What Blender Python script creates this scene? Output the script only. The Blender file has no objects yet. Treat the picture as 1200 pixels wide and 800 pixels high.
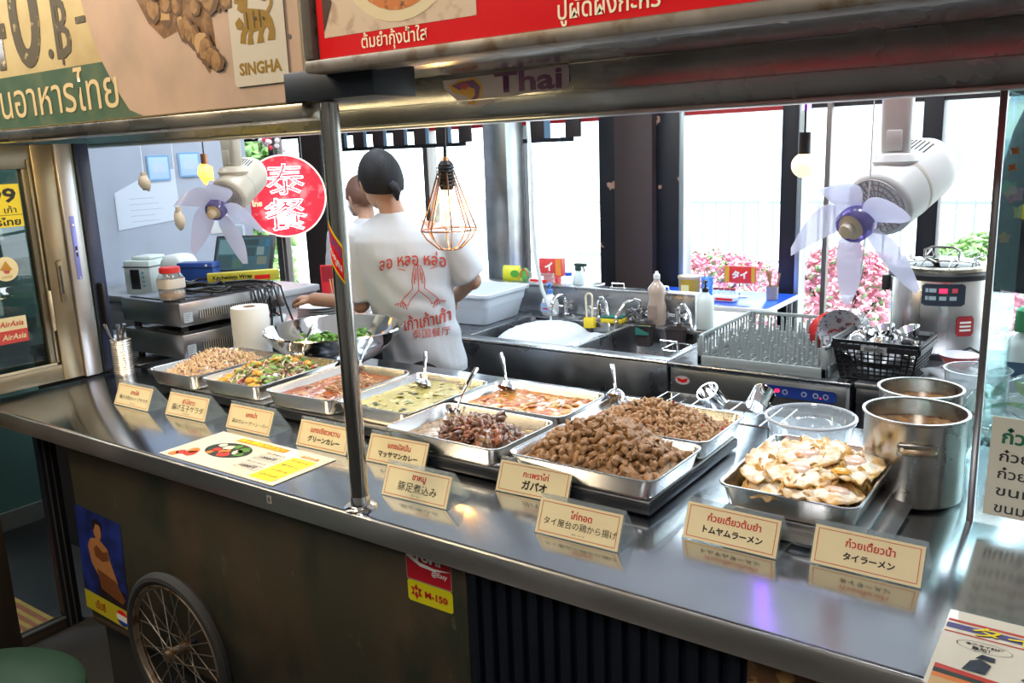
import bpy, bmesh, math, random
from math import sin, cos, pi, radians as R
from mathutils import Vector, Matrix, Euler, noise
from mathutils.bvhtree import BVHTree

# ---------------------------------------------------------------- camera, sky, lights
# Everything is drawn in a drawing unit of 1.2 m, the floor lying at z = 0.2 units.
S = 1.2
def W(x, y, z): return Vector((x*S, y*S, (z-.2)*S))
SC = bpy.context.scene
COL = SC.collection
cam_d = bpy.data.cameras.new('camera'); cam = bpy.data.objects.new('camera', cam_d); COL.objects.link(cam)
yaw, pit, rol = 0.621766, -0.215344, 0.0381447
cam.matrix_world = Matrix.Translation(W(0, 0, 1.53)) @ (Matrix.Rotation(yaw, 4, 'Z') @ Matrix.Rotation(pit, 4, 'X') @ Matrix.Rotation(rol, 4, 'Y') @ Matrix.Rotation(pi/2, 4, 'X'))
cam_d.sensor_width = 36; cam_d.lens = 36*1012.49/1200; cam_d.clip_start = .02
SC.camera = cam
SC.view_settings.view_transform = 'Standard'; SC.view_settings.look = 'None'
SC.view_settings.gamma = 1; SC.view_settings.use_curve_mapping = False
SC.view_settings.exposure = 0.0
world = bpy.data.worlds.new('sky'); SC.world = world; world.use_nodes = True
bg = world.node_tree.nodes['Background']; bg.inputs[0].default_value = (.80, .90, 1, 1); bg.inputs[1].default_value = 7.0

def light(name, kind, loc, energy, color, size=None, aim=None, size_y=None, spot=None, soft=None):
    d = bpy.data.lights.new(name, kind); o = bpy.data.objects.new(name, d); COL.objects.link(o)
    d.energy = energy; d.color = color; o.location = W(*loc)
    if kind == 'AREA':
        d.shape = 'RECTANGLE'; d.size = size*S; d.size_y = (size_y or size)*S
    if soft is not None: d.shadow_soft_size = soft
    if spot: d.spot_size = spot; d.spot_blend = .6
    if aim: o.rotation_euler = (W(*aim)-W(*loc)).to_track_quat('-Z', 'Y').to_euler()
    return o
sun = light('sun', 'SUN', (-3, 12, 12), 7.0, (1, .96, .9), aim=(-1.0, 5.5, 0)); sun.data.angle = R(1.5)
light('kitchen_ceiling_light', 'AREA', (-2.1, 2.2, 2.72), 55, (.82, .91, 1), 1.6, (-2.1, 2.2, 0), .35)
light('kitchen_ceiling_light', 'AREA', (-.2, 2.1, 2.72), 60, (.84, .92, 1), 1.2, (-.2, 2.1, 0), .35)
light('aisle_ceiling_lamp', 'AREA', (-1.9, .2, 2.5), 32, (1, .76, .48), .5, (-1.75, 1.1, .9))
light('aisle_ceiling_lamp', 'AREA', (-.2, -.6, 2.5), 28, (1, .94, .88), .6, (-.5, 1.1, .9))
light('slot_floor_fill', 'AREA', (-2.95, .7, 2.6), 60, (.9, .95, 1), .4, (-2.95, .9, .2))  # added fill, brightens the floor and mat behind the glass slot
# serving lamps fixed under the stainless canopy
light('canopy_strip_light', 'AREA', (-1.75, 1.12, 1.67), 7, (1, .78, .42), 1.2, (-1.75, 1.2, .9), .03)

# ---------------------------------------------------------------- materials
def lin(c):
    if isinstance(c, str):
        c = [int(c[i:i+2], 16)/255 for i in (0, 2, 4)]
        c = [v/12.92 if v <= .04045 else ((v+.055)/1.055)**2.4 for v in c]
    return (c[0], c[1], c[2], 1)
MATS = {}
def mat(name, col, rough=.5, metal=0., noise_=None, bump=None, emit=None, alpha=1, trans=0, coat=0, sss=0, stretch=None, spec=None, rnoise=None, attr=None):
    if name in MATS: return MATS[name]
    m = bpy.data.materials.new(name); m.use_nodes = True; MATS[name] = m
    nt = m.node_tree; b = nt.nodes['Principled BSDF']; L = nt.links.new
    b.inputs['Base Color'].default_value = lin(col); b.inputs['Roughness'].default_value = rough
    b.inputs['Metallic'].default_value = metal; b.inputs['Coat Weight'].default_value = coat
    if spec is not None: b.inputs['Specular IOR Level'].default_value = spec
    if sss:
        b.inputs['Subsurface Weight'].default_value = sss; b.inputs['Subsurface Radius'].default_value = (.01, .005, .003)
    b.inputs['Alpha'].default_value = alpha; b.inputs['Transmission Weight'].default_value = trans
    if emit:
        b.inputs['Emission Color'].default_value = lin(emit[0]); b.inputs['Emission Strength'].default_value = emit[1]
    tc = nt.nodes.new('ShaderNodeTexCoord'); mp = nt.nodes.new('ShaderNodeMapping'); L(tc.outputs['Object'], mp.inputs[0])
    if stretch: mp.inputs['Scale'].default_value = stretch
    if noise_:      # list of (scale, colour, lo, hi)
        prev = None
        for k, (sc, c2, lo, hi) in enumerate(noise_):
            n = nt.nodes.new('ShaderNodeTexNoise'); n.inputs['Scale'].default_value = sc; n.inputs['Detail'].default_value = 5
            L(mp.outputs[0], n.inputs['Vector'])
            r = nt.nodes.new('ShaderNodeMapRange'); r.inputs[1].default_value = lo; r.inputs[2].default_value = hi
            L(n.outputs[0], r.inputs[0])
            mx = nt.nodes.new('ShaderNodeMix'); mx.data_type = 'RGBA'; mx.clamp_factor = True
            L(r.outputs[0], mx.inputs[0]); mx.inputs[7].default_value = lin(c2)
            if prev: L(prev, mx.inputs[6])
            else: mx.inputs[6].default_value = lin(col)
            prev = mx.outputs[2]
        L(prev, b.inputs['Base Color'])
    if attr:        # colour attribute drives a mix to a second colour
        a = nt.nodes.new('ShaderNodeAttribute'); a.attribute_name = 'tone'
        mx = nt.nodes.new('ShaderNodeMix'); mx.data_type = 'RGBA'; L(a.outputs['Fac'], mx.inputs[0]); mx.inputs[7].default_value = lin(attr)
        if noise_: L(prev, mx.inputs[6])
        else: mx.inputs[6].default_value = lin(col)
        L(mx.outputs[2], b.inputs['Base Color'])
    if rnoise:
        n = nt.nodes.new('ShaderNodeTexNoise'); n.inputs['Scale'].default_value = rnoise[0]; n.inputs['Detail'].default_value = 4
        L(mp.outputs[0], n.inputs['Vector'])
        r = nt.nodes.new('ShaderNodeMapRange'); r.inputs[1].default_value = .3; r.inputs[2].default_value = .7
        r.inputs[3].default_value = rnoise[1]; r.inputs[4].default_value = rnoise[2]
        L(n.outputs[0], r.inputs[0]); L(r.outputs[0], b.inputs['Roughness'])
    if bump:
        n = nt.nodes.new('ShaderNodeTexNoise'); n.inputs['Scale'].default_value = bump[0]; n.inputs['Detail'].default_value = 4
        L(mp.outputs[0], n.inputs['Vector'])
        bn = nt.nodes.new('ShaderNodeBump'); bn.inputs['Strength'].default_value = bump[1]; bn.inputs['Distance'].default_value = .004
        L(n.outputs[0], bn.inputs['Height']); L(bn.outputs[0], b.inputs['Normal'])
    return m
def glass(name, tint, refl=.5, rough=.0, diff=None):
    """thin clear sheet: tinted see-through with a Fresnel reflection, and a little haze of its own"""
    if name in MATS: return MATS[name]
    m = bpy.data.materials.new(name); m.use_nodes = True; MATS[name] = m
    nt = m.node_tree; nt.nodes.clear(); L = nt.links.new; N = nt.nodes.new
    out = N('ShaderNodeOutputMaterial'); t = N('ShaderNodeBsdfTransparent'); t.inputs[0].default_value = (*tint, 1)
    g = N('ShaderNodeBsdfGlossy'); g.inputs['Roughness'].default_value = rough
    f = N('ShaderNodeLayerWeight'); pw = N('ShaderNodeMath'); pw.operation = 'POWER'; pw.inputs[1].default_value = 4.5; L(f.outputs['Facing'], pw.inputs[0])   # same on both faces of the sheet
    mu = N('ShaderNodeMath'); mu.operation = 'MULTIPLY_ADD'; mu.inputs[1].default_value = refl*.9; mu.inputs[2].default_value = refl*.07; L(pw.outputs[0], mu.inputs[0])
    base = t.outputs[0]
    if diff:
        d = N('ShaderNodeBsdfTranslucent'); d.inputs[0].default_value = (*diff[0], 1)
        d2 = N('ShaderNodeBsdfDiffuse'); d2.inputs[0].default_value = (*diff[0], 1)
        a = N('ShaderNodeMixShader'); a.inputs[0].default_value = .5; L(d.outputs[0], a.inputs[1]); L(d2.outputs[0], a.inputs[2])
        x = N('ShaderNodeMixShader'); x.inputs[0].default_value = diff[1]; L(t.outputs[0], x.inputs[1]); L(a.outputs[0], x.inputs[2]); base = x.outputs[0]
    mx = N('ShaderNodeMixShader'); L(mu.outputs[0], mx.inputs[0]); L(base, mx.inputs[1]); L(g.outputs[0], mx.inputs[2]); L(mx.outputs[0], out.inputs[0])
    return m
steel = mat('steel', (.66, .64, .61), .34, 1, rnoise=(5, .28, .40))
steel_counter = mat('counter_steel', (.58, .61, .655), .2, 1, rnoise=(3, .12, .19), noise_=[(5, (.50, .53, .58), .35, .7)])
steel_dark = mat('steel_dark', (.30, .30, .31), .35, 1, rnoise=(8, .26, .5))
chrome = mat('chrome', (.78, .78, .78), .08, 1)
pan_steel = mat('pan_steel', (.66, .65, .63), .24, 1, rnoise=(5, .20, .28))
canopy_steel = mat('canopy_steel', (.46, .46, .45), .22, .9, rnoise=(4, .16, .34), noise_=[(3, (.34, .34, .34), .4, .7)])
black_plastic = mat('black_plastic', (.012, .012, .014), .4)
black_metal = mat('black_metal', (.016, .018, .024), .45, .3)
white_plastic = mat('white_plastic', (.72, .73, .73), .35, sss=.1)
cream_plastic = mat('cream_plastic', (.60, .56, .47), .4)
grey_plastic = mat('grey_plastic', (.26, .29, .28), .45)
acrylic = glass('acrylic', (.93, .95, .95), .8, .02, ((.8, .85, .88), .12))
clear_plastic = glass('clear_plastic', (.92, .94, .95), 1.0, .04, ((.75, .8, .83), .24))
window_glass = glass('window_glass', (.95, .98, .97), .5)
green_glass = glass('green_glass', (.80, .93, .92), .5, .01, ((.60, .85, .86), .07))
dark_glass = glass('dark_glass', (.50, .56, .52), 1.0, .01)
rubber = mat('rubber', (.02, .02, .019), .75)
def flatc(n, c, r=.45, **k): return mat(n, c, r, **k)
red_print = flatc('red_print', 'E01518'); black_print = flatc('black_print', '171512'); cream_card = flatc('cream_card', 'EFE6C4')
yellow_print = flatc('yellow_print', 'F0DC1E'); white_print = flatc('white_print', 'EDEBE2'); green_print = flatc('green_print', '17694A')
blue_print = flatc('blue_print', '16339A'); purple_print = flatc('purple_print', '5A2563'); gold_print = flatc('gold_print', 'B98A16')

# ---------------------------------------------------------------- mesh helpers
def rr(w, d, r, n=4):
    """rounded rectangle outline, counter-clockwise"""
    r = min(r, w/2-1e-5, d/2-1e-5); pts = []
    for cx, cy, a0 in ((w/2-r, d/2-r, 0), (-w/2+r, d/2-r, pi/2), (-w/2+r, -d/2+r, pi), (w/2-r, -d/2+r, 1.5*pi)):
        for k in range(n+1):
            a = a0+pi/2*k/n; pts.append((cx+r*cos(a), cy+r*sin(a)))
    return pts
def circ(r, n=24, ry=None, ph=0): return [(r*cos(2*pi*k/n+ph), (ry or r)*sin(2*pi*k/n+ph)) for k in range(n)]
class MB:
    def __init__(s): s.v = []; s.f = []; s.m = []; s.cur = 0; s.M = Matrix.Identity(4); s.tone = None
    def at(s, loc=(0, 0, 0), rot=(0, 0, 0), sc=(1, 1, 1)):
        s.M = Matrix.Translation(loc) @ Euler(rot).to_matrix().to_4x4() @ Matrix.Diagonal((*sc, 1)); return s
    def add(s, vs, fs):
        o = len(s.v); s.v += [s.M @ Vector(p) for p in vs]
        for f in fs: s.f.append([i+o for i in f]); s.m.append(s.cur)
        return s
    def box(s, a, b, bev=0):
        (x0, y0, z0), (x1, y1, z1) = a, b
        if bev:
            bev = min(bev, abs(z1-z0)/2.01)
            w, d = x1-x0, y1-y0; c = ((x0+x1)/2, (y0+y1)/2)
            secs = []
            for z, ins in ((z0, bev), (z0+bev*.3, bev*.3), (z0+bev, 0), (z1-bev, 0), (z1-bev*.3, bev*.3), (z1, bev)):
                secs.append([(c[0]+x, c[1]+y, z) for x, y in rr(w-2*ins, d-2*ins, max(bev, .0003), 2)])
            return s.loft(secs)
        v = [(x, y, z) for z in (z0, z1) for x, y in ((x0, y0), (x1, y0), (x1, y1), (x0, y1))]
        return s.add(v, [(3, 2, 1, 0), (4, 5, 6, 7), (0, 1, 5, 4), (1, 2, 6, 5), (2, 3, 7, 6), (3, 0, 4, 7)])
    def loft(s, secs, cap0=True, cap1=True, closed=True):
        n = len(secs[0]); vs = [p for q in secs for p in q]; fs = []
        for i in range(len(secs)-1):
            for k in range(n if closed else n-1):
                a, b = i*n+k, i*n+(k+1) % n; fs.append((a, b, b+n, a+n))
        if cap0: fs.append(tuple(reversed(range(n))))
        if cap1: fs.append(tuple((len(secs)-1)*n+k for k in range(n)))
        return s.add(vs, fs)
    def lathe(s, prof, n=24, cap0=False, cap1=False):
        return s.loft([[(max(r, 1e-5)*cos(2*pi*k/n), max(r, 1e-5)*sin(2*pi*k/n), z) for k in range(n)] for r, z in prof], cap0, cap1)
    def cyl(s, a, b, r, r2=None, n=12): return s.tube([a, b], [r, r if r2 is None else r2], n)
    def tube(s, pts, r, n=8, closed=False):
        pts = [Vector(p) for p in pts]; N = len(pts); rs = r if isinstance(r, (list, tuple)) else [r]*N
        secs = []; up = None
        for i, p in enumerate(pts):
            if closed: t = pts[(i+1) % N]-pts[i-1]
            else: t = pts[min(i+1, N-1)]-pts[max(i-1, 0)]
            t.normalize()
            if up is None: up = t.orthogonal().normalized()
            up = (up-t*up.dot(t)); up = up.normalized() if up.length > 1e-6 else t.orthogonal().normalized()
            w = t.cross(up)
            secs.append([p+(up*cos(2*pi*k/n)+w*sin(2*pi*k/n))*rs[i] for k in range(n)])
        if closed:
            secs.append(secs[0]); return s.loft(secs, False, False)
        return s.loft(secs)
    def ell(s, c, r, n=12, m=8):
        r = (r, r, r) if isinstance(r, (int, float)) else r
        return s.loft([[(c[0]+r[0]*sin(pi*j/m)*cos(2*pi*k/n), c[1]+r[1]*sin(pi*j/m)*sin(2*pi*k/n), c[2]-r[2]*cos(pi*j/m)) for k in range(n)] for j in [.02]+list(range(1, m))+[m-.02]])
    def poly(s, pts, y=0.):         # flat print in the x-z plane, facing -y
        return s.add([(x, y, z) for x, z in pts], [tuple(range(len(pts)))])
    def ring(s, pts, w, y=0.):      # flat outline of width w round a convex polygon
        n = len(pts); cx = sum(p[0] for p in pts)/n; cz = sum(p[1] for p in pts)/n; inn = []
        for x, z in pts:
            l = math.hypot(x-cx, z-cz); inn.append((x-(x-cx)/l*w, z-(z-cz)/l*w))
        return s.add([(x, y, z) for x, z in list(pts)+inn], [(k, (k+1) % n, n+(k+1) % n, n+k) for k in range(n)])
    def frame(s, x0, z0, x1, z1, w, y=0.):
        for a, b in (((x0, z0), (x1, z0+w)), ((x0, z1-w), (x1, z1)), ((x0, z0+w), (x0+w, z1-w)), ((x1-w, z0+w), (x1, z1-w))):
            s.poly([(a[0], a[1]), (b[0], a[1]), (b[0], b[1]), (a[0], b[1])], y)
        return s
    def rect(s, x0, z0, x1, z1, y=0.): return s.poly([(x0, z0), (x1, z0), (x1, z1), (x0, z1)], y)
    def mesh(s, name, mats, smooth=35):
        me = bpy.data.meshes.new(name); me.from_pydata([(p[0]*S, p[1]*S, p[2]*S) for p in s.v], [], s.f)
        for m in (mats if isinstance(mats, (list, tuple)) else [mats]): me.materials.append(m)
        if max(s.m, default=0): me.polygons.foreach_set('material_index', s.m)
        if s.tone:
            a = me.attributes.new('tone', 'FLOAT', 'POINT'); a.data.foreach_set('value', s.tone)
        if smooth:
            me.polygons.foreach_set('use_smooth', [True]*len(me.polygons)); me.set_sharp_from_angle(angle=R(smooth))
        me.update(); return me
    def build(s, name, mats, parent=None, loc=(0, 0, 0), rot=(0, 0, 0), smooth=35):
        return link(name, s.mesh(name, mats, smooth), parent, loc, rot)
def link(name, me, parent=None, loc=(0, 0, 0), rot=(0, 0, 0)):
    o = bpy.data.objects.new(name, me); COL.objects.link(o)
    if parent: o.parent = parent; o.location = Vector(loc)*S
    else: o.location = W(*loc)
    o.rotation_euler = rot; return o
WLD = (0, 0, 0)     # geometry given in world drawing units and parentless: origin at (0,0,0)
def tag(o, label=None, cat=None, group=None, kind=None):
    if label: o['label'] = label
    if cat: o['category'] = cat
    if group: o['group'] = group
    if kind: o['kind'] = kind
    return o
def thing(name, label, cat, loc=(0, 0, 0), rot=(0, 0, 0), group=None):
    o = bpy.data.objects.new(name, None); COL.objects.link(o); o.empty_display_size = .05
    o.location = W(*loc); o.rotation_euler = rot if isinstance(rot, (tuple, list, Euler)) else (0, 0, rot)
    return tag(o, label, cat, group)
def struct(o): o['kind'] = 'structure'; return o
def copy_tree(o, parent=None):
    c = o.copy(); COL.objects.link(c)
    if parent: c.parent = parent
    for ch in list(o.children): copy_tree(ch, c)
    return c
def remeshed(mb, name, mats, voxel, parent=None, loc=(0, 0, 0), rot=(0, 0, 0), smooth_it=2, disp=None):
    me = mb.mesh(name, mats, 0); o = bpy.data.objects.new('tmp', me); COL.objects.link(o)
    m = o.modifiers.new('r', 'REMESH'); m.mode = 'VOXEL'; m.voxel_size = voxel*S
    if smooth_it:
        m = o.modifiers.new('s', 'SMOOTH'); m.iterations = smooth_it; m.factor = .6
    dg = bpy.context.evaluated_depsgraph_get(); new = bpy.data.meshes.new_from_object(o.evaluated_get(dg))
    bpy.data.objects.remove(o); new.name = name
    if disp:
        for v in new.vertices: v.co = v.co+Vector(disp(v.co/S, v.normal))*S
    if not new.materials:
        for q in (mats if isinstance(mats, (list, tuple)) else [mats]): new.materials.append(q)
    new.polygons.foreach_set('use_smooth', [True]*len(new.polygons))
    return link(name, new, parent, loc, rot)
def text_mesh(s, h, bold=0., res=2, outline=0., spacing=1.0):
    c = bpy.data.curves.new('t', 'FONT'); c.body = s; c.size = 1; c.resolution_u = res; c.offset = bold; c.space_character = spacing
    if outline: c.fill_mode = 'NONE'; c.bevel_depth = outline; c.bevel_resolution = 1
    o = bpy.data.objects.new('t', c); COL.objects.link(o)
    dg = bpy.context.evaluated_depsgraph_get(); me = bpy.data.meshes.new_from_object(o.evaluated_get(dg))
    bpy.data.objects.remove(o); bpy.data.curves.remove(c); return me
def txt(s, parent, mat_, x, z, w=None, h=None, y=-.0006, bold=.012, res=2, name='lettering', roll=0, shear=0, outline=0., yrad=None):
    """lettering in the x-z plane of its parent, centred on x, z, scaled to width w and/or height h (drawing units)"""
    me = text_mesh(s, 1, bold, res, outline)
    if len(me.vertices) == 0: return None
    xs = [v.co.x for v in me.vertices]; ys = [v.co.y for v in me.vertices]
    cx, cy = (min(xs)+max(xs))/2, (min(ys)+max(ys))/2; ww, hh = max(xs)-min(xs), max(ys)-min(ys)
    kx = w/ww if w else h/hh; ky = h/hh if h else kx
    for v in me.vertices:
        px, pz, pd = (v.co.x-cx)*kx, (v.co.y-cy)*ky, v.co.z*ky; px += shear*pz
        px, pz = px*cos(roll)-pz*sin(roll), px*sin(roll)+pz*cos(roll)
        v.co = (S*(x+px), S*(y-pd), S*(z+pz))
    me.materials.clear(); me.materials.append(mat_); me.name = name
    o = link(name, me, parent); return o
def scatter(name, bases, n, place, mats, parent=None, smooth=80, loc=(0, 0, 0)):
    """n small pieces of the base meshes [(verts, faces)], joined; place(i) -> (matrix, base index, material index)"""
    mb = MB()
    for i in range(n):
        r = place(i)
        if r is None: continue
        M, bi, mi = r; mb.M = M; mb.cur = mi; mb.add(*bases[bi])
    return mb.build(name, mats, parent, loc, smooth=smooth)
def ico(sub=1):
    bm = bmesh.new(); bmesh.ops.create_icosphere(bm, subdivisions=sub, radius=1)
    r = ([tuple(v.co) for v in bm.verts], [tuple(v.index for v in f.verts) for f in bm.faces]); bm.free(); return r
def lump(seed, sub=2, amt=.35, sc=(1, 1, 1), bend=0, freq=1.3):
    vs, fs = ico(sub); out = []
    for p in vs:
        q = Vector(p); d = 1+amt*noise.noise(q*freq+Vector((seed*7.3, seed, 3))); q = q*d
        q = Vector((q.x*sc[0], q.y*sc[1], q.z*sc[2])); q.y += bend*q.x*q.x; out.append(tuple(q))
    return out, fs
def TRS(loc, rot=(0, 0, 0), sc=1):
    sc = (sc, sc, sc) if isinstance(sc, (int, float)) else sc
    return Matrix.Translation(loc) @ Euler(rot).to_matrix().to_4x4() @ Matrix.Diagonal((*sc, 1))
def arc(c, r, a0, a1, n, plane='xz'):
    P = []
    for k in range(n+1):
        a = a0+(a1-a0)*k/n; u, v = r*cos(a), r*sin(a)
        P.append({'xz': (c[0]+u, c[1], c[2]+v), 'xy': (c[0]+u, c[1]+v, c[2]), 'yz': (c[0], c[1]+u, c[2]+v)}[plane])
    return P
# ---------------------------------------------------------------- the setting
floor_m = mat('floor_tile', (.045, .045, .045), .5, noise_=[(2, (.03, .03, .032), .4, .6)])
wall_dark = mat('wall_dark', (.03, .045, .055), .6); wall_white = mat('wall_white', (.40, .45, .54), .5, noise_=[(2, (.34, .39, .49), .4, .7)])
ceil_m = mat('ceiling_paint', (.62, .64, .67), .8); wall_grey = mat('wall_grey', (.6, .59, .57), .8)
struct(MB().box((-8, -2.6, .12), (2.3, 4.25, .2)).build('floor', floor_m, smooth=0))
struct(MB().box((-8, -2.6, 2.8), (2.3, 4.3, 2.88)).build('ceiling', ceil_m, smooth=0))
struct(MB().box((-8, -2.7, .12), (2.3, -2.6, 2.88)).build('wall_front', mat('wall_brown', (.40, .38, .36), .8), smooth=0))
struct(MB().box((2.3, -2.6, .12), (2.4, 4.3, 2.88)).build('wall_right', wall_grey, smooth=0))
struct(MB().box((-8.1, -2.6, .12), (-8, 4.3, 2.88)).build('wall_left', wall_dark, smooth=0))
struct(MB().box((-3.66, 1.93, .2), (-3.6, 2.82, 2.8)).build('wall_side', wall_white, smooth=0))
struct(MB().box((-3.46, -.6, .2), (-3.4, 1.84, 2.8)).build('wall_partition', wall_dark, smooth=0))
struct(MB().box((-3.4, -.6, .2), (-3.36, 1.84, .27)).build('baseboard_left', mat('kerb', (.22, .24, .24), .7), smooth=0))
struct(MB().box((-8, 4.16, 2.62), (2.3, 4.26, 2.8)).build('wall_back', wall_grey, smooth=0))
# window wall
win = thing('window_1', None, None, (-2, 4.2, .2)); win['kind'] = 'structure'
black_peel = mat('black_peeling_paint', (.010, .012, .018), .4, noise_=[(9, (.5, .30, .22), .655, .67)])
alu = mat('aluminium', (.42, .50, .52), .35, .8); brown = mat('brown_post', (.060, .042, .040), .6); grey_steel = mat('grey_post', (.22, .20, .19), .4, .7)
mull = [(-5.06, -5.00, grey_steel, 0), (-4.74, -4.53, brown, 0), (-4.52, -4.41, alu, 0), (-3.61, -3.57, grey_steel, 0), (-2.99, -2.88, black_metal, 0),
        (-2.36, -2.24, black_peel, 0), (-2.24, -2.02, brown, .05), (-2.02, -1.89, black_peel, 0), (-1.89, -1.862, alu, .01), (-1.37, -1.29, black_metal, 0), (-1.29, -1.265, alu, .01),
        (-.76, -.68, black_metal, 0), (-.05, 0, black_metal, 0), (.7, .78, black_metal, 0), (1.6, 1.68, black_metal, 0)]
for x0, x1, m, pr in mull:
    MB().box((x0+2, -.04-pr, 0), (x1+2, .05, 2.42), .004).build('mullion', m, win)
xs = [-8]+[v for x0, x1, *_ in mull for v in (x0, x1)]+[2.3]
for a, b in zip(xs[::2], xs[1::2]):
    if b-a > .03: MB().box((a+2, .0, .05), (b+2, .008, 2.42)).build('pane', window_glass, win, smooth=0)
MB().box((-6, -.05, 0), (4.3, .06, .06)).build('bottom_rail', black_metal, win, smooth=0)
for a, b in zip(xs[::2], xs[1::2]):
    if b-a > .03: MB().box((a+2, -.03, 1.478), (b+2, .04, 1.535)).build('transom', black_metal if a > -1.27 or a < -4 else flatc('transom_red', 'A81018', .4), win, smooth=0)
MB().box((.85, -.1, .0), (.873, -.06, 2.55), .004).build('post', grey_steel, win)       # thin steel post just inside
# stainless column at the end of the sink run
struct(MB().box((-2.46, 3.26, .2), (-2.33, 3.40, 2.8), .006).build('trim_1', mat('column_steel', (.42, .44, .44), .28, 1, noise_=[(6, (.30, .31, .31), .4, .65)]))) 
struct(MB().box((-3.60, 3.0, .2), (-3.575, 3.03, 2.8)).build('trim_2', grey_steel, smooth=0))

# glass door wall at the left end of the counter
brass = mat('bronze_frame', (.30, .24, .15), .38, .85, noise_=[(4, (.2, .155, .10), .4, .7)])
dwall = thing('door_1', None, None, (-2.47, 1.0, .2)); dwall['kind'] = 'structure'
def dbox(name, y0, z0, y1, z1, m, x0=-.02, x1=.01, bev=.002): return MB().box((x0, y0-1, z0-.2), (x1, y1-1, z1-.2), bev).build(name, m, dwall)
dbox('lower_stile', .70, .2, .985, .885, mat('dark_brown_frame', (.05, .035, .022), .5)); dbox('lower_stile', 1.112, .2, 1.16, .885, black_metal)
dbox('lower_bead', 1.122, .2, 1.127, .885, grey_steel, .010, .013, .0005); dbox('lower_bead', 1.140, .2, 1.144, .885, grey_steel, .010, .013, .0005)
dbox('lower_rail', .985, .2, 1.112, .235, mat('dark_brown_frame', (0, 0, 0))); dbox('lower_pane', .985, .235, 1.112, .885, glass('slot_glass', (.75, .8, .82), .5), -.008, -.004, .0005)
dbox('lower_bead', .985, .233, 1.112, .24, alu, .010, .014, .0005)
dbox('bottom_rail', .1, .938, 1.24, .985, brass, -.02, .012, .003); dbox('rail_lip', .1, .985, 1.20, .992, mat('brass_light', (.55, .46, .32), .4, .8), .006, .012, .001)
dbox('stile', 1.212, .938, 1.272, 1.60, brass, -.02, .014, .003); dbox('inner_stile', 1.185, .992, 1.212, 1.56, mat('bronze_dark', (.16, .14, .10), .4, .8), -.02, .006, .002)
dbox('stile_bead', 1.20, .992, 1.206, 1.56, brass, .006, .012, .001)
dbox('upper_rail', .1, 1.535, 1.212, 1.60, mat('bronze_dark', (0, 0, 0)), -.02, .008, .002)
dbox('pane', .1, .985, 1.19, 1.54, dark_glass, -.008, -.004, .0005)
dbox('lock_stile', 1.274, .935, 1.318, 1.60, mat('satin_aluminium', (.52, .50, .50), .35, .8), -.03, .022, .003)
lk = dbox('lock_plate', 1.288, 1.22, 1.302, 1.40, mat('lock_blue', (.25, .28, .75), .35, .4), .022, .0245, .0008)
MB().box((.0245, .293, 1.085), (.0255, .298, 1.115)).build('keyhole', black_plastic, lk, smooth=0); 
for z in (1.375, 1.225, 1.30): MB().cyl((.024, .295, z-.2), (.0265, .295, z-.2), .003).build('screw', chrome, lk)
ps = dbox('pull_slot', 1.236, 1.16, 1.252, 1.28, brass, .014, .018, .003)
MB().box((.018, .241, .985), (.0188, .247, 1.065)).build('slot', black_plastic, ps, smooth=0)
dbox('handle_bar', 1.199, 1.085, 1.209, 1.20, mat('brass_light', (0, 0, 0)), .012, .022, .003)
dbox('edge_strip', 1.319, .935, 1.330, 1.60, alu, -.03, .012, .001); dbox('edge_strip', 1.331, .935, 1.338, 1.60, black_metal, -.03, .018, .001)
dbox('dark_leaf', 1.338, .935, 1.385, 1.60, mat('navy_leaf', (.022, .03, .07), .35, noise_=[(5, (.03, .045, .12), .4, .7)]), -.035, .0, .002)
hb = dbox('leaf_handle', 1.352, 1.06, 1.362, 1.20, black_plastic, .0, .03, .004)

# shelf of bottles seen through the dark glass door
sh = thing('bottle_shelf', 'dark wall shelf of bottles behind the bronze framed glass door', 'shelf', (-3.25, 1.35, 1.02))
for z in (0, .26): MB().box((-.12, -.55, z), (.12, .26, z+.015)).build('shelf_board', mat('shelf_teal', (.05, .12, .13), .3), sh, smooth=0)
MB().box((-.14, -.55, -.8), (-.125, .26, .55)).build('back_board', mat('shelf_back', (.10, .22, .22), .6), sh, smooth=0)
for k, (y, z, c, l) in enumerate([(1.0, 1.035, (.25, .45, .4), 'pale green glass bottle nearest the door frame on lower dark shelf'), (1.17, 1.035, (.45, .28, .08), 'amber bottle in the middle of the lower dark shelf'), (1.38, 1.035, (.5, .55, .55), 'clear bottle right of the amber one on the lower dark shelf'), (1.1, 1.295, (.35, .5, .5), 'pale glass bottle on the upper dark shelf behind yellow sign'), (1.42, 1.295, (.6, .6, .55), 'white bottle at right end of the upper dark shelf')]):
    t = thing('bottle', l, 'bottle', (-3.22, y, z)); r = .032
    MB().lathe([(0, 0), (r, .002), (r, .12), (r*.4, .16), (r*.36, .19)], 16).build('body', mat('bottle_%d' % k, c, .1, coat=.5), t); MB().lathe([(r*.42, .185), (r*.42, .205), (0, .206)], 12).build('cap', mat('cap_silver', (.6, .6, .6), .3, .8), t)

def board(name, label, cat, loc, rot=(0, 0, 0)): return thing(name, label, cat, loc, rot)
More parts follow.
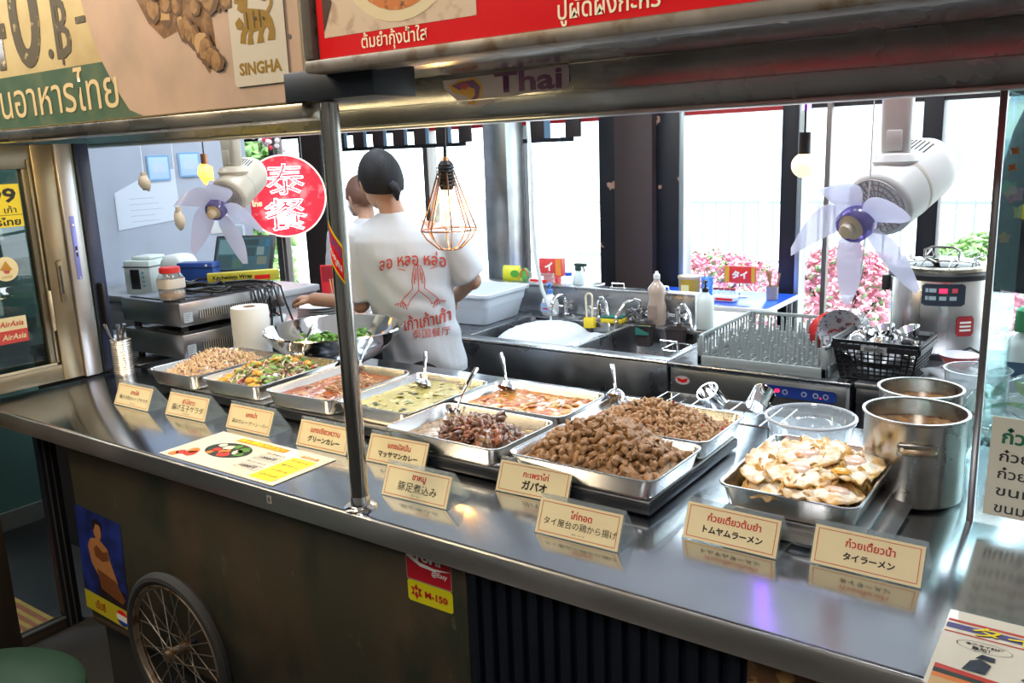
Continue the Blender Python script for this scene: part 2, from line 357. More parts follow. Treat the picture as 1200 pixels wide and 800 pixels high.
# stickers on the upper glass: board frame turned to face +x
def facing_x(name, label, cat, y, z): return thing(name, label, cat, (-2.4715, y, z), (0, 0, pi/2))
b = facing_x('price_sign', 'yellow 999 price sign with Thai words stuck inside the glass door', 'sign', 1.09, 1.435)
MB().rect(-.10, -.052, .085, .062, -.0002).build('sheet', flatc('sign_yellow', 'D9C51E'), b, smooth=0)
txt('999', b, black_print, .02, .032, w=.11, h=.040, y=-.0008, bold=.03); txt('เก้า เก้า เก้า', b, black_print, .01, -.005, w=.12, h=.02, y=-.0008)
MB().rect(-.10, -.021, .085, -.0195, -.0008).build('rule', black_print, b, smooth=0); txt('อาหารไทย', b, black_print, .012, -.037, w=.13, h=.022, y=-.0008, bold=.03)
b = facing_x('round_sticker', 'round cream sticker with a gold triangle below the yellow price sign', 'sticker', 1.108, 1.272)
MB().poly(circ(.033, 32), -.0002).build('disc', flatc('cream_dim', 'CFC6A0'), b, smooth=0)
MB().poly([(-.016, -.002), (.018, -.004), (.002, .022)], -.0008).build('emblem', flatc('emblem_gold', 'A87A22'), b, smooth=0); MB().poly([(-.008, -.003), (.012, -.004), (.006, -.013), (-.004, -.012)], -.0009).build('emblem_base', flatc('emblem_red', 'A8443A'), b, smooth=0)
txt('อาหารดี', b, flatc('emblem_gold', ''), 0, -.021, w=.028, y=-.0008)
b = facing_x('airline_sticker', 'cream and red two line sticker low on the glass door', 'sticker', 1.105, 1.105)
MB().rect(-.045, 0, .035, .036, -.0002).build('upper_half', flatc('cream_dim', ''), b, smooth=0); MB().rect(-.045, -.036, .035, 0, -.0002).build('lower_half', flatc('dim_red', 'B23A34'), b, smooth=0)
txt('AirAsia', b, flatc('dim_red', ''), -.004, .018, w=.064, y=-.0008, shear=.25, bold=.02); txt('AirAsia', b, flatc('cream_dim', ''), -.002, -.018, w=.064, y=-.0008, shear=.25, bold=.02)

# floor mat beyond the slot and the green stool
m_ = thing('striped_mat', 'red mat with yellow striped border on the floor behind the glass slot', 'mat', (-2.9, .86, .2))
MB().box((-.4, -.25, 0), (.4, .15, .006)).build('centre', mat('mat_red', (.30, .03, .03), .9), m_, smooth=0)
for k in range(7): MB().box((-.4, .15+k*.015, 0), (.4, .15+k*.015+.0145, .007)).build('stripe', mat('mat_yellow', (.42, .26, .06), .9) if k % 2 == 0 else mat('mat_rust', (.30, .10, .05), .9), m_, smooth=0)
st = thing('stool', 'round stool with dark green padded seat at the lower left corner', 'stool', (-1.80, .60, .2))
MB().lathe([(0, .255), (.20, .255), (.215, .268), (.215, .288), (.20, .300), (.12, .306), (0, .307)], 40).build('seat', mat('green_vinyl', (.006, .035, .018), .6, bump=(200, .2)), st)
for k in range(4):
    a = pi/4+k*pi/2; MB().tube([(.14*cos(a), .14*sin(a), .256), (.18*cos(a), .18*sin(a), 0)], .012).build('leg', black_metal, st)
MB().tube([(.165*cos(2*pi*k/24), .165*sin(2*pi*k/24), .10) for k in range(24)], .008, closed=True).build('foot_ring', black_metal, st)

# ---------------------------------------------------------------- counter
ct = thing('serving_counter', 'long stainless serving counter with a bent front edge', 'counter', (-1, 1.4, .2))
cx = lambda x, y, z: (x+1, y-1.4, z-.2)
MB().box(cx(-2.455, .972, .90), cx(1.3, 1.85, .93), .004).build('worktop', steel_counter, ct)
MB().box(cx(-2.455, .967, .887), cx(1.3, .9735, .9295), .003).build('fascia', steel, ct)
patina = mat('patina_panel', (.060, .056, .036), .45, .35, noise_=[(2.2, (.095, .066, .040), .45, .62), (5, (.035, .042, .028), .52, .66), (22, (.16, .15, .10), .68, .80)], bump=(9, .15), stretch=(1, 1, .6))
MB().box(cx(-2.068, 1.0, .42), cx(-.828, 1.012, .895), .002).build('front_panel', patina, ct)
MB().box(cx(-2.068, 1.001, .40), cx(-.828, 1.02, .42), .002).build('panel_edge', mat('panel_edge', (.05, .035, .02), .6), ct)
rib = mat('navy_corrugated', (.006, .010, .018), .4, .4)
for k in range(16):
    x = -.826+k*.0295; MB().box(cx(x, 1.0, .2), cx(x+.019, 1.014, .895), .003).build('rib', rib, ct)
MB().box(cx(-.828, 1.012, .2), cx(-.355, 1.02, .90)).build('rib_backing', rib, ct, smooth=0)
MB().box(cx(-.355, 1.0, .2), cx(1.3, 1.015, .895)).build('picture_panel', mat('picture_brown', (.10, .045, .015), .5, noise_=[(30, (.30, .16, .05), .5, .6), (55, (.02, .01, .006), .56, .62)]), ct, smooth=0)
MB().box(cx(-2.05, 1.02, .2), cx(1.3, 1.80, .90)).build('carcass', mat('carcass_dark', (.02, .02, .02), .8), ct, smooth=0)
MB().box(cx(-2.455, 1.40, .2), cx(-2.05, 1.80, .90)).build('carcass', mat('carcass_dark', (0, 0, 0)), ct, smooth=0)
# small grey tag on the counter edge
t = thing('edge_label', 'tiny white label stuck on the front edge of the counter', 'label', (-1.266, .9665, .912))
MB().rect(-.007, -.008, .007, .008, -.0003).build('paper', flatc('grey_label', '9A9690'), t, smooth=0); txt('B', t, black_print, 0, 0, h=.008, y=-.0008)

# poster and stickers on the front panel
b = board('poster', 'blue poster of a seated woman with a yellow band beside the wheel', 'poster', (-1.974, .9992, .58), (0, R(3), 0))
MB().rect(-.105, -.15, .095, .135).build('blue_ground', mat('poster_blue', (.012, .03, .22), .4, noise_=[(14, (.006, .012, .08), .4, .6)]), b, smooth=0)
MB().rect(-.105, -.15, .095, -.098, -.0006).build('yellow_band', flatc('poster_yellow', 'B9AC1C'), b, smooth=0)
skin_p = flatc('poster_skin', 'A8713F'); hair_p = flatc('poster_hair', '1D1110'); brown_p = flatc('poster_brown', '6E3E1C'); dkb = flatc('poster_dark', '1E1613')
f = MB().rect(-.03, -.098, .09, -.05, -.0007).build('stool_print', dkb, b, smooth=0)
MB().poly([(-.062, .035), (-.052, -.01), (-.02, -.045), (.05, -.06), (.058, -.03), (.035, .02), (.028, .05), (-.008, .068), (-.045, .06)], -.0009).build('figure', skin_p, b, smooth=0)
MB().poly([(-.035, .035), (-.02, .048), (.006, .035), (.028, .042), (.03, .02), (.0, .008), (-.03, .015)], -.0012).build('bodice', brown_p, b, smooth=0)
MB().poly([(-.03, -.018), (.05, -.03), (.085, -.07), (.07, -.085), (-.02, -.07)], -.0012).build('skirt', brown_p, b, smooth=0)
MB().poly([(-.01+.018*cos(a*.5236), .088+.026*sin(a*.5236)) for a in range(12)], -.0010).build('face', skin_p, b, smooth=0)
MB().poly([(-.03, .085), (-.026, .112), (-.008, .122), (.012, .112), (.012, .09), (.004, .106), (-.014, .106), (-.022, .09)], -.0014).build('hair', hair_p, b, smooth=0)
MB().poly([(.062+.026*cos(a*.3927), -.125+.022*sin(a*.3927)) for a in range(16)], -.0010).build('round_badge', white_print, b, smooth=0)
MB().poly([(.062+.026*cos(a*.3927), -.125+.022*sin(a*.3927)) for a in range(1, 8)], -.0013).build('badge_red', red_print, b, smooth=0)
MB().poly([(.062+.026*cos(a*.3927), -.125+.022*sin(a*.3927)) for a in range(9, 16)], -.0013).build('badge_blue', blue_print, b, smooth=0)
txt('เป๊ปซี่', b, flatc('poster_red_ink', '9A3010'), -.035, -.124, w=.045, h=.026, y=-.0010, bold=.03)
b = board('red_sticker', 'red sticker with white swoosh under the counter edge beside the corrugated panel', 'sticker', (-.905, .9992, .848))
MB().rect(-.052, -.026, .048, .035).build('ground', flatc('sticker_red', 'B01222'), b, smooth=0); MB().frame(-.052, -.026, .048, .035, .0012, -.0006).build('edge', flatc('grey_label', ''), b, smooth=0)
MB().poly([(-.05, .016), (-.02, .003), (.01, .001), (.047, .008), (.01, .006), (-.02, .010), (-.05, .026)], -.0007).build('swoosh', white_print, b, smooth=0)
txt('@Easy', b, white_print, .022, -.004, w=.034, y=-.0009, shear=.2); txt('TUMi', b, white_print, -.004, .022, w=.06, y=-.0009, bold=.04)
b = board('yellow_sticker', 'yellow M-150 sticker with red emblem directly below the red sticker', 'sticker', (-.907, .9992, .801))
MB().poly([(x, z) for x, z in rr(.10, .040, .006)]).build('ground', flatc('sticker_yellow', 'C9C410'), b, smooth=0)
MB().poly([(-.030+(.015 if k % 2 else .008)*cos(k*pi/6), (.015 if k % 2 else .008)*sin(k*pi/6)) for k in range(12)], -.0006).build('star_emblem', flatc('sticker_red', ''), b, smooth=0)
txt('M', b, flatc('sticker_yellow', ''), -.030, 0, h=.010, y=-.0009, bold=.03); txt('M-150', b, flatc('sticker_red', ''), .014, 0, w=.050, h=.013, y=-.0009, bold=.04)

# bicycle wheel on the cart front
w = thing('cart_wheel', 'small spoked bicycle wheel on the dark cart front', 'wheel', (-1.622, .955, .485))
ri = .168
MB().tube([(ri*cos(2*pi*k/64), 0, ri*sin(2*pi*k/64)) for k in range(64)], .014, 10, True).build('tyre', rubber, w)
rim = MB()
for yy in (-.008, .008): rim.tube([((ri-.014)*cos(2*pi*k/64), yy, (ri-.014)*sin(2*pi*k/64)) for k in range(64)], .0035, 6, True)
rim.loft([[(q*cos(2*pi*k/64), yy, q*sin(2*pi*k/64)) for k in range(64)] for q, yy in ((ri-.015, -.008), (ri-.022, 0), (ri-.015, .008))], False, False)
rim.build('rim', mat('rusty_steel', (.28, .22, .16), .35, .8, noise_=[(30, (.12, .06, .03), .5, .65)]), w)
MB().cyl((0, -.03, 0), (0, .03, 0), .012).cyl((0, -.022, 0), (0, -.018, 0), .02).cyl((0, .018, 0), (0, .022, 0), .02).build('hub', mat('rusty_steel', (0, 0, 0)), w)
sp = MB().cyl((0, 0, 0), (0, 0, 1), .0013, n=4).mesh('spoke', mat('spoke_steel', (.5, .45, .38), .3, .9))
for k in range(28):
    a = 2*pi*k/28; yy = .02 if k % 2 else -.02; a2 = a+(.9 if (k//2) % 2 else -.9)
    p0 = Vector((.018*cos(a2), yy, .018*sin(a2))); p1 = Vector(((ri-.02)*cos(a), 0, (ri-.02)*sin(a))); d = p1-p0
    o = link('spoke', sp, w, p0); o.rotation_euler = d.to_track_quat('Z', 'Y').to_euler(); o.scale = (1, 1, d.length)
MB().cyl((0, .01, 0), (0, .045, 0), .007).build('axle', black_metal, w)

# ---------------------------------------------------------------- canopy, pole and glass
cn = thing('stainless_canopy', 'stainless steel canopy and beam over the serving counter', 'canopy', (-1, 1.25, 1.69))
kx = lambda x, y, z: (x+1, y-1.25, z-1.69)
MB().box(kx(-3.2, 1.03, 1.69), kx(1.2, 1.53, 1.712), .002).build('ceiling_panel', canopy_steel, cn)
MB().box(kx(-3.2, 1.457, 1.598), kx(1.2, 1.50, 1.69), .003).build('rear_beam', canopy_steel, cn)
MB().box(kx(-3.2, 1.4545, 1.636), kx(1.2, 1.458, 1.6385)).build('seam', steel_dark, cn, smooth=0)
MB().box(kx(-3.2, 1.452, 1.590), kx(1.2, 1.51, 1.598), .002).build('bottom_lip', steel, cn)
MB().box(kx(-3.2, .966, 1.594), kx(-1.082, 1.03, 1.6185), .003).build('front_trim', mat('trim_steel', (.55, .50, .42), .28, 1, rnoise=(6, .18, .4)), cn)
MB().box(kx(-3.2, 1.03, 1.600), kx(-1.082, 1.045, 1.69)).build('trim_back', black_metal, cn, smooth=0)
br = MB().box((-.10, -.035, -.022), (.095, .06, .024), .002).build('mounting_block', mat('block_navy', (.006, .010, .016), .5), None, (-1.02, 1.0, 1.642))
tag(br, 'dark block joining the two overhead signs above the steel pole', 'bracket')
p = thing('counter_pole', 'upright polished steel pole standing on the counter edge', 'pole', (-1.055, .997, .93))
MB().tube([(0, 0, .003), (0, 0, .688)], .0155, 20).build('tube', mat('pole_steel', (.52, .49, .45), .16, 1, rnoise=(3, .1, .25)), p)
MB().lathe([(0, 0), (.029, 0), (.029, .003), (.023, .006), (.0175, .007), (.0165, .022), (.0157, .024)], 28).build('base_flange', chrome, p)
for a in (-.6, 2.5): MB().lathe([(.004, .0), (.004, .002), (0, .0035)], 10).build('screw', chrome, p, (.0235*cos(a), .0235*sin(a), .0035))
# wrapped sticker: a slanted band bent round the pole
def pole_patch(name, a0, a1, z0, z1, slope, rad, m, cut=0):
    mb = MB(); n = 14; g = []
    for j in range(2):
        row = []
        for k in range(n+1):
            t = k/n; a = a0+(a1-a0)*t; zt = (z1 if j else z0)+slope*(t-.5); row.append((rad*cos(a), rad*sin(a), zt))
        g.append(row)
    vs = g[0]+g[1]; mb.add(vs, [(k, k+1, n+2+k, n+1+k) for k in range(n)]); return mb.build(name, m, p)
stk = pole_patch('sticker_border', R(205), R(330), .425, .490, -.055, .0160, yellow_print)
pole_patch('sticker_red', R(208), R(327), .430, .485, -.055, .0162, red_print)
def on_pole(s, m, ang0, ang1, zc, h, slope, rad):
    me = text_mesh(s, 1, .03); xs_ = [v.co.x for v in me.vertices]; ys_ = [v.co.y for v in me.vertices]
    for v in me.vertices:
        t = (v.co.x-min(xs_))/(max(xs_)-min(xs_)); q = (v.co.y-min(ys_))/(max(ys_)-min(ys_)); v.co = v.co
        a = ang0+(ang1-ang0)*t; v.co = Vector((rad*cos(a), rad*sin(a), zc+slope*(t-.5)+(q-.5)*h))*S
    me.materials.clear(); me.materials.append(m); link('lettering', me, p)
on_pole('ARIGATO', mat('sticker_navy', (.05, .10, .32), .4), R(212), R(322), .472, .018, -.05, .01645); on_pole('ขอบคุณ', white_print, R(216), R(318), .446, .015, -.05, .01645)

gp = thing('glass_screen', 'tinted glass screen with steel corner post at the counter right end', 'screen', (-.16, 1.457, .93))
MB().box((-.006, -.003, 0), (.004, .012, .66), .001).build('corner_post', mat('post_grey', (.30, .30, .30), .3, .9), gp)
MB().box((.005, -.002, 0), (1.3, .003, .66)).build('front_pane', glass('screen_glass', (.86, .95, .95), .6), gp, smooth=0)
MB().box((-.003, .013, 0), (.003, .36, .66)).build('side_pane', green_glass, gp, smooth=0)

# overhead signs
b = board('menu_signboard', 'weathered cream and green overhead signboard with a fried dish photo', 'signboard', (-2.13, .97, 1.92))
MB().box((-1.05, 0, -.30), (1.055, .05, .35), .004).build('board', mat('sign_cream', (.62, .53, .30), .5, noise_=[(7, (.50, .40, .22), .4, .7)]), b)
ccx, ccz, cr = .88, .03, .445; zb = -.298; arcp = []
for k in range(49):
    a = R(45)+R(360)*k/48; x, z = ccx+cr*cos(a), ccz+cr*sin(a); arcp.append((min(x, 1.054), min(max(z, zb), .34)))
MB().poly([(-1.04, zb), (1.05, zb), (1.05, -.191), (-1.04, -.191)], -.0005).build('green_band', mat('sign_green', (.05, .10, .06), .5, noise_=[(12, (.09, .13, .07), .45, .65)]), b, smooth=0)
MB().poly(arcp, -.0009).build('pink_disc', mat('sign_pink', (.48, .34, .25), .5, noise_=[(6, (.36, .27, .20), .4, .7)]), b, smooth=0)
MB().rect(.75, zb, 1.052, -.20, -.0011).build('pink_corner', mat('sign_pink', (0, 0, 0)), b, smooth=0)
ink = mat('sign_ink', (.085, .07, .04), .6, noise_=[(40, (.35, .29, .16), .60, .66)])
txt('4', b, ink, .08, -.075, w=.12, h=.20, y=-.0014, bold=.01, res=6); txt('0', b, ink, .225, -.075, w=.12, h=.21, y=-.0014, bold=.02, res=6); txt('B', b, ink, .365, -.115, h=.115, w=.060, y=-.0014, bold=.01); MB().rect(.352, -.185, .359, -.045, -.0016).build('currency_bar', ink, b, smooth=0); txt('.', b, ink, .312, -.160, h=.02, y=-.0014); txt('-', b, ink, .437, -.108, w=.036, h=.012, y=-.0014)
txt('ร้านอาหารไทย', b, mat('sign_lettering', (.60, .47, .26), .5), .255, -.235, w=.56, h=.085, y=-.0014, bold=.004, res=5)
random.seed(4); fb = MB(); fb2 = MB()
blob = lambda cx_, cz_, r_, n=11: [(cx_+r_*(1+.25*random.uniform(-1, 1))*cos(2*pi*k/n), cz_+r_*(1+.25*random.uniform(-1, 1))*sin(2*pi*k/n)) for k in range(n)]
MB().poly([(.56, .12), (.54, .02), (.60, -.05), (.66, -.14), (.70, -.17), (.75, -.16), (.78, -.19), (.82, -.24), (.845, -.21), (.84, -.14), (.90, -.05), (.94, .1)], -.0013).build('dish_print', mat('dish_brown', (.16, .075, .02), .5, noise_=[(40, (.26, .14, .05), .45, .6), (25, (.07, .035, .012), .55, .68)]), b, smooth=0)
fb3 = MB(); cells = [(random.uniform(.585, .90), random.uniform(-.17, .11)) for _ in range(150)]
cells = [(x, z) for x, z in cells if z > -.13+1.5*max(0, .68-x)*.9 and (z > -.13 or .72 < x < .85)]+[(.76+.012*k, -.15-.010*k) for k in range(8)]
for k, (x, z) in enumerate(cells):
    r_ = random.uniform(.012, .022); yy = -.0016-.00003*k
    fb2.poly(blob(x+.003, z-.003, r_*1.15, 8), yy); (fb if k % 4 else fb3).poly(blob(x, z, r_*.88, 8), yy-.000015)
tag(fb3.build('fried_pieces_light_print', mat('dish_light', (.46, .29, .12), .5), b, smooth=0), kind='stuff')
tag(fb.build('fried_pieces_print', mat('dish_tan', (.32, .18, .065), .5, noise_=[(60, (.22, .11, .03), .45, .6)]), b, smooth=0), kind='stuff'); tag(fb2.build('fried_pieces_dark_print', mat('dish_dark', (.12, .06, .02), .5), b, smooth=0), kind='stuff')
MB().poly([(.47, .005), (.56, .04), (.6, .1), (.5, .08)], -.0012).build('garnish_print', mat('sign_orange', (.55, .24, .05), .5), b, smooth=0)
MB().poly([(x+.957, z-.183) for x, z in rr(.135, .168, .008)], -.0045).build('lion_card', flatc('lion_card_white', 'BFB9A8'), b, smooth=0)
gold2 = flatc('lion_gold', '8A6A12')
L_ = MB(); O = (.957, -.165)
def lp(pts): L_.poly([(O[0]+x, O[1]+z) for x, z in pts], -.0050-.00004*len(L_.f))
lp([(-.030, .010), (-.022, .018), (.015, .012), (.030, .008), (.034, -.010), (.020, -.018), (-.010, -.020), (-.028, -.012)])            # body
lp([(-.036, .045), (-.048, .038), (-.050, .028), (-.040, .026), (-.044, .018), (-.034, .012), (-.020, .014), (-.016, .028), (-.022, .042), (-.030, .052)])  # head and mane
lp([(-.030, -.008), (-.040, -.020), (-.044, -.034), (-.030, -.036), (-.028, -.024), (-.020, -.016)])
lp([(-.018, -.014), (-.024, -.030), (-.026, -.038), (-.010, -.038), (-.012, -.026), (-.006, -.016)])
lp([(.008, -.014), (.002, -.028), (-.002, -.038), (.016, -.038), (.014, -.026), (.022, -.014)])
lp([(.022, -.008), (.030, -.022), (.024, -.036), (.042, -.036), (.044, -.022), (.040, -.006), (.034, .004)])
lp([(-.052, -.002), (-.040, .006), (-.030, -.004), (-.036, -.014), (-.048, -.012)])
tp = [(.030, .006), (.040, .016), (.042, .028), (.036, .038), (.024, .040), (.018, .032), (.022, .026), (.028, .028)]
for a_, b_ in zip(tp, tp[1:]):
    d_ = Vector((b_[0]-a_[0], b_[1]-a_[1])).normalized()*.0035; lp([(a_[0]-d_.y, a_[1]+d_.x), (a_[0]+d_.y, a_[1]-d_.x), (b_[0]+d_.y, b_[1]-d_.x), (b_[0]-d_.y, b_[1]+d_.x)])
L_.build('lion_emblem', gold2, b, smooth=0); L2 = MB()
for x, z, r in ((-.028, .034, .003), (-.040, .034, .002), (.0, .0, .003), (.02, -.002, .003)): L2.poly([(O[0]+x+r*cos(k), O[1]+z+r*sin(k)) for k in range(6)], -.0062)
for x in (-.022, -.005, .010): L2.poly([(O[0]+x, O[1]+.012), (O[0]+x+.002, O[1]+.012), (O[0]+x+.003, O[1]-.014), (O[0]+x+.001, O[1]-.014)], -.0062)
L2.build('lion_detail', flatc('lion_dark', '463510'), b, smooth=0)
txt('SINGHA', b, gold2, .957, -.240, w=.105, h=.020, y=-.0050, bold=.035)
MB().cyl((1.03, -.002, -.2), (1.03, -.0, -.2), .004).build('rivet', steel_dark, b)

b = board('red_signboard', 'red overhead signboard with soup photos in a mottled metal frame', 'signboard', (-.06, .93, 1.90))
rust = mat('mottled_frame', (.17, .15, .125), .5, .5, noise_=[(22, (.10, .065, .035), .50, .62), (9, (.24, .22, .19), .52, .7)])
MB().box((-.94, .004, -.24), (.94, .05, .4), .002).build('board', flatc('sign_red', 'E0121A'), b)
for a_, b2 in (((-.965, -.004, -.244), (.965, .05, -.226)), ((-.965, -.004, -.2255), (-.945, .05, .4)), ((.945, -.004, -.2255), (.965, .05, .4))): MB().box(a_, b2, .003).build('frame_bar', rust, b)
MB().rect(-.925, -.197, -.645, .38, .0035).build('photo_ground', mat('photo_cream', (.62, .48, .34), .5, noise_=[(30, (.45, .32, .22), .5, .6)]), b, smooth=0)
MB().poly([(-.775+.115*cos(k*pi/16), -.085+.105*sin(k*pi/16)) for k in range(32)], .0030).build('bowl_print', flatc('bowl_cream', 'D8C8A0'), b, smooth=0)
MB().poly([(-.775+.098*cos(k*pi/16), -.080+.095*sin(k*pi/16)) for k in range(32)], .0026).build('soup_print', mat('soup_orange', (.55, .16, .03), .5, noise_=[(24, (.75, .40, .12), .5, .6), (30, (.10, .03, .01), .58, .64)]), b, smooth=0)
MB().poly([(-.925, -.19), (-.905, -.15), (-.915, -.12), (-.925, -.11)], .0028).build('garnish_print', mat('print_dark', (.05, .02, .015), .5), b, smooth=0)
MB().rect(-.60, -.155, -.28, .38, .0035).build('photo_ground', mat('photo_cream2', (.75, .70, .6), .5), b, smooth=0)
MB().poly([(-.44+.14*cos(k*pi/16), .01+.13*sin(k*pi/16)) for k in range(32)], .0030).build('dish_print', mat('curry_print', (.6, .35, .08), .5, noise_=[(24, (.5, .2, .05), .5, .6)]), b, smooth=0)
txt('ต้มยำกุ้งน้ำใส', b, flatc('sign_white', 'F2E9C8'), -.790, -.211, w=.122, h=.027, y=.0028, bold=.012); txt('ปูผัดผงกะหรี่', b, flatc('sign_white', ''), -.455, -.208, w=.135, h=.034, y=.0028, bold=.012)
b = board('airline_logo_sticker', 'white sticker with purple Thai lettering and gold swirl on the canopy beam', 'sticker', (-1.04, 1.456, 1.655))
MB().poly([(-.155, .026), (.150, .032), (.153, .025), (.153, -.008), (.145, -.012), (.05, -.013), (-.02, -.022), (-.06, -.033), (-.085, -.033), (-.12, -.016), (-.152, .010)], -.0005).build('ground', flatc('sticker_dull_white', 'A39CA6'), b, smooth=0)
for m, pts, y in ((gold_print, [(-.14, .015), (-.11, .024), (-.07, .026), (-.052, .010), (-.056, -.014), (-.075, -.028), (-.092, -.024), (-.088, -.012), (-.105, -.006), (-.128, .0)], -.0010),
                  (purple_print, [(-.132, .014), (-.108, .020), (-.074, .022), (-.058, .008), (-.062, -.012), (-.076, -.022), (-.084, -.018), (-.072, -.008), (-.072, .004), (-.09, .010), (-.112, .004)], -.0014),
                  (flatc('swirl_red', 'A01848'), [(-.112, .014), (-.096, .018), (-.084, .012), (-.094, .004), (-.106, .006)], -.0018)):
    MB().poly(pts, y).build('swirl', m, b, smooth=0)
txt('Thai', b, purple_print, .058, .011, w=.160, h=.040, y=-.0012, bold=.03)
# ---------------------------------------------------------------- price cards
card_m = mat('card_paper', (.72, .64, .40), .45, noise_=[(5, (.66, .58, .36), .4, .7)]); red_ink = flatc('red_ink', 'B8261C'); tilt = math.atan2(.024, .054)
def price_card(x0, x1, y, rot, thai, jap, sub, label, jw=.70, green=None):
    wd = .152; t = thing('price_card', label, 'card', ((x0+x1)/2, y, .93), (0, 0, rot), 'price cards along the counter')
    hw = wd/2
    mb = MB()
    for p, q in (((0, 0), (.026, .059)), ((.026, .059), (.066, 0)), ((.001, .0015), (.066, .0015))):
        dy, dz = q[0]-p[0], q[1]-p[1]; l = math.hypot(dy, dz); ny, nz = -dz/l*.0009, dy/l*.0009
        mb.add([(sx*hw, p[0]+sg*ny, p[1]+sg*nz) for sx in (-1, 1) for sg in (-1, 1)]+[(sx*hw, q[0]+sg*ny, q[1]+sg*nz) for sx in (-1, 1) for sg in (-1, 1)],
               [(0, 1, 3, 2), (4, 6, 7, 5), (0, 2, 6, 4), (1, 5, 7, 3), (0, 4, 5, 1), (2, 3, 7, 6)])
    mb.build('acrylic_stand', acrylic, t, smooth=0)
    c = MB().box((-hw+.002, -.0004, .002), (hw-.002, .0004, .058)).build('card', card_m, t, (0, -.0016, 0), (-tilt*1.0, 0, 0), smooth=0)
    MB().frame(-hw+.007, .006, hw-.007, .054, .0009, -.0008).build('border', red_ink, c, smooth=0)
    txt(thai, c, red_ink, .004, .041, h=.0130, y=-.0009, bold=.020); 
    if jap:
        n = len(jap); txt(jap, c, black_print, .004, .0245 if sub else .0215, w=wd*jw, y=-.0009, bold=0 if any('\u4e00' <= c_ <= '\u9fff' for c_ in jap) else .035)
    if green: txt(green[0], c, green_print, green[1], .0235, h=green[2], y=-.0009, bold=.02)
    if sub: txt(sub, c, black_print, .004, .0115, h=.0035, y=-.0009, bold=.01)
    return t
price_card(-2.106, -1.957, 1.157, .01, 'ลาบไก่', '鶏ひき肉のハーブサラダ', 'ラープ・ガイ', 'small cream price card farthest left, beside the glass door frame', .80)
price_card(-1.900, -1.745, 1.170, .04, 'ยำไข่ดาว', '揚げ玉子サラダ', 'ヤム カイダーオ', 'cream price card in front of the egg salad tray, second from left', .78)
price_card(-1.674, -1.513, 1.175, .02, 'แกงป่า', '森のカレー ゲーン・パー', None, 'cream price card behind the flat menu sheet left of the pole', .80)
price_card(-1.424, -1.272, 1.172, .02, 'แกงเขียวหวาน', 'グリーンカレー', None, 'cream price card for green curry partly hidden by the pole', .62)
price_card(-1.215, -1.070, 1.178, .05, 'แกงมัสมั่น', 'マッサマンカレー', None, 'cream price card just right of the pole, half behind another card', .66)
price_card(-1.070, -.910, 1.062, .03, 'ขาหมู', '豚足煮込み', 'カー・ムー', 'cream price card nearest the pole foot, in front of the row', .58)
price_card(-.897, -.742, 1.182, .04, 'กะเพราไก่', 'ガパオ', None, 'cream price card in front of the fried chicken tray left corner', .34)
price_card(-.740, -.580, 1.070, .02, 'ไก่ทอด', 'タイ屋台の鶏から揚げ', 'ガイ・トード', 'cream price card with long black title in front of the chicken tray', .86)
price_card(-.532, -.369, 1.171, -.01, 'ก๋วยเตี๋ยวต้มยำ', 'トムヤムラーメン', None, 'cream price card in front of the fried egg tray', .62)
price_card(-.337, -.177, 1.186, -.01, 'ก๋วยเตี๋ยวน้ำ', 'タイラーメン', None, 'cream price card farthest right, beside the glass screen', .46)

# ---------------------------------------------------------------- menu sheets lying on the counter
def menu_sheet(label, loc, rot, w, h, full=True):
    t = thing('menu_sheet', label, 'menu', loc, (0, 0, rot))
    c = MB().box((-w/2, -h/2, 0), (w/2, h/2, .001), 0).build('laminated_sheet', mat('laminate', (.74, .70, .58), .22, coat=.6), t, smooth=0)
    c2 = thing('tmp', None, None); bpy.data.objects.remove(c2)
    return t, c
def lay(c):   # prints are drawn in x-z and laid flat
    for o in c.children: o.rotation_euler = (-pi/2, 0, 0); o.location = (0, 0, .0012*S)
t, c = menu_sheet('laminated menu sheet with bowl picture lying left of the pole', (-1.459, 1.066, .931), -.005, .370, .164)
MB().rect(-.10, .052, .06, .072, -.0002).build('title_band', flatc('title_orange', 'D89010'), c, smooth=0); txt('タイ屋台メニュー', c, yellow_print, -.02, .062, w=.15, h=.016, y=-.0006, bold=.04)
MB().poly([(-.062+.062*cos(k*pi/14), .004+.040*sin(k*pi/14)) for k in range(28)], -.0002).build('bowl_print', flatc('menu_bowl', '1C2A1C'), c, smooth=0)
random.seed(2)
for nm, m, pts in (('green_food_print', flatc('menu_green', '4F8A2E'), [(-.03, .02, .014), (-.06, .028, .010), (-.02, -.002, .010)]), ('red_food_print', flatc('menu_red', 'C4321E'), [(-.05, -.018, .015), (-.09, -.005, .012), (-.12, -.05, .016), (-.145, -.055, .012)]),
                  ('white_food_print', flatc('menu_white', 'E4DCC4'), [(-.035, .006, .013), (-.075, .012, .015), (-.1, .018, .010)]), ('orange_food_print', flatc('menu_orange', 'D8792A'), [(-.065, -.004, .013), (-.09, -.022, .010), (-.13, -.035, .014), (-.155, -.066, .012)])):
    mb = MB()
    for x, z, r in pts: mb.poly(blob(x, z, r, 10), -.0005)
    mb.build(nm, m, c, smooth=0)
for z, s in ((.034, 'ランチセット'), (-.016, 'ディナーセット')):
    txt(s, c, black_print, .055, z, w=.058, y=-.0005, bold=.02); txt('1000円', c, black_print, .055, z-.022, w=.046, y=-.0005, bold=.01); MB().frame(.024, z-.034, .09, z-.011, .0007, -.0004).build('price_box', black_print, c, smooth=0)
MB().rect(.100, -.072, .168, .044, -.0002).build('yellow_panel', yellow_print, c, smooth=0); txt('お飲み物', c, flatc('title_orange', ''), .135, .055, w=.05, y=-.0005, bold=.04)
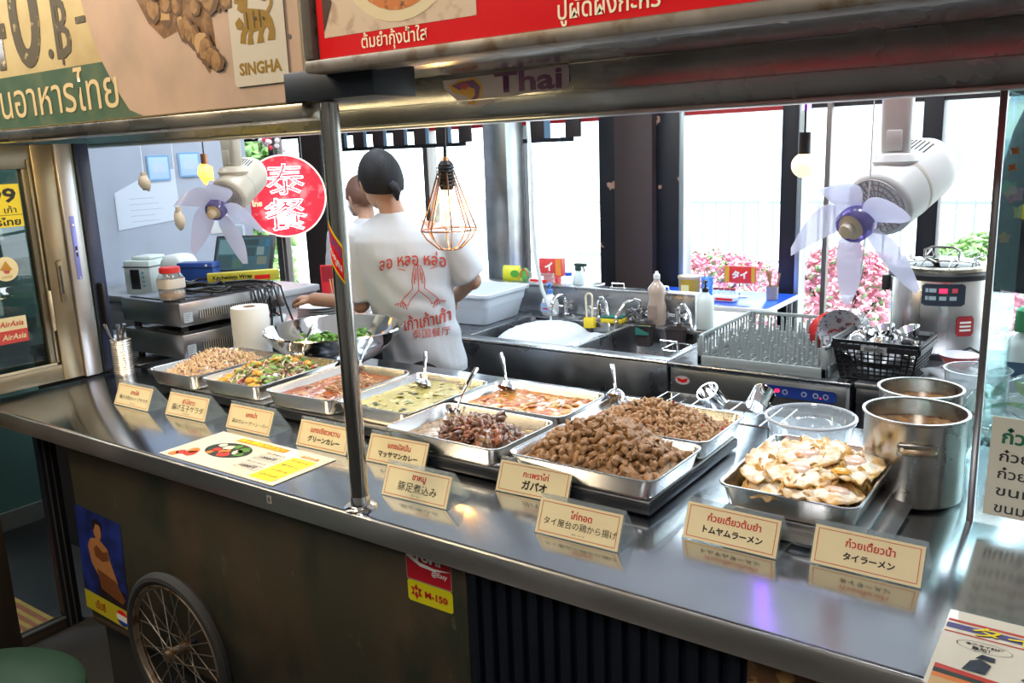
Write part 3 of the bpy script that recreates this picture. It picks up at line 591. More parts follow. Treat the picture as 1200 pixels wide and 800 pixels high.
for k in range(4): txt(['タイビール', 'サワー', 'ハイボール', 'ソフトドリンク'][k], c, black_print if k % 2 else red_ink, .134, .03-k*.027, w=.05, h=.009, y=-.0005, bold=.02)
lay(c)
t, c = menu_sheet('laminated menu sheet with yellow title at the lower right corner', (.02, 1.055, .931), .0, .32, .185)
MB().rect(-.158, .062, .158, .068, -.0002).rect(-.158, .034, .158, .037, -.0002).build('red_stripe', flatc('stripe_red', 'C2453A'), c, smooth=0); MB().rect(-.158, .045, .158, .058, -.0002).build('purple_stripe', flatc('stripe_purple', '54508A'), c, smooth=0)
txt('タイ屋台', c, black_print, -.053, .050, w=.152, h=.026, y=-.0004, bold=.01); txt('タイ屋台', c, yellow_print, -.055, .051, w=.150, h=.025, y=-.0008, bold=.018)
MB().ring([(-.112+.030*cos(k*pi/12), .014+.012*sin(k*pi/12)) for k in range(24)], .0008, -.0004).build('speech_bubble', black_print, c, smooth=0); txt('本格タイ料理', c, black_print, -.112, .017, w=.04, y=-.0005, bold=.03); txt('集結！', c, black_print, -.115, .009, w=.02, y=-.0005, bold=.03)
MB().poly([(-.047+.019*cos(k*pi/10), .020+.016*sin(k*pi/10)) for k in range(20)], -.0004).build('small_bowl_print', flatc('bowl_violet', '4A3350'), c, smooth=0); MB().poly([(-.046+.014*cos(k*pi/10), .016+.010*sin(k*pi/10)) for k in range(20)], -.0006).build('soup_print', flatc('menu_red', ''), c, smooth=0)
MB().poly([(.02+.075*cos(k*pi/18), -.055+.065*sin(k*pi/18)) for k in range(36)], -.0003).build('platter_print', flatc('menu_bowl', ''), c, smooth=0); MB().poly([(-.07, -.035), (-.055, -.01), (-.03, -.02), (.02, -.03), (0, -.08), (-.04, -.05)], -.0005).build('leaf_print', flatc('menu_leaf', '23402A'), c, smooth=0)
for nm, m, pts in (('beige_food_print', flatc('menu_beige', 'C9A672'), [(-.02, -.02, .020), (-.018, -.055, .022), (.03, -.09, .02)]), ('green_food_print', flatc('menu_green', ''), [(.03, -.005, .018), (.05, -.012, .014)]), ('white_food_print', flatc('menu_white', ''), [(.035, -.04, .020), (-.0, -.012, .014)]), ('orange_food_print', flatc('menu_orange', ''), [(.04, -.043, .010), (.01, -.08, .018)])):
    mb = MB()
    for x, z, r in pts: mb.poly(blob(x, z, r, 12), -.0007)
    mb.build(nm, m, c, smooth=0)
for k, m in enumerate((flatc('menu_red', ''), flatc('menu_bowl', ''), flatc('menu_orange', ''), flatc('menu_beige', ''))):
    MB().poly([(-.155, -.045-k*.01), (-.06, -.055-k*.008), (-.03, -.085), (-.155, -.058-k*.012)], -.0004-.0001*k).build('market_print', m, c, smooth=0)
MB().poly([(-.128, -.045), (-.122, -.022), (-.112, -.014), (-.100, -.022), (-.104, -.045)], -.0009).poly([(-.118, -.014), (-.112, -.002), (-.098, -.004), (-.098, -.014)], -.0009).build('seated_figure_print', flatc('print_navy', '252A3C'), c, smooth=0)
lay(c)
# menu board stuck behind/before the glass screen
t = board('menu_board', 'cream board with handwritten Thai menu lines on the right glass screen', 'sign', (-.02, 1.4525, 1.026), (0, R(1.2), 0))
MB().box((-.122, 0, -.08), (.122, .003, .08), 0).build('panel', mat('board_cream', (.60, .60, .50), .5), t, smooth=0)
txt('ก๋วยเตี๋ยว', t, green_print, -.052, .052, w=.11, h=.026, y=-.0008, bold=.03)
for k, s in enumerate(('ก๋วยเตี๋ยวน้ำใส', 'ก๋วยเตี๋ยวต้มยำ', 'ขนมจีนน้ำยา', 'ขนมจีนน้ำเงี้ยว')): txt(s, t, black_print, -.035, .020-k*.028, w=.145, h=.019, y=-.0008, bold=.012)

# ---------------------------------------------------------------- trays
def tray_mesh(w, d, h=.042):
    ro = .022; th = .0012; secs = []
    def sec(ww, dd, r, z): return [(x, y, z) for x, y in rr(ww, dd, r, 5)]
    taper = .012
    secs = [sec(w-taper*2-.016, d-taper*2-.016, ro-.008, 0), sec(w-taper*2-.004, d-taper*2-.004, ro, .003), sec(w-taper*2, d-taper*2, ro, .009), sec(w-.010, d-.010, ro, h-.004), sec(w-.002, d-.002, ro+.002, h-.004),
            sec(w, d, ro+.003, h-.002), sec(w-.001, d-.001, ro+.003, h), sec(w-.006, d-.006, ro, h+.0005), sec(w-.012, d-.012, ro-.001, h-.002), sec(w-taper*2-.003, d-taper*2-.003, ro-.002, .011), sec(w-taper*2-.018, d-taper*2-.018, ro-.008, .003)]
    return MB().loft(secs).mesh('tray', pan_steel, 50)
TR = {}
def tray(label, x, y, w, d, z=.957, rot=0., h=.042):
    k = (w, d, h); TR[k] = TR.get(k) or tray_mesh(w, d, h)
    o = link('food_tray', TR[k], None, (x, y, z), (0, 0, rot)); return tag(o, label, 'tray', 'stainless trays of food on the counter')
tray('stainless tray of minced herb salad farthest left', -2.020, 1.412, .205, .300, rot=.02)
tray('stainless tray of colourful egg salad, second from left', -1.795, 1.422, .215, .300, rot=.05)
tray('stainless tray of red jungle curry behind the steel pole', -1.545, 1.424, .225, .300, rot=.05)
tray('stainless tray of pale green curry right of the pole', -1.312, 1.436, .225, .300)
tray('stainless tray of orange curry in the back row', -1.048, 1.520, .290, .205, rot=.02)
tray('stainless tray of stewed pork trotters in the front row', -1.045, 1.300, .292, .205, rot=-.02)
tray('stainless tray piled with fried chicken pieces in front', -.735, 1.302, .298, .210, rot=-.01)
tray('stainless tray of minced basil chicken behind the fried chicken', -.738, 1.520, .300, .210)
tray('stainless tray of fried eggs at the right end', -.390, 1.385, .220, .292, h=.045, z=.957)
def warm(x0, y0, x1, y1, label):
    t = thing('warming_plate', label, 'warming plate', ((x0+x1)/2, (y0+y1)/2, .93)); w, d = (x1-x0)/2, (y1-y0)/2
    MB().box((-w, -d, .003), (w, d, .022), .003).build('body', black_metal, t); MB().box((-w+.004, -d+.004, .022), (w-.004, d-.004, .0262), .001).build('top_plate', steel, t)
    for sx in (-1, 1):
        for sy in (-1, 1): MB().cyl((sx*(w-.02), sy*(d-.02), 0), (sx*(w-.02), sy*(d-.02), .004), .008).build('foot', rubber, t)
warm(-2.10, 1.285, -1.665, 1.565, 'low black warming plate under the left salad trays')
warm(-1.655, 1.285, -1.205, 1.575, 'low black warming plate under the two curry trays')
warm(-1.185, 1.21, -.905, 1.605, 'low black warming plate under the trotter and orange curry trays')
warm(-.895, 1.21, -.60, 1.605, 'low black warming plate under the two chicken trays')
t = thing('warming_tray', 'flat shiny clear edged tray lying under the fried egg tray', 'tray', (-.375, 1.385, .93))
MB().loft([[(x, y, z) for x, y in rr(w, d, .03, 5)] for w, d, z in ((.235, .30, 0), (.25, .315, .008), (.262, .327, .0095), (.25, .315, .0125), (.20, .27, .018))]).build('shell', mat('lid_clear', (.30, .31, .31), .12, .6), t)
MB().box((-.10, -.13, .017), (.10, .13, .0268), .003).build('rack', steel_dark, t)

# ---------------------------------------------------------------- food
def local_surface(w, d, zf, nx=40, ny=30, r=.02):
    """heaped or liquid surface inside a tray, as a closed shallow solid"""
    mb = MB(); vs = []; fs = []
    for j in range(ny+1):
        for i in range(nx+1):
            x = (i/nx-.5)*w; y = (j/ny-.5)*d; vs.append((x, y, zf(x, y)))
    n = nx+1
    for j in range(ny):
        for i in range(nx): a = j*n+i; fs.append((a, a+1, a+1+n, a+n))
    mb.add(vs, fs); return mb
nz = lambda x, y, f, s=0: noise.noise(Vector((x*f+s, y*f-s, s*1.7)))
def mound(w, d, edge, top, p=1.6):
    def f(x, y):
        q = min(1, (abs(2*x/w)**2.6+abs(2*y/d)**2.6)**(1/2.6)); return edge+(top-edge)*max(0, 1-q**p)
    return f
random.seed(11)
# fried chicken: one thing per piece
chick = mat('fried_chicken', (.33, .175, .075), .42, noise_=[(45, (.47, .285, .14), .45, .62), (70, (.13, .055, .02), .56, .68)], bump=(160, .7))
chm = []
for k in range(9):
    v, f = lump(k+3, 2, .9, (random.uniform(.0085, .0135), random.uniform(.0055, .0075), random.uniform(.005, .0065)), bend=random.uniform(-24, 24), freq=1.5)
    chm.append(MB().add(v, f).mesh('chicken_piece', chick, 80))
cw, cd, cX, cY = .262, .172, -.735, 1.302; mf = mound(cw*1.06, cd*1.08, .985, 1.052, 1.9)
heap = local_surface(cw, cd, lambda x, y: mf(x, y)-.012+.004*nz(x, y, 60)-(.0 if abs(x) < cw/2-.003 else .01), 30, 20)
tag(heap.build('chicken_heap', chick, None, (cX, cY, 0)), 'fried chicken underneath, filling the front tray', 'fried chicken', kind='stuff')
pts = []
for k in range(288):
    best = None
    for _ in range(14):
        x, y = random.uniform(-cw/2+.008, cw/2-.008), random.uniform(-cd/2+.007, cd/2-.007)
        dd = min(((x-a)**2+(y-b_)**2 for a, b_ in pts[-230:]), default=9)
        if best is None or dd > best[0]: best = (dd, x, y)
    pts.append(best[1:])
    x, y = best[1:]; o = link('chicken_piece', chm[k % 9], None, (cX+x, cY+y, mf(x, y)-.004+(.006 if k > 200 else 0)), (random.uniform(-.9, .9), random.uniform(-.9, .9), random.uniform(0, 6.3)))
    o.scale = (random.uniform(.85, 1.25),)*3; tag(o, 'brown fried chicken piece in the heaped front tray', 'fried chicken', 'fried chicken pieces in the front tray')
# minced basil chicken
mince = mat('mince', (.40, .22, .10), .5, noise_=[(60, (.50, .30, .15), .45, .6), (80, (.22, .10, .04), .56, .68)], bump=(200, .5)); basil = mat('basil_leaf', (.02, .035, .012), .5); chili = mat('chili_red', (.40, .02, .01), .35)
bases = [lump(k, 1, .8, (1, .75, .7)) for k in range(6)]
mg = mound(.262, .176, .978, 1.030, 1.5)
def pl(i):
    x, y = random.uniform(-.128, .128), random.uniform(-.085, .085); r = random.uniform(.0045, .0085); m = 0
    if i % 30 == 0: m = 1; r *= 1.1
    if i % 75 == 0: m = 2
    return TRS((x, y, mg(x, y)+random.uniform(-.006, .004)), (random.uniform(0, 6), random.uniform(0, 6), random.uniform(0, 6)), (r*1.2, r, r*.8) if m == 0 else (r*1.6, r, r*.3)), i % 6, m
tag(scatter('basil_chicken', bases, 1900, pl, [mince, basil, chili], None, loc=(-.738, 1.520, 0)), 'minced basil chicken with dark leaves in the tray behind', 'basil chicken', kind='stuff')
# curries
def curry(name, label, cat, loc, w, d, z, m, chunks, mats, seed, n, amp=.0015, rot=0):
    t = thing(name, label, cat, (loc[0], loc[1], z), (0, 0, rot))
    local_surface(w, d, lambda x, y: amp*nz(x, y, 34, seed)+amp*.6*nz(x, y, 80, seed), 60, 44).build('sauce', m, t, smooth=80)
    random.seed(seed); bs = [lump(seed+k, 2, .7, (1, .8, .55)) for k in range(5)]
    o = scatter('floating_pieces', bs, n, chunks, mats, t); o['kind'] = 'stuff'; return t
gc = mat('green_curry', (.40, .37, .13), .22, noise_=[(9, (.48, .44, .20), .4, .6), (40, (.28, .29, .09), .56, .7)], coat=.4)
def ch(wd, dd, szs, wt, thick=.6):
    def f(i):
        m = random.choices(range(len(wt)), wt)[0]; r = random.uniform(*szs[m])
        return TRS((random.uniform(-wd, wd), random.uniform(-dd, dd), random.uniform(-.002, .001)), (random.uniform(-.3, .3), random.uniform(-.3, .3), random.uniform(0, 6)), (r*1.3, r, r*thick)), i % 5, m
    return f
curry('green_curry', 'pale green curry with dark aubergine bits in its tray', 'curry', (-1.312, 1.436), .198, .272, .983, gc, ch(.088, .125, [(.005, .010), (.004, .009), (.004, .007)], [5, 4, 2], .35), [mat('curry_chicken', (.50, .42, .20), .4), mat('aubergine_dark', (.02, .02, .016), .3), mat('aubergine_green', (.16, .22, .07), .4)], 5, 95)
oc = mat('orange_curry', (.46, .15, .025), .2, noise_=[(12, (.55, .23, .05), .4, .6), (50, (.26, .05, .008), .56, .7)], coat=.5)
curry('orange_curry', 'oily orange curry with potato lumps in the back tray', 'curry', (-1.048, 1.520), .262, .178, .983, oc, ch(.115, .075, [(.008, .015), (.007, .013)], [3, 4], .45), [mat('potato', (.60, .34, .11), .35, noise_=[(60, (.48, .22, .05), .45, .6)]), mat('curry_meat', (.42, .13, .05), .35, noise_=[(50, (.55, .24, .12), .45, .6)])], 7, 60, amp=.002)
rc = mat('jungle_curry', (.26, .06, .015), .2, noise_=[(10, (.34, .10, .03), .4, .6), (50, (.14, .03, .008), .55, .68)], coat=.5)
curry('jungle_curry', 'dark red jungle curry with shredded meat behind the pole', 'curry', (-1.545, 1.424), .198, .272, .981, rc, ch(.085, .12, [(.005, .010), (.004, .008)], [5, 2], .4), [mat('shredded_meat', (.42, .27, .15), .5), mat('curry_dark_bits', (.09, .03, .012), .4)], 9, 60)
shred = scatter('shredded_meat', bases, 60, lambda i: (TRS((random.uniform(-.012, .09), random.uniform(-.02, .11), .002+random.uniform(0, .007)), (random.uniform(-.4, .4), random.uniform(-.4, .4), random.uniform(-.5, 1.2)), (.013, .0035, .003)), i % 6, 0), [mat('shredded_meat', (0, 0, 0))], None, loc=(-1.555, 1.40, .983)); tag(shred, 'strips of shredded meat on the dark red curry', 'meat', kind='stuff')
# trotters
tr = thing('stewed_trotters', 'dark stewed pork trotters in brown broth, front tray', 'stew', (-1.045, 1.300, .975), -.02)
local_surface(.262, .178, lambda x, y: .0015*nz(x, y, 60, 2), 50, 34).build('broth', mat('broth', (.25, .17, .10), .18, noise_=[(25, (.36, .27, .18), .4, .6), (70, (.16, .10, .05), .55, .66)], coat=.6), tr)
random.seed(3); tm = mat('trotter_skin', (.15, .065, .030), .28, noise_=[(24, (.32, .18, .10), .50, .66), (40, (.06, .022, .010), .50, .64)], coat=.5, bump=(90, .6)); tm2 = mat('trotter_red', (.22, .06, .03), .28, noise_=[(30, (.36, .19, .11), .52, .66)], coat=.5, bump=(90, .6))
for k in range(26):
    a = random.uniform(0, 6.3); q = random.random()**.6; x, y = .025+.085*q*cos(a), .052*q*sin(a); zz = .022*(1-q)+.008
    v, f = lump(k+40, 3, .9, (random.uniform(.020, .032), random.uniform(.014, .020), random.uniform(.010, .015)), freq=1.9)
    MB().add(v, f).build('trotter_piece', tm2 if k % 5 == 2 else tm, tr, (x, y, zz), (random.uniform(-.7, .7), random.uniform(-.7, .7), a), smooth=80)
def pt(i):
    a = random.uniform(0, 6.3); q = random.random()**.5; x, y = .028+.095*q*cos(a), .062*q*sin(a); r = random.uniform(.004, .009)
    return TRS((x, y, .034*(1-q*q)+random.uniform(-.004, .008)), (random.uniform(0, 6),)*3, (r*1.5, r, r*.8)), i % 6, i % 4 == 0
o = scatter('shredded_pork', bases, 330, pt, [tm, tm2], tr); o['kind'] = 'stuff'
# minced herb salad (larb)
lb = mat('larb', (.58, .40, .24), .5, noise_=[(50, (.66, .50, .33), .45, .6), (60, (.40, .22, .11), .57, .7)]); onion = mat('shallot', (.28, .07, .12), .4); herb = mat('herb_leaf', (.10, .22, .03), .5, noise_=[(40, (.25, .38, .06), .45, .6)])
ml = mound(.17, .262, .980, 1.025, 1.5)
def pb(i):
    x, y = random.uniform(-.080, .080), random.uniform(-.125, .125); r = random.uniform(.0035, .0065); m = 1 if i % 28 == 0 else 2 if i % 80 == 0 else 0
    return TRS((x, y, ml(x, y)+random.uniform(-.004, .004)), (random.uniform(0, 6), random.uniform(0, 6), random.uniform(0, 6)), (r*1.9, r*.6, r*.6)), i % 6, m
tag(scatter('herb_salad', bases, 1500, pb, [lb, onion, herb], None, loc=(-2.020, 1.412, 0)), 'pale minced meat salad with shallot in the leftmost tray', 'salad', kind='stuff')
# egg salad
es = thing('egg_salad', 'bright salad of fried egg, greens and onion in second tray', 'salad', (-1.795, 1.422, 0.2-.2), .05)
mm = mound(.182, .265, .982, 1.022, 1.4); wonion = mat('white_onion', (.62, .52, .40), .35); tom = mat('tomato', (.50, .05, .02), .3)
def ps_(i):
    x, y = random.uniform(-.085, .085), random.uniform(-.125, .125); r = random.uniform(.004, .008); m = random.choices((0, 1, 2, 3), (6, 4, 2, 1))[0]
    s_ = ((r*2.0, r*.5, r*.45), (r*1.6, r*1.0, r*.3), (r*1.6, r*.5, r*.4), (r*1.2, r*.9, r*.7))[m]
    return TRS((x, y, mm(x, y)+random.uniform(-.004, .005)), (random.uniform(-.8, .8), random.uniform(-.8, .8), random.uniform(0, 6)), s_), i % 6, m
o = scatter('shredded_salad', bases, 950, ps_, [wonion, herb, onion, tom], es); o['kind'] = 'stuff'
yk = mat('orange_egg', (.62, .30, .03), .4, noise_=[(40, (.70, .46, .12), .5, .65)])
for k in range(22):
    x, y = random.uniform(-.075, .075), random.uniform(-.115, .115); v, f = lump(k+80, 2, .6, (.013, .011, .008)); MB().add(v, f).build('egg_piece', yk, es, (x, y, mm(x, y)+.004), (random.uniform(-.5, .5), random.uniform(-.5, .5), k), smooth=80)
def leafv(n=6):
    vs = []; fs = []
    for i in range(n+1):
        t = i/n; w_ = sin(pi*min(1, t*.95+.03))*.5; z = .3*sin(t*pi)
        vs += [(t*2-1, -w_, z), (t*2-1, 0, z-.12), (t*2-1, w_, z)]
    for i in range(n): a = i*3; fs += [(a, a+1, a+4, a+3), (a+1, a+2, a+5, a+4)]
    return vs, fs
for k in range(26):
    x, y = random.uniform(-.08, .08), random.uniform(-.12, .12); v, f = leafv(); MB().at(sc=(.014, .014, .014)).add(v, f).build('herb_leaf', mat('herb_leaf', (0, 0, 0)), es, (x, y, mm(x, y)+.008), (random.uniform(-.6, .6), random.uniform(-.6, .6), random.uniform(0, 6)), smooth=80)
# fried eggs
eggm = mat('fried_egg', (.82, .76, .62), .3, noise_=[(24, (.68, .43, .15), .51, .63)], attr=(.66, .36, .08), sss=.05, coat=.25, bump=(110, .7))
yolk = mat('yolk_pink', (.82, .58, .46), .25, noise_=[(40, (.80, .36, .16), .50, .62)], coat=.5); yolk2 = mat('yolk_orange', (.85, .42, .06), .25, coat=.5)
def egg_mesh(seed, r0=.046):
    random.seed(seed); nr, na = 12, 48; vs = [(0, 0, .004)]; tone = [0]; fs = []
    for i in range(1, nr+1):
        q = i/nr
        for k in range(na):
            a = 2*pi*k/na; rim_ = 1+.20*noise.noise(Vector((cos(a)*1.4+seed, sin(a)*1.4, seed)))+.025*noise.noise(Vector((cos(a)*6+seed, sin(a)*6, 1)))
            r = r0*q*rim_; ruf = max(0, q-.4)**1.5*.016*noise.noise(Vector((cos(a)*3+seed, sin(a)*3, q*2)))*1.6+.0045*noise.noise(Vector((r*60*cos(a), r*60*sin(a), seed)))+.0022*noise.noise(Vector((r*150*cos(a), r*150*sin(a), seed)))
            vs.append((r*cos(a), r*sin(a), .004*(1-q)+.004*sin(q*6+seed)*.4+ruf))
            tone.append(min(1, max(0, (q-.58)*2.0+1.0*noise.noise(Vector((q*cos(a)*5+seed, q*sin(a)*5, seed))))))
    for k in range(na): fs.append((0, 1+k, 1+(k+1) % na))
    for i in range(nr-1):
        for k in range(na): a = 1+i*na+k; b_ = 1+i*na+(k+1) % na; fs.append((a, a+na, b_+na, b_))
    n0 = len(vs)            # underside closes the sheet
    vs2 = [(x, y, z-.0025) for x, y, z in vs]; fs2 = [tuple(i+n0 for i in reversed(f)) for f in fs]
    rimf = [(1+(nr-1)*na+k, 1+(nr-1)*na+k+n0, 1+(nr-1)*na+(k+1) % na+n0, 1+(nr-1)*na+(k+1) % na) for k in range(na)]
    mb = MB().add(vs+vs2, fs+fs2+rimf); mb.tone = tone+tone; return mb.mesh('fried_egg', eggm, 80)
EM = [egg_mesh(k) for k in range(1, 7)]
ym = MB().lathe([(.021, -.003), (.019, .001), (.014, .0035), (.007, .0048), (0, .005)], 24).mesh('yolk', yolk, 80); ym2 = MB().lathe([(.016, -.001), (.014, .003), (.009, .0055), (0, .0065)], 20).mesh('yolk', yolk2, 80)
EX, EY = -.390, 1.385; me_ = mound(.205, .275, .982, 1.022, 1.7)
random.seed(21)
crisp = mat('crisp_egg', (.64, .37, .10), .45, noise_=[(40, (.74, .52, .20), .45, .6), (60, (.42, .20, .06), .60, .72)], bump=(120, .7))
def pc(i):
    x, y = random.uniform(-.090, .090), random.uniform(-.125, .125); r = random.uniform(.006, .013)
    return TRS((x, y, me_(x, y)-.006+random.uniform(-.003, .006)), (random.uniform(0, 6), random.uniform(0, 6), random.uniform(0, 6)), (r*1.5, r, r*.6)), i % 6, 0
bsc = [lump(k+60, 2, 1.1, (1, .8, .8), freq=2.2) for k in range(6)]
tag(scatter('crisp_egg_edges', bsc, 260, pc, [crisp], None, loc=(EX, EY, 0)), 'golden crisp fried egg whites filling the right end tray', 'fried egg', kind='stuff')
spots = [(-.055, .098, 1.0), (.01, .105, 1.0), (.062, .085, .9), (-.060, .045, 1.0), (.0, .05, 1.05), (.062, .03, 1), (-.062, -.012, .95), (-.005, -.008, 1.1), (.058, -.035, 1.0), (-.058, -.068, .95), (-.002, -.062, 1.1), (.060, -.088, 1.0), (-.030, -.108, .85), (.022, -.108, .9)]
where = ['at the back left corner', 'at the middle of the back edge', 'at the back right corner', 'on the left side, second row from the back', 'near the centre of the second row', 'on the right side, second row from the back', 'on the left side at mid tray', 'topmost in the middle of the heap', 'on the right side with a broken orange yolk', 'on the left side of the front half', 'with a large pink yolk in the front middle', 'at the front right corner', 'at the front left edge', 'at the front edge right of the centre']
for k, (x, y, s_) in enumerate(spots):
    t = thing('fried_egg', 'crisp fried egg '+where[k]+' of the egg tray', 'fried egg', (EX+x, EY+y, me_(x, y)+.002+.002*(k % 3)), (-y*1.2+random.uniform(-.12, .12), x*1.4+random.uniform(-.12, .12), random.uniform(0, 6)), 'fried eggs in the right end tray')
    o = link('white', EM[k % 6], t); o.scale = (s_,)*3
    if k in (1, 4, 5, 7, 8, 10, 11, 3): link('yolk', ym2 if k == 8 else ym, t, (.004*cos(k), .004*sin(k), .0045))

# ---------------------------------------------------------------- ladles
def ladle(label, x, y, z, dx, dy, dz, flip=0, r=.021, m=chrome):
    t = thing('ladle', label, 'ladle', (x, y, z)); pr = [(0, -r*.55)]
    bowl = MB().lathe([(.001, -r*.62), (r*.5, -r*.52), (r*.85, -r*.2), (r, .004), (r*1.03, .005), (r*.96, .003), (r*.80, -r*.2), (r*.46, -r*.45), (.001, -r*.54)], 24)
    if flip: bowl = MB(); bowl.at(rot=(pi*.8, 0, 0)).lathe([(.001, -r*.62), (r*.5, -r*.52), (r*.85, -r*.2), (r, .004), (r*1.03, .005), (r*.96, .003), (r*.80, -r*.2), (r*.46, -r*.45), (.001, -r*.54)], 24)
    bowl.build('bowl', m, t, smooth=60); d = Vector((dx, dy, dz)); a = Vector((d.x, d.y, 0)).normalized()*r*.9
    P = [a+Vector((0, 0, .002)), a*1.2+Vector((0, 0, .012))+d*.1, a+d*.4+Vector((0, 0, .01)), a+d*.75+Vector((0, 0, .006)), a+d, a+d*1.05+Vector((0, 0, -.006))]
    MB().tube(P, [.0035, .003, .0035, .0055, .006, .003], 10).build('handle', m, t, smooth=60)
ladle('chrome ladle standing in the green curry', -1.355, 1.518, .992, -.035, .05, .055, 1)
ladle('chrome ladle standing in the orange curry', -1.150, 1.580, .994, -.055, .06, .055, 1, .023)
ladle('chrome ladle leaning right in the trotter broth', -1.142, 1.365, .992, .0, .075, .075, 0, .018)
ladle('chrome ladle in the basil chicken behind the fried chicken', -.870, 1.595, 1.008, -.035, .05, .045, 1, .022)
ladle('chrome ladle with dark reflection standing in the egg salad', -1.775, 1.50, 1.022, -.01, .06, .07, 0, .014)
ladle('chrome ladle behind the pole in the red jungle curry', -1.62, 1.56, .994, -.02, .07, .055, 0, .014)

# ---------------------------------------------------------------- big bowl, roll, can
t = thing('mixing_bowl', 'large shiny steel mixing bowl behind the curry trays', 'bowl', (-1.90, 1.745, .93))
Rb = .205
MB().lathe([(0, .001), (.075, 0), (.085, .004), (.14, .035), (.185, .078), (Rb, .108), (Rb+.004, .110), (Rb+.001, .114), (Rb-.004, .110), (.181, .080), (.136, .038), (.08, .007), (0, .006)], 56).build('shell', chrome, t, smooth=60)
random.seed(8)
o = scatter('chopped_greens', [leafv(4)]*2+[lump(1, 1, .8, (1, .5, .4))], 330, lambda i: (TRS(((.02+.10*random.random())*cos(i*2.4), (.02+.10*random.random())*sin(i*2.4), .062+random.uniform(-.012, .022)), (random.uniform(-1, 1), random.uniform(-1, 1), random.uniform(0, 6)), random.uniform(.010, .018)), i % 3, 0), [mat('greens', (.07, .20, .02), .5, noise_=[(30, (.16, .34, .04), .45, .6)])], t); tag(o, kind='stuff')
t = thing('paper_roll', 'upright white kitchen paper roll behind the salad trays', 'paper roll', (-2.215, 1.69, .93))
MB().lathe([(.018, .001), (.056, 0), (.058, .003), (.058, .158), (.0565, .161), (.020, .161), (.018, .158), (.018, .001)], 36).build('paper', mat('paper_white', (.80, .80, .77), .8, bump=(90, .1)), t, smooth=60)
MB().lathe([(.0165, .002), (.018, .002), (.018, .162), (.0165, .162), (.0165, .002)], 24).build('core', mat('cardboard', (.40, .28, .16), .8), t)
t = thing('cutlery_can', 'ribbed tin can holding cutlery beside the door frame', 'can', (-2.395, 1.36, .93))
pr = [(0, .001), (.028, 0)]
for k in range(14): pr += [(.0295, .006+k*.0068), (.0275, .0094+k*.0068)]
pr += [(.030, .104), (.0285, .105), (.0275, .10), (.0265, .004), (0, .004)]
MB().lathe(pr, 32).build('can_wall', steel, t, smooth=30)
for k, (dx, dy, a, m) in enumerate([(-.008, .004, .16, chrome), (.010, .006, -.1, chrome), (.002, -.01, .05, steel_dark), (-.012, -.006, -.25, chrome)]):
    MB().tube([(dx*.4, dy*.4, .01), (dx+a*.05, dy, .09), (dx+a*.14, dy+a*.04, .150)], [.0022, .0030, .0052], 8).build('utensil', m, t)

# ---------------------------------------------------------------- pots and tubs at the right
def stockpot(name, label, x, y, r, h, liquid, rot=0):
    t = thing(name, label, 'pot', (x, y, .93), rot); m = mat('pot_steel', (.50, .48, .45), .26, 1, noise_=[(6, (.30, .27, .23), .45, .66)], rnoise=(8, .18, .4))
    MB().lathe([(0, .001), (r-.008, 0), (r-.001, .005), (r, .012), (r, h-.006), (r+.004, h-.003), (r+.004, h), (r-.001, h), (r-.002, h-.004), (r-.003, .012), (r-.012, .004), (0, .004)], 56).build('body', m, t, smooth=45)
    for s_ in (-1, 1):
        mb = MB(); P = []
        for k in range(9): a = pi*k/8; P.append((.024*cos(a)*1, -s_*(r+.003+.016*sin(a)**.6), h*.70+.002*sin(a)))
        mb.tube(P, .0048, 8).build('handle', mat('handle_bronze', (.42, .34, .22), .3, .9), t)
        MB().box((-.031, -s_*r-.0025, h*.70-.010), (.031, -s_*r+.0025, h*.70+.010), .002).build('handle_plate', m, t)
    if liquid: MB().lathe([(r-.003, h*.80), (r*.6, h*.802), (0, h*.80)], 40).build('broth', mat('broth_brown', (.17, .075, .028), .25, coat=.4, noise_=[(30, (.26, .13, .05), .5, .62)]), t)
    return t
stockpot('stock_pot', 'steel stock pot of brown broth in front of the glass post', -.262, 1.527, .080, .150, True, .25)
stockpot('stock_pot', 'second steel stock pot directly behind the front one', -.290, 1.725, .072, .138, True, .2)
t = thing('saucepan_lid', 'round steel pot lid standing upright beside the stock pots', 'lid', (-.196, 1.735, 1.005), (R(8), R(96), R(-12)))
MB().lathe([(0, .014), (.02, .0135), (.06, .009), (.070, .003), (.074, .004), (.077, .002), (.079, .0), (.077, -.002), (.070, .0), (.06, .006), (0, .011)], 48).build('dome', chrome, t, smooth=60)
MB().lathe([(0, .013), (.006, .013), (.006, .024), (.014, .028), (.014, .032), (0, .034)], 20).build('knob', chrome, t)
t = thing('clear_tub', 'round clear plastic tub with a bowl inside beside the egg tray', 'tub', (-.475, 1.665, .93))
MB().lathe([(0, .001), (.068, 0), (.072, .004), (.082, .060), (.087, .064), (.087, .070), (.082, .072), (.079, .066), (.069, .006), (0, .004)], 44).build('tub_wall', clear_plastic, t, smooth=60); MB().tube([(.085*cos(k*pi/24), .085*sin(k*pi/24), .069) for k in range(48)], .0032, 8, True).build('rim', mat('clear_rim', (.60, .62, .66), .15, coat=.6), t)
MB().lathe([(0, .012), (.035, .012), (.050, .034), (.055, .050), (.057, .051), (.053, .050), (.046, .034), (.033, .015), (0, .015)], 36).build('inner_bowl', clear_plastic, t, smooth=60)
def cup(label, x, y, z, rot):
    t = thing('steel_cup', label, 'cup', (x, y, z), rot); r, h = .024, .046
    MB().lathe([(0, 0), (r-.002, 0), (r, .002), (r, h-.002), (r+.0012, h), (r-.001, h), (r-.001, .003), (0, .0025)], 32).build('wall', chrome, t, smooth=40)
    return t
rk = thing('wire_rack', 'shallow wire rack carrying two steel cups behind the basil chicken', 'rack', (-.69, 1.715, .93))
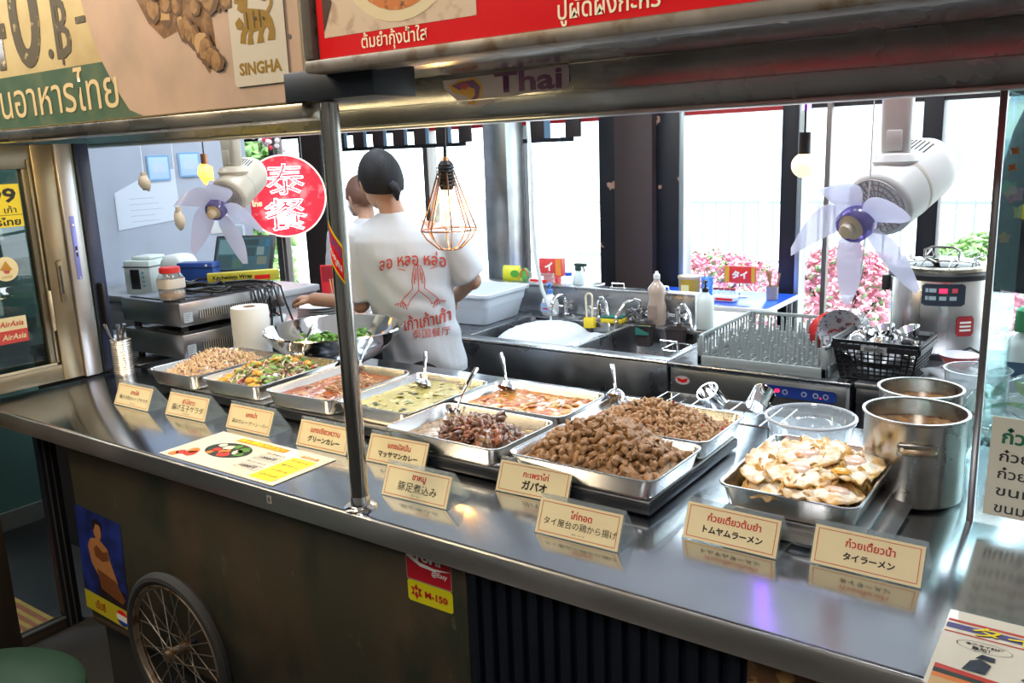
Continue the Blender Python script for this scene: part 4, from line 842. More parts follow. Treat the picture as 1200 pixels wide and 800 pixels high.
for y in (-.075, .075): MB().tube([(-.15, y, .04), (.15, y, .04)], .0022, 6).build('side_wire', chrome, rk)
for x in [-.15+.03*k for k in range(11)]: MB().tube([(x, -.075, .04), (x, .075, .04)], .0014, 6).build('cross_wire', chrome, rk)
for x in (-.14, .14):
    for y in (-.075, .075): MB().tube([(x, y, .04), (x, y, 0)], .0022, 6).build('leg', chrome, rk)
cup('steel cup lying tilted, left of the pair on the wire rack', -.700, 1.742, .972, (R(35), R(-20), 0)); cup('steel cup lying tilted, right of the pair on the wire rack', -.618, 1.755, .974, (R(-40), R(42), R(30)))

# ---------------------------------------------------------------- goods behind the glass screen
t = thing('clear_container', 'clear plastic food container behind the glass corner post', 'container', (-.235, 2.06, .93))
MB().lathe([(0, .001), (.055, 0), (.060, .01), (.065, .10), (.068, .104), (.064, .104), (.058, .01), (0, .005)], 36).build('wall', clear_plastic, t, smooth=60)
# ---------------------------------------------------------------- goods shelf behind the glass screen
t = thing('side_shelf', 'low steel side table holding goods behind the glass screen', 'table', (.20, 2.12, .2))
MB().box((-.40, -.21, .705), (.6, .2, .73), .003).build('top', steel, t)
for x in (-.38, .58):
    for y in (-.19, .18): MB().cyl((x, y, 0), (x, y, .705), .014).build('leg', steel_dark, t)
t = thing('detergent_bottle', 'white bottle with green cap behind the glass screen', 'bottle', (-.155, 2.20, .93))
MB().loft([[(x, y, z) for x, y in rr(w, d, .02, 5)] for w, d, z in ((.075, .05, 0), (.08, .055, .004), (.08, .055, .13), (.07, .05, .15), (.045, .04, .162), (.04, .038, .168))]).build('body', white_plastic, t)
MB().loft([[(x, y, z) for x, y in rr(w, d, .018, 5)] for w, d, z in ((.06, .05, .168), (.062, .052, .172), (.058, .05, .215), (.04, .035, .222))]).build('cap', mat('cap_green', (.05, .30, .12), .4), t)
MB().rect(-.036, .03, .036, .10, -.0285).build('label_print', flatc('label_navy', '34506A'), t, smooth=0)
random.seed(14)
t = thing('grocery_bag', 'clear bag of green vegetables behind the menu board', 'bag', (-.10, 2.02, .93))
v, f = lump(5, 3, .5, (.10, .07, .055), freq=2.2); MB().add(v, [q for q in f]).build('plastic', clear_plastic, t, (0, 0, .055), smooth=80)
for k in range(5): v, f = leafv(); MB().at(sc=(.05, .03, .03)).add(v, f).build('leaf', mat('herb_leaf', (0, 0, 0)), t, (random.uniform(-.05, .05), random.uniform(-.03, .03), .03+.012*k), (random.uniform(-.5, .5), .2, k*1.3), smooth=80)
# dark hanging case behind the glass
t = thing('hanging_case', 'dark rounded case with coloured stickers hanging behind the glass', 'case', (-.140, 2.0, 1.215))
MB().loft([[(x, y, z) for x, y in rr(w, d, .05, 6)] for w, d, z in ((.06, .04, 0), (.12, .08, .006), (.15, .10, .03), (.17, .11, .10), (.16, .11, .22), (.12, .10, .32), (.06, .06, .40), (.03, .03, .42))]).build('shell', mat('case_navy', (.012, .016, .028), .45), t, smooth=60)
MB().tube([(0, 0, .415), (0, 0, .56), (.02, 0, 1.57)], .006).build('strap', black_plastic, t)
for k, (x, z, c, s_) in enumerate([(-.045, .20, 'C7467A', .020), (-.055, .115, 'D88A22', .013), (-.03, .165, 'D8C232', .016), (.02, .21, '4AA05A', .018)]):
    MB().poly([(x+s_*(1 if q % 2 else .7)*cos(q*pi/5+k), z+s_*(1 if q % 2 else .7)*sin(q*pi/5+k)) for q in range(10)], -.0555).build('sticker', flatc('case_sticker_%d' % k, c), t, smooth=0)
for k, (x, z) in enumerate([(-.131, 1.505), (-.133, 1.482)]):
    t = board('flower_sticker', ['small orange star sticker on the glass, the upper of two', 'small orange star sticker on the glass, the lower of two'][k], 'sticker', (x-.01, 1.4535, z))
    MB().poly([(.007*(1.15 if q % 2 else .5)*cos(q*pi/4+.2), .007*(1.15 if q % 2 else .5)*sin(q*pi/4+.2)) for q in range(8)]).build('star', flatc('sticker_orange', 'C4732A'), t, smooth=0)

# ---------------------------------------------------------------- stacked induction units and goods on them
def unit(label, z, hh, fz):
    t = thing('induction_unit', label, 'cooker', (-2.45, 1.70, z)); w, d = .155, .20
    MB().box((-w, -d, fz), (w, d, fz+hh), .003).build('body', mat('unit_steel', (.42, .42, .43), .34, 1, noise_=[(6, (.33, .33, .34), .4, .65)]), t)
    MB().box((-w+.02, -d+.02, fz+hh), (w-.02, d-.02, fz+hh+.004), .001).build('glass_top', mat('hob_glass', (.03, .03, .035), .15), t)
    vent = MB().box((w+.0002, -d+.065, fz+.018), (w+.0008, d-.05, fz+.042)); vent.build('vent_recess', black_plastic, t, smooth=0)
    for k in range(34): MB().box((w+.0006, -d+.067+k*.0084, fz+.017), (w+.0022, -d+.0708+k*.0084, fz+.043)).build('vent_fin', steel, t, smooth=0)
    MB().box((w, -d+.012, fz+.012), (w+.0008, -d+.042, fz+.042)).build('rating_label', flatc('pale_label', 'A8B4BE'), t, smooth=0)
    for k in range(4): MB().box((w+.0009, -d+.014, fz+.036-k*.006), (w+.0013, -d+.036-k*.003, fz+.0375-k*.006)).build('label_line', flatc('label_ink', '5A646E'), t, smooth=0)
    for sx in (-1, 1):
        for sy in (-1, 1): MB().cyl((sx*(w-.03), sy*(d-.03), 0), (sx*(w-.03), sy*(d-.03), fz), .011).build('foot', black_plastic, t)
    MB().cyl((w, d-.05, fz+.02), (w+.012, d-.05, fz+.02), .012).build('socket', black_plastic, t)
    return t
unit('stainless induction unit, lower of the two stacked', .93, .075, .022); unit('stainless induction unit on top of the stack, under the cables', 1.0315, .072, .020)
TZ = 1.128
t = thing('spice_jar', 'clear plastic jar with red lid standing on the induction units', 'jar', (-2.375, 1.535, TZ))
MB().loft([[(x, y, z) for x, y in rr(w, w, w*.38, 6)] for w, z in ((.062, 0), (.070, .004), (.071, .025), (.066, .03), (.070, .036), (.070, .068), (.058, .078), (.054, .082))]).build('jar_wall', clear_plastic, t, smooth=60)
MB().loft([[(x, y, z) for x, y in rr(w, w, w*.38, 6)] for w, z in ((.058, .003), (.064, .005), (.064, .020), (.05, .024))]).build('spice', mat('spice_tan', (.50, .30, .16), .8), t, smooth=60)
MB().loft([[(x, y, z) for x, y in rr(w, w, w*.3, 6)] for w, z in ((.0705, .036), (.0712, .037), (.0712, .064), (.0705, .065))], False, False).build('paper_label', flatc('jar_label', 'CFC6BC'), t)
MB().lathe([(.029, .082), (.031, .083), (.031, .097), (.028, .100), (0, .100)], 32).build('lid', mat('lid_red', (.62, .03, .03), .4), t)
t = thing('wrap_box', 'long yellow kitchen wrap carton lying on the cables', 'box', (-2.41, 1.83, TZ+.012), (0, 0, R(52)))
MB().box((-.115, -.018, 0), (.115, .018, .034), .001).build('carton', mat('wrap_yellow', (.52, .47, .04), .45), t)
MB().rect(.035, .006, .085, .020, -.0184).build('red_patch', red_print, t, smooth=0); txt('Kitchenista Wrap', t, black_print, -.035, .018, w=.125, y=-.0186, bold=.03)
cb = thing('power_cables', 'tangle of black power cables draped over the induction units', 'cable', (-2.45, 1.70, TZ))
random.seed(31)
def coil(cx_, cy_, rx, ry, z, a0, a1, n=22, tail=None):
    P = [(cx_+rx*cos(a0+(a1-a0)*k/n), cy_+ry*sin(a0+(a1-a0)*k/n), z+.004*sin(k*1.1)) for k in range(n+1)]; return P+(tail or [])
MB().tube(coil(.01, -.06, .085, .06, .012, 0, 5.2), .0042, 6).build('cable_loop', black_plastic, cb); MB().tube(coil(.03, -.03, .075, .07, .018, 1, 7.0), .0042, 6).build('cable_loop', black_plastic, cb)
MB().tube(coil(.02, -.02, .10, .08, .008, -1, 3.6), .0036, 6).build('cable_loop', black_plastic, cb); MB().tube(coil(-.02, .01, .06, .05, .024, 2, 8.0), .0042, 6).build('cable_loop', black_plastic, cb)
MB().tube([(-.10, -.10, .006), (-.04, -.05, .014), (.03, .03, .02), (.09, .12, .02), (.15, .16, .012)], .0042, 6).build('cable', black_plastic, cb)
for k in range(5):
    y0 = .06+.028*k; MB().tube([(.05, y0-.05, .012), (.13, y0, .010), (.160, y0+.01, -.004), (.166, y0+.02, -.06), (.170+.004*k, y0-.03+.015*k, -.13), (.172, y0+.02, -.17+.01*k)], .0036, 6).build('hanging_cable', black_plastic, cb)
MB().tube([(.05, .06, .012), (.02, .14, .03), (.10, .185, .012), (.162, .15, .0), (.17, .10, -.05), (.168, .16, -.10)], .0036, 6).build('hanging_cable', black_plastic, cb)
tag(MB().tube([(-2.62, 1.46, .935), (-2.55, 1.42, .937), (-2.45, 1.41, .936), (-2.30, 1.43, .94), (-2.24, 1.55, .937), (-2.26, 1.8, .936)], .004, 6).build('floor_cable', black_plastic), 'thin black lead running on the counter behind the tin can', 'cable')
t = thing('white_bowl', 'white plastic bowl left of the induction units', 'bowl', (-2.70, 1.565, .93))
MB().lathe([(0, .001), (.028, 0), (.032, .004), (.050, .046), (.053, .050), (.050, .050), (.03, .006), (0, .005)], 32).build('shell', white_plastic, t, smooth=60)
MB().lathe([(0, .03), (.040, .03), (0, .031)], 24).build('contents', mat('rice_white', (.7, .7, .68), .7), t)
struct_ext = thing('side_counter', 'dark counter extension under the induction units at the left', 'counter', (-2.78, 1.66, .2))
MB().box((-.32, -.24, .70), (.315, .19, .73), .003).build('top', steel_dark, struct_ext); MB().box((-.31, -.23, 0), (.31, .18, .70)).build('base', mat('carcass_dark', (0, 0, 0)), struct_ext, smooth=0)

# side cabinet with register, printer and bin
t = thing('side_cabinet', 'grey side cabinet carrying the till and printer by the white wall', 'cabinet', (-3.15, 2.16, .2))
MB().box((-.42, -.27, 0), (.42, .27, .80), .003).build('carcass', mat('cabinet_grey', (.20, .21, .23), .5), t); MB().box((-.43, -.28, .80), (.43, .28, .825), .003).build('top', mat('cabinet_top', (.34, .36, .38), .4), t)
for x in (-.21, .21): d_ = MB().box((x-.20, -.276, .04), (x+.20, -.268, .76), .002).build('door', mat('cabinet_grey', (0, 0, 0)), t); MB().cyl((x+.15, -.285, .55), (x+.15, -.285, .65), .005).build('handle', chrome, d_)
CZ = 1.025
t = thing('receipt_printer', 'white receipt printer with dark slot beside the white wall', 'printer', (-3.27, 2.02, CZ), (0, 0, R(20)))
MB().box((-.062, -.075, 0), (.062, .075, .135), .006).build('body', mat('printer_white', (.55, .62, .60), .4), t); MB().box((-.030, -.078, .02), (.012, -.0745, .10), .001).build('slot', black_plastic, t)
for k in range(4): MB().box((.025, -.078, .03+k*.018), (.035, -.0745, .038+k*.018), .001).build('button', mat('key_blue', (.1, .3, .5), .4), t)
MB().box((-.064, -.077, .108), (.064, .0, .112), .0005).build('seam', black_plastic, t); MB().box((-.04, -.05, .135), (.05, .05, .15), .006).build('paper_cover', mat('printer_white', (0, 0, 0)), t)
t = thing('small_bin', 'small white bin with rounded lid right of the printer', 'bin', (-3.07, 2.03, CZ), (0, 0, R(20)))
MB().loft([[(x, y, z) for x, y in rr(w, d, .014, 4)] for w, d, z in ((.085, .085, 0), (.088, .088, .004), (.105, .105, .105))]).build('body', mat('bin_white', (.60, .66, .64), .4), t)
MB().loft([[(x, y, z) for x, y in rr(w, d, .018, 4)] for w, d, z in ((.112, .112, .105), (.112, .112, .118), (.105, .108, .135), (.085, .10, .152), (.05, .09, .160))]).build('lid', mat('bin_white', (0, 0, 0)), t)
t = thing('blue_folder', 'dark blue box standing between the bin and the till screen', 'box', (-2.93, 2.02, CZ), (0, 0, R(25)))
MB().box((-.075, -.03, 0), (.075, .03, .135), .003).build('box_body', mat('navy_box', (.015, .05, .22), .4), t); MB().box((-.077, -.032, .115), (.077, .032, .118), .0005).build('seam', black_plastic, t)
MB().cyl((.05, -.0305, .125), (.05, -.032, .125), .005).build('button', white_plastic, t)
t = thing('till_tablet', 'tilted tablet till with a lit screen on a black stand', 'till', (-2.88, 2.20, CZ), (0, 0, R(28)))
MB().box((-.09, -.06, 0), (.09, .07, .022), .004).build('base', black_plastic, t); MB().box((-.02, .03, .02), (.02, .05, .12), .003).build('stand', black_plastic, t)
scn = MB().box((-.125, -.006, -.078), (.125, .008, .082), .005).build('housing', black_plastic, t, (0, .0, .145), (-R(28), 0, 0))
MB().rect(-.112, -.066, .112, .070, -.0065).build('display', mat('screen_lit', (.02, .04, .05), .6, spec=.1, emit=('3E6470', .45)), scn, smooth=0)
for x0, z0, x1, z1, c in ((-.105, .0, -.02, .062, '6F98A0'), (-.105, -.06, -.045, -.006, '2B4A52'), (-.015, .035, .06, .062, '16303A'), (-.015, -.01, .05, .028, '1E3C46'), (.055, -.005, .085, .03, '88A0A0'), (.06, -.045, .10, -.012, '7C8070'), (-.04, -.06, .0, -.02, '486A58'), (.005, -.06, .05, -.02, '385A68'), (.088, .03, .105, .062, '2A70A0')):
    MB().rect(x0, z0, x1, z1, -.0068).build('screen_tile', mat('tile_'+c, (.02, .03, .03), .6, spec=.1, emit=(c, .6)), scn, smooth=0)
MB().box((-.10, .055, .145), (-.02, .075, .26), .004).build('card_clip', mat('clip_grey', (.3, .35, .42), .4), t)
MB().box((-.10, .05, .23), (-.07, .06, .26), .002).build('pad', flatc('pad_green', 'B8C890'), t); 

# papers on the white wall (facing +x), masks and charms hanging there
def wall_board(name, label, cat, y, z, roll=0): return thing(name, label, cat, (-3.598, y, z), Euler((0, roll, 0)).to_matrix().to_4x4().to_euler() if 0 else (0, 0, pi/2))
t = wall_board('paper_sheet', 'large white paper sheet taped on the white wall', 'paper', 2.27, 1.36)
MB().poly([(-.165, -.10), (.15, -.075), (.14, .155), (.02, .14), (-.165, .06)], -.0006).build('paper', flatc('wall_paper', 'C9D4E2'), t, smooth=0)
for k in range(5): MB().rect(-.10, .03-k*.025, .02+.02*(k % 3), .032-k*.025, -.001).build('pencil_line', flatc('pencil', '9AA6B8'), t, smooth=0)
for k, (y, z, l) in enumerate([(2.33, 1.52, 'pale blue packet hanging on the wall, left one'), (2.49, 1.53, 'pale blue packet hanging on the wall, right one beside the fan')]):
    t = wall_board('wrapped_packet', l, 'packet', y, z); MB().box((-.055, -.008, -.055), (.055, 0, .055), .004).build('pouch', mat('packet_blue', (.42, .60, .78), .35), t); MB().frame(-.055, -.055, .055, .055, .007, -.0085).build('seam', flatc('packet_edge', '6FA6D8'), t, smooth=0)
    MB().rect(-.03, -.02, .03, .02, -.0088).build('content_print', flatc('packet_pale', 'B9CBE0'), t, smooth=0)
for k, (x, y, z, l, h) in enumerate([(-3.35, 2.10, 1.46, 'small beige charm pouch hanging on a string, upper one', .07), (-3.33, 2.23, 1.30, 'small folded beige charm hanging lower on a string', .09)]):
    t = thing('hanging_charm', l, 'charm', (x, y, z)); v, f = lump(k+3, 2, .5, (.03, .02, h*.45)); MB().add(v, f).build('pouch', mat('charm_beige', (.55, .42, .28), .6), t, (0, 0, 0), smooth=80)
    MB().cyl((0, 0, h*.35), (0, 0, h*.5+.01), .010, .014).build('knot', mat('charm_beige', (0, 0, 0)), t); MB().tube([(0, 0, h*.4), (.003, 0, .3), (0, 0, 2.8-z)], .0018, 5).build('string', white_plastic, t)
t = wall_board('key_holder', 'white plate with blue key tag on the wall behind the till', 'plate', 2.62, 1.27); MB().box((-.05, -.006, -.07), (.05, 0, .07), .002).build('plate', white_plastic, t); MB().cyl((.0, -.008, .03), (0, -.012, .03), .014).build('tag', mat('tag_blue', (.05, .35, .65), .4), t); MB().box((-.004, -.012, -.04), (.004, -.007, .02)).build('tag_stem', mat('tag_blue', (0, 0, 0)), t, smooth=0)

# ---------------------------------------------------------------- table left of the person with plates
t = thing('prep_table', 'steel prep table behind the pole where the staff work', 'table', (-2.40, 2.22, .2))
MB().box((-.30, -.22, .735), (.16, .26, .755), .003).build('top', steel, t)
for x in (-.27, .13):
    for y in (-.19, .23): MB().cyl((x, y, 0), (x, y, .735), .013).build('leg', steel_dark, t)
PZ = .955
pl_ = MB().lathe([(0, .001), (.045, 0), (.05, .002), (.088, .011), (.09, .012), (.087, .0135), (.05, .005), (0, .004)], 40).mesh('plate', mat('plate_white', (.62, .66, .66), .35), 60)
for k in range(7):
    o = link('plate', pl_, None, (-2.33, 2.09, PZ+.0095*k)); tag(o, ['bottom white plate', 'second lowest white plate', 'third white plate from the bottom', 'middle white plate', 'third white plate from the top', 'white plate just under the topmost', 'topmost white plate'][k]+' of the stack behind the pole', 'plate', 'stack of white plates')
t = thing('red_menu_stand', 'red menu card standing behind the plates left of the pole', 'menu', (-2.50, 2.42, PZ), (0, 0, R(30)))
MB().box((-.055, -.003, 0), (.055, .003, .14), .001).build('card', flatc('menu_stand_red', 'C8202A'), t); MB().rect(-.045, .055, .045, .115, -.0034).build('white_patch', flatc('pink_patch', 'D89A9A'), t, smooth=0); txt('激 火 鍋', t, red_print, 0, .085, w=.07, y=-.004, bold=.03)
t = thing('red_menu_stand', 'wider red menu card behind the chopstick cup left of the pole', 'menu', (-2.66, 2.46, PZ), (0, 0, R(30)))
MB().box((-.05, -.003, 0), (.05, .003, .15), .001).build('card', flatc('menu_stand_red', ''), t); MB().rect(-.045, .08, .045, .145, -.0034).build('top_band', flatc('menu_stand_dark', '8E1420'), t, smooth=0)
t = thing('chopstick_cup', 'clear cup of wooden chopsticks behind the pole', 'cup', (-2.47, 2.30, PZ)); MB().lathe([(0, .001), (.025, 0), (.030, .07), (.028, .07), (.024, .003), (0, .003)], 24).build('cup_wall', clear_plastic, t)
for k in range(7): MB().cyl((.010*cos(k), .010*sin(k), .004), (.024*cos(k), .024*sin(k), .125), .0022, n=6).build('chopstick', mat('wood_pale', (.55, .36, .18), .6), t)
t = thing('orange_box', 'salmon coloured box behind the person forearm', 'box', (-2.43, 2.47, PZ), (0, 0, R(35))); MB().box((-.10, -.03, 0), (.10, .03, .095), .002).build('carton', mat('salmon', (.75, .22, .14), .5), t); MB().box((-.101, -.031, .075), (.101, .031, .078)).build('lid_edge', mat('salmon_dark', (.5, .12, .08), .5), t, smooth=0)
t = thing('mesh_basket', 'white plastic mesh basket beside the staff elbow', 'basket', (-2.27, 2.32, PZ))
for k in range(14):
    a = 2*pi*k/14; MB().tube([(.045*cos(a), .045*sin(a), 0), (.055*cos(a), .055*sin(a), .085)], .0035, 6).build('upright', white_plastic, t)
for k in range(5): r_ = .045+.0025*k; MB().tube([(r_*cos(2*pi*q/28), r_*sin(2*pi*q/28), .003+k*.020) for q in range(28)], .0035, 6, True).build('hoop', white_plastic, t)
MB().lathe([(0, 0), (.045, 0), (.045, .003), (0, .003)], 24).build('base', white_plastic, t)

# ---------------------------------------------------------------- sink run
sk = thing('sink_unit', 'long stainless double sink unit with splashback', 'sink', (-1.9, 2.8, .2)); q = lambda x, y, z: (x+1.9, y-2.8, z-.2)
sst = mat('sink_steel', (.40, .41, .43), .3, 1, noise_=[(4, (.30, .31, .33), .4, .65)], rnoise=(10, .2, .45))
MB().box(q(-2.44, 2.50, .62), q(-1.178, 2.512, .838), .002).build('front_apron', sst, sk)
MB().tube([q(-2.44, 2.507, .842), q(-1.178, 2.507, .842)], .008, 12).build('rolled_edge', chrome, sk)
MB().box(q(-2.44, 2.505, .836), q(-1.178, 2.56, .850), .003).box(q(-2.44, 2.98, .836), q(-1.178, 3.10, .850), .003).box(q(-2.44, 2.55, .836), q(-2.03, 2.985, .850), .003).box(q(-1.575, 2.55, .836), q(-1.555, 2.985, .850), .003).box(q(-1.205, 2.55, .836), q(-1.178, 2.985, .850), .003).build('deck', sst, sk)
for x0, x1 in ((-2.03, -1.575), (-1.555, -1.205)):
    secs = [[(cxx+(x0+x1)/2+1.9, cyy+2.77-2.8, z-.2) for cxx, cyy in rr(x1-x0-i, .43-i, .04, 5)] for i, z in ((0, .848), (.004, .83), (.02, .66), (.05, .64))]
    MB().loft(secs, False, True).build('basin', sst, sk, smooth=50)
MB().box(q(-2.44, 3.10, .84), q(-1.34, 3.125, .962), .004).build('splashback', sst, sk)
MB().box(q(-2.44, 3.095, .955), q(-1.34, 3.16, .966), .003).build('splashback_ledge', sst, sk)
for x in (-2.40, -1.9, -1.24):
    for y in (2.56, 3.05): MB().cyl(q(x, y, .2), q(x, y, .64), .018).build('leg', steel, sk)
def tap(x, kind, label):
    t = thing('tap', label, 'tap', (x, 3.06, .85))
    MB().lathe([(0, 0), (.018, 0), (.018, .006), (.011, .01), (.010, .05), (.013, .055), (.013, .066), (0, .068)], 16).build('body', chrome, t)
    MB().cyl((.0, .0, .045), (.0, .045, .045), .009).build('inlet', chrome, t)
    P = {0: [(0, 0, .06), (0, -.01, .085), (.0, -.05, .092), (0, -.09, .085), (0, -.115, .055), (0, -.12, .015), (0, -.121, -.01)], 1: [(0, 0, .06), (.0, -.01, .082), (.03, -.02, .088), (.06, -.05, .07), (.085, -.08, .035), (.10, -.10, -.015), (.105, -.105, -.03)],
         2: [(0, 0, .06), (0, -.01, .085), (-.02, -.02, .090), (-.04, -.06, .08), (-.055, -.10, .03), (-.055, -.11, -.02)], 3: [(0, 0, .06), (.01, -.01, .082), (.04, -.03, .084), (.075, -.06, .06), (.095, -.08, .0)]}[kind]
    MB().tube(P, .0072, 10).build('spout', chrome, t, smooth=60)
    for sx in (-1, 1):
        MB().cyl((sx*.012, 0, .035), (sx*.034, -.008, .038), .006).build('valve', chrome, t); h_ = MB()
        for a in range(3): h_.cyl((sx*.036, -.009+.015*cos(a*pi/3+.3), .038+.015*sin(a*pi/3+.3)), (sx*.036, -.009-.015*cos(a*pi/3+.3), .038-.015*sin(a*pi/3+.3)), .0038, n=8)
        h_.build('cross_handle', chrome, t)
tap(-1.905, 0, 'chrome tap with straight spout over the left basin'); tap(-1.745, 1, 'chrome tap spout curving right, second from left'); tap(-1.555, 2, 'chrome tap spout curving left behind the dark sponge holder'); tap(-1.395, 3, 'chrome tap farthest right beside the white pump bottle')
foam = local_surface(.30, .40, lambda x, y: .045+.034*max(0, 1-((x+.03)/.16)**2-((y-.02)/.22)**2)**.5*1.7+.004*nz(x, y, 40), 30, 40)
tag(foam.build('soap_foam', mat('foam_white', (.58, .62, .66), .9, bump=(160, .5), sss=.2), None, (-1.815, 2.76, .765), smooth=80), 'heap of white soap foam in the left basin', 'foam', kind='stuff')
t = thing('plastic_tub', 'white rectangular washing tub standing left of the basins', 'tub', (-2.235, 2.84, .851), .04)
tubm = mat('tub_white', (.60, .66, .72), .4, sss=.1)
MB().loft([[(x, y, z) for x, y in rr(w, d, .03, 5)] for w, d, z in ((.30, .26, 0), (.31, .27, .004), (.345, .30, .075), (.35, .305, .076), (.365, .32, .122), (.385, .34, .126), (.385, .34, .118), (.388, .343, .118), (.388, .343, .130), (.36, .315, .130), (.34, .295, .075), (.30, .255, .008))]).build('tub_wall', tubm, t, smooth=50)
# washing-up items
def bottle(name, label, x, y, z, prof, m, parts, cat='bottle', sq=None, scale=(1, 1)):
    t = thing(name, label, cat, (x, y, z)); mb = MB(); mb.at(sc=(scale[0], scale[1], 1)); mb.lathe(prof, 28, True); mb.build('body', m, t, smooth=50)
    for nm, b_, mm_ in parts: b_.build(nm, mm_, t, smooth=50)
    return t
def pump(z, m=None, r=.012): return ('pump', MB().lathe([(0, z), (r, z), (r, z+.014), (.004, z+.016), (.004, z+.034), (.009, z+.035), (.009, z+.043), (0, z+.045)], 14).tube([(0, 0, z+.040), (0, -.02, z+.040), (0, -.026, z+.034)], .0035, 8), m)
bottle('soap_bottle', 'squat white soap bottle with blue pump beside the white tub', -1.965, 3.03, .85, [(.034, 0), (.038, .006), (.040, .045), (.034, .07), (.018, .084), (.013, .088), (.012, .094)], white_plastic,
       [pump(.094, mat('pump_blue', (.08, .25, .70), .4), .013), ('label_print', MB().rect(-.022, .020, .022, .058, -.0405), flatc('label_pale_blue', '9CB4D8')), ('label_mark', MB().rect(-.012, .030, .012, .036, -.041), red_print)], scale=(1, .75))
bottle('detergent_bottle', 'tall wavy detergent bottle with tan liquid behind the taps', -1.470, 3.03, .85, [(.032, 0), (.036, .005), (.037, .07), (.030, .10), (.034, .125), (.034, .145), (.018, .165), (.012, .172), (.012, .182)], mat('detergent_tan', (.42, .32, .25), .3, trans=.0, coat=.4),
       [('cap', MB().lathe([(.013, .182), (.013, .198), (.007, .202), (.006, .210), (0, .211)], 16), mat('cap_clear', (.7, .72, .72), .3)), ('label_print', MB().rect(-.020, .03, .018, .08, -.0375), flatc('label_brown', '8E7C74'))])
bottle('spray_bottle', 'white cylindrical bottle with black pump at the splashback end', -1.270, 3.03, .85, [(.028, 0), (.032, .004), (.032, .105), (.028, .122), (.013, .136), (.012, .142)], mat('bottle_grey_white', (.60, .66, .62), .4), [pump(.142, black_plastic, .013)])
def sponge(label, x, y, z, rot, c1, c2, k=1.):
    t = thing('sponge', label, 'sponge', (x, y, z), rot); t.scale = (k, k, k); MB().box((-.045, -.03, 0), (.045, .03, .020), .004).build('foam_layer', mat(c1, {'sponge_yellow': (.72, .55, .03)}.get(c1, (.7, .5, .03)), .9, bump=(180, .6)), t); MB().box((-.045, -.03, .020), (.045, .03, .028), .003).build('scouring_layer', mat(c2, (.02, .14, .11), .95, bump=(200, .8)), t)
sponge('yellow and green sponge lying flat behind the divider', -1.640, 2.99, .852, (0, 0, .1), 'sponge_yellow', 'scourer_green')
sponge('yellow and green sponge standing in the dark holder', -1.475, 2.925, .846, (R(80), 0, .1), 'sponge_yellow', 'scourer_green', .62)
t = thing('cleaning_brush', 'cream looped brush with yellow sponge head leaning by the basin', 'brush', (-1.735, 2.965, .855), (R(-8), R(-6), 0))
MB().box((-.024, -.012, -.03), (.024, .012, .014), .004).build('head', mat('sponge_yellow', (0, 0, 0)), t)
MB().tube([(-.013, 0, .012), (-.014, 0, .07), (-.015, 0, .095)]+[(-.015*cos(pi*k/8), 0, .095+.015*sin(pi*k/8)) for k in range(1, 8)]+[(.015, 0, .095), (.014, 0, .07), (.013, 0, .012)], .0042, 8).build('loop_handle', mat('brush_cream', (.68, .60, .42), .4), t)
for k, (x, l) in enumerate(((-1.475, 'dark brown holder hung under the third tap holding a sponge'), (-1.345, 'dark brown holder hung at the right end of the right basin'))):
    t = thing('sponge_holder', l, 'holder', (x, 2.935, .785)); MB().loft([[(a, b_, z) for a, b_ in rr(w, d, .012, 4)] for w, d, z in ((.055, .04, 0), (.06, .045, .003), (.075, .055, .078), (.078, .058, .080), (.072, .052, .080), (.056, .041, .006))]).build('pocket', mat('holder_brown', (.045, .032, .03), .5), t)
    MB().box((-.01, .026, .06), (.01, .048, .092), .001).build('hook', mat('holder_brown', (0, 0, 0)), t)
t = thing('scrub_pad', 'dark curly steel scouring pad behind the sponge', 'scourer', (-1.575, 3.045, .85)); random.seed(5)
for q2 in range(9): MB().tube([(.034*cos(k*.9+q2)*(.5+.5*sin(k*.37+q2)), .022*sin(k*1.1+q2), .028+.024*cos(k*.7+q2*1.3)) for k in range(26)], .0025, 5).build('strand', steel_dark, t)
t = thing('wire_basket', 'small wire basket hooked over the right basin edge', 'basket', (-1.235, 2.70, .80))
for z in (0, .05): MB().tube([(x, y, z) for x, y in rr(.07, .12, .015, 3)], .002, 6, True).build('hoop', chrome, t)
for x, y in rr(.07, .12, .015, 1): MB().cyl((x, y, 0), (x, y, .05), .0015, n=6).build('wire', chrome, t)
for k in range(4): MB().cyl((-.035, -.045+.03*k, 0), (.035, -.045+.03*k, 0), .0015, n=6).build('wire', chrome, t)
MB().tube([(-.03, -.06, .05), (-.03, -.065, .085), (.03, -.065, .085), (.03, -.06, .05)], .002, 6).build('hook', chrome, t)
t = thing('rag_tray', 'round dark drain cover beside the first tap', 'drain cover', (-1.845, 3.02, .8505)); MB().lathe([(0, 0), (.045, 0), (.045, .003), (.03, .006), (0, .006)], 28).build('cover', steel_dark, t); MB().lathe([(0, .006), (.008, .006), (.006, .014), (0, .015)], 12).build('knob', chrome, t)
# white hose hanging
tag(MB().tube([(-2.02, 2.95, 2.8), (-1.995, 2.95, 1.66), (-1.985, 2.95, 1.45), (-1.99, 2.955, 1.25), (-1.985, 2.96, 1.10), (-1.965, 2.97, .97), (-1.94, 2.98, .90), (-1.90, 2.975, .865)], .008, 10).build('water_hose', mat('hose_white', (.62, .68, .70), .4), smooth=60), 'white hose hanging from above to the sink', 'hose')
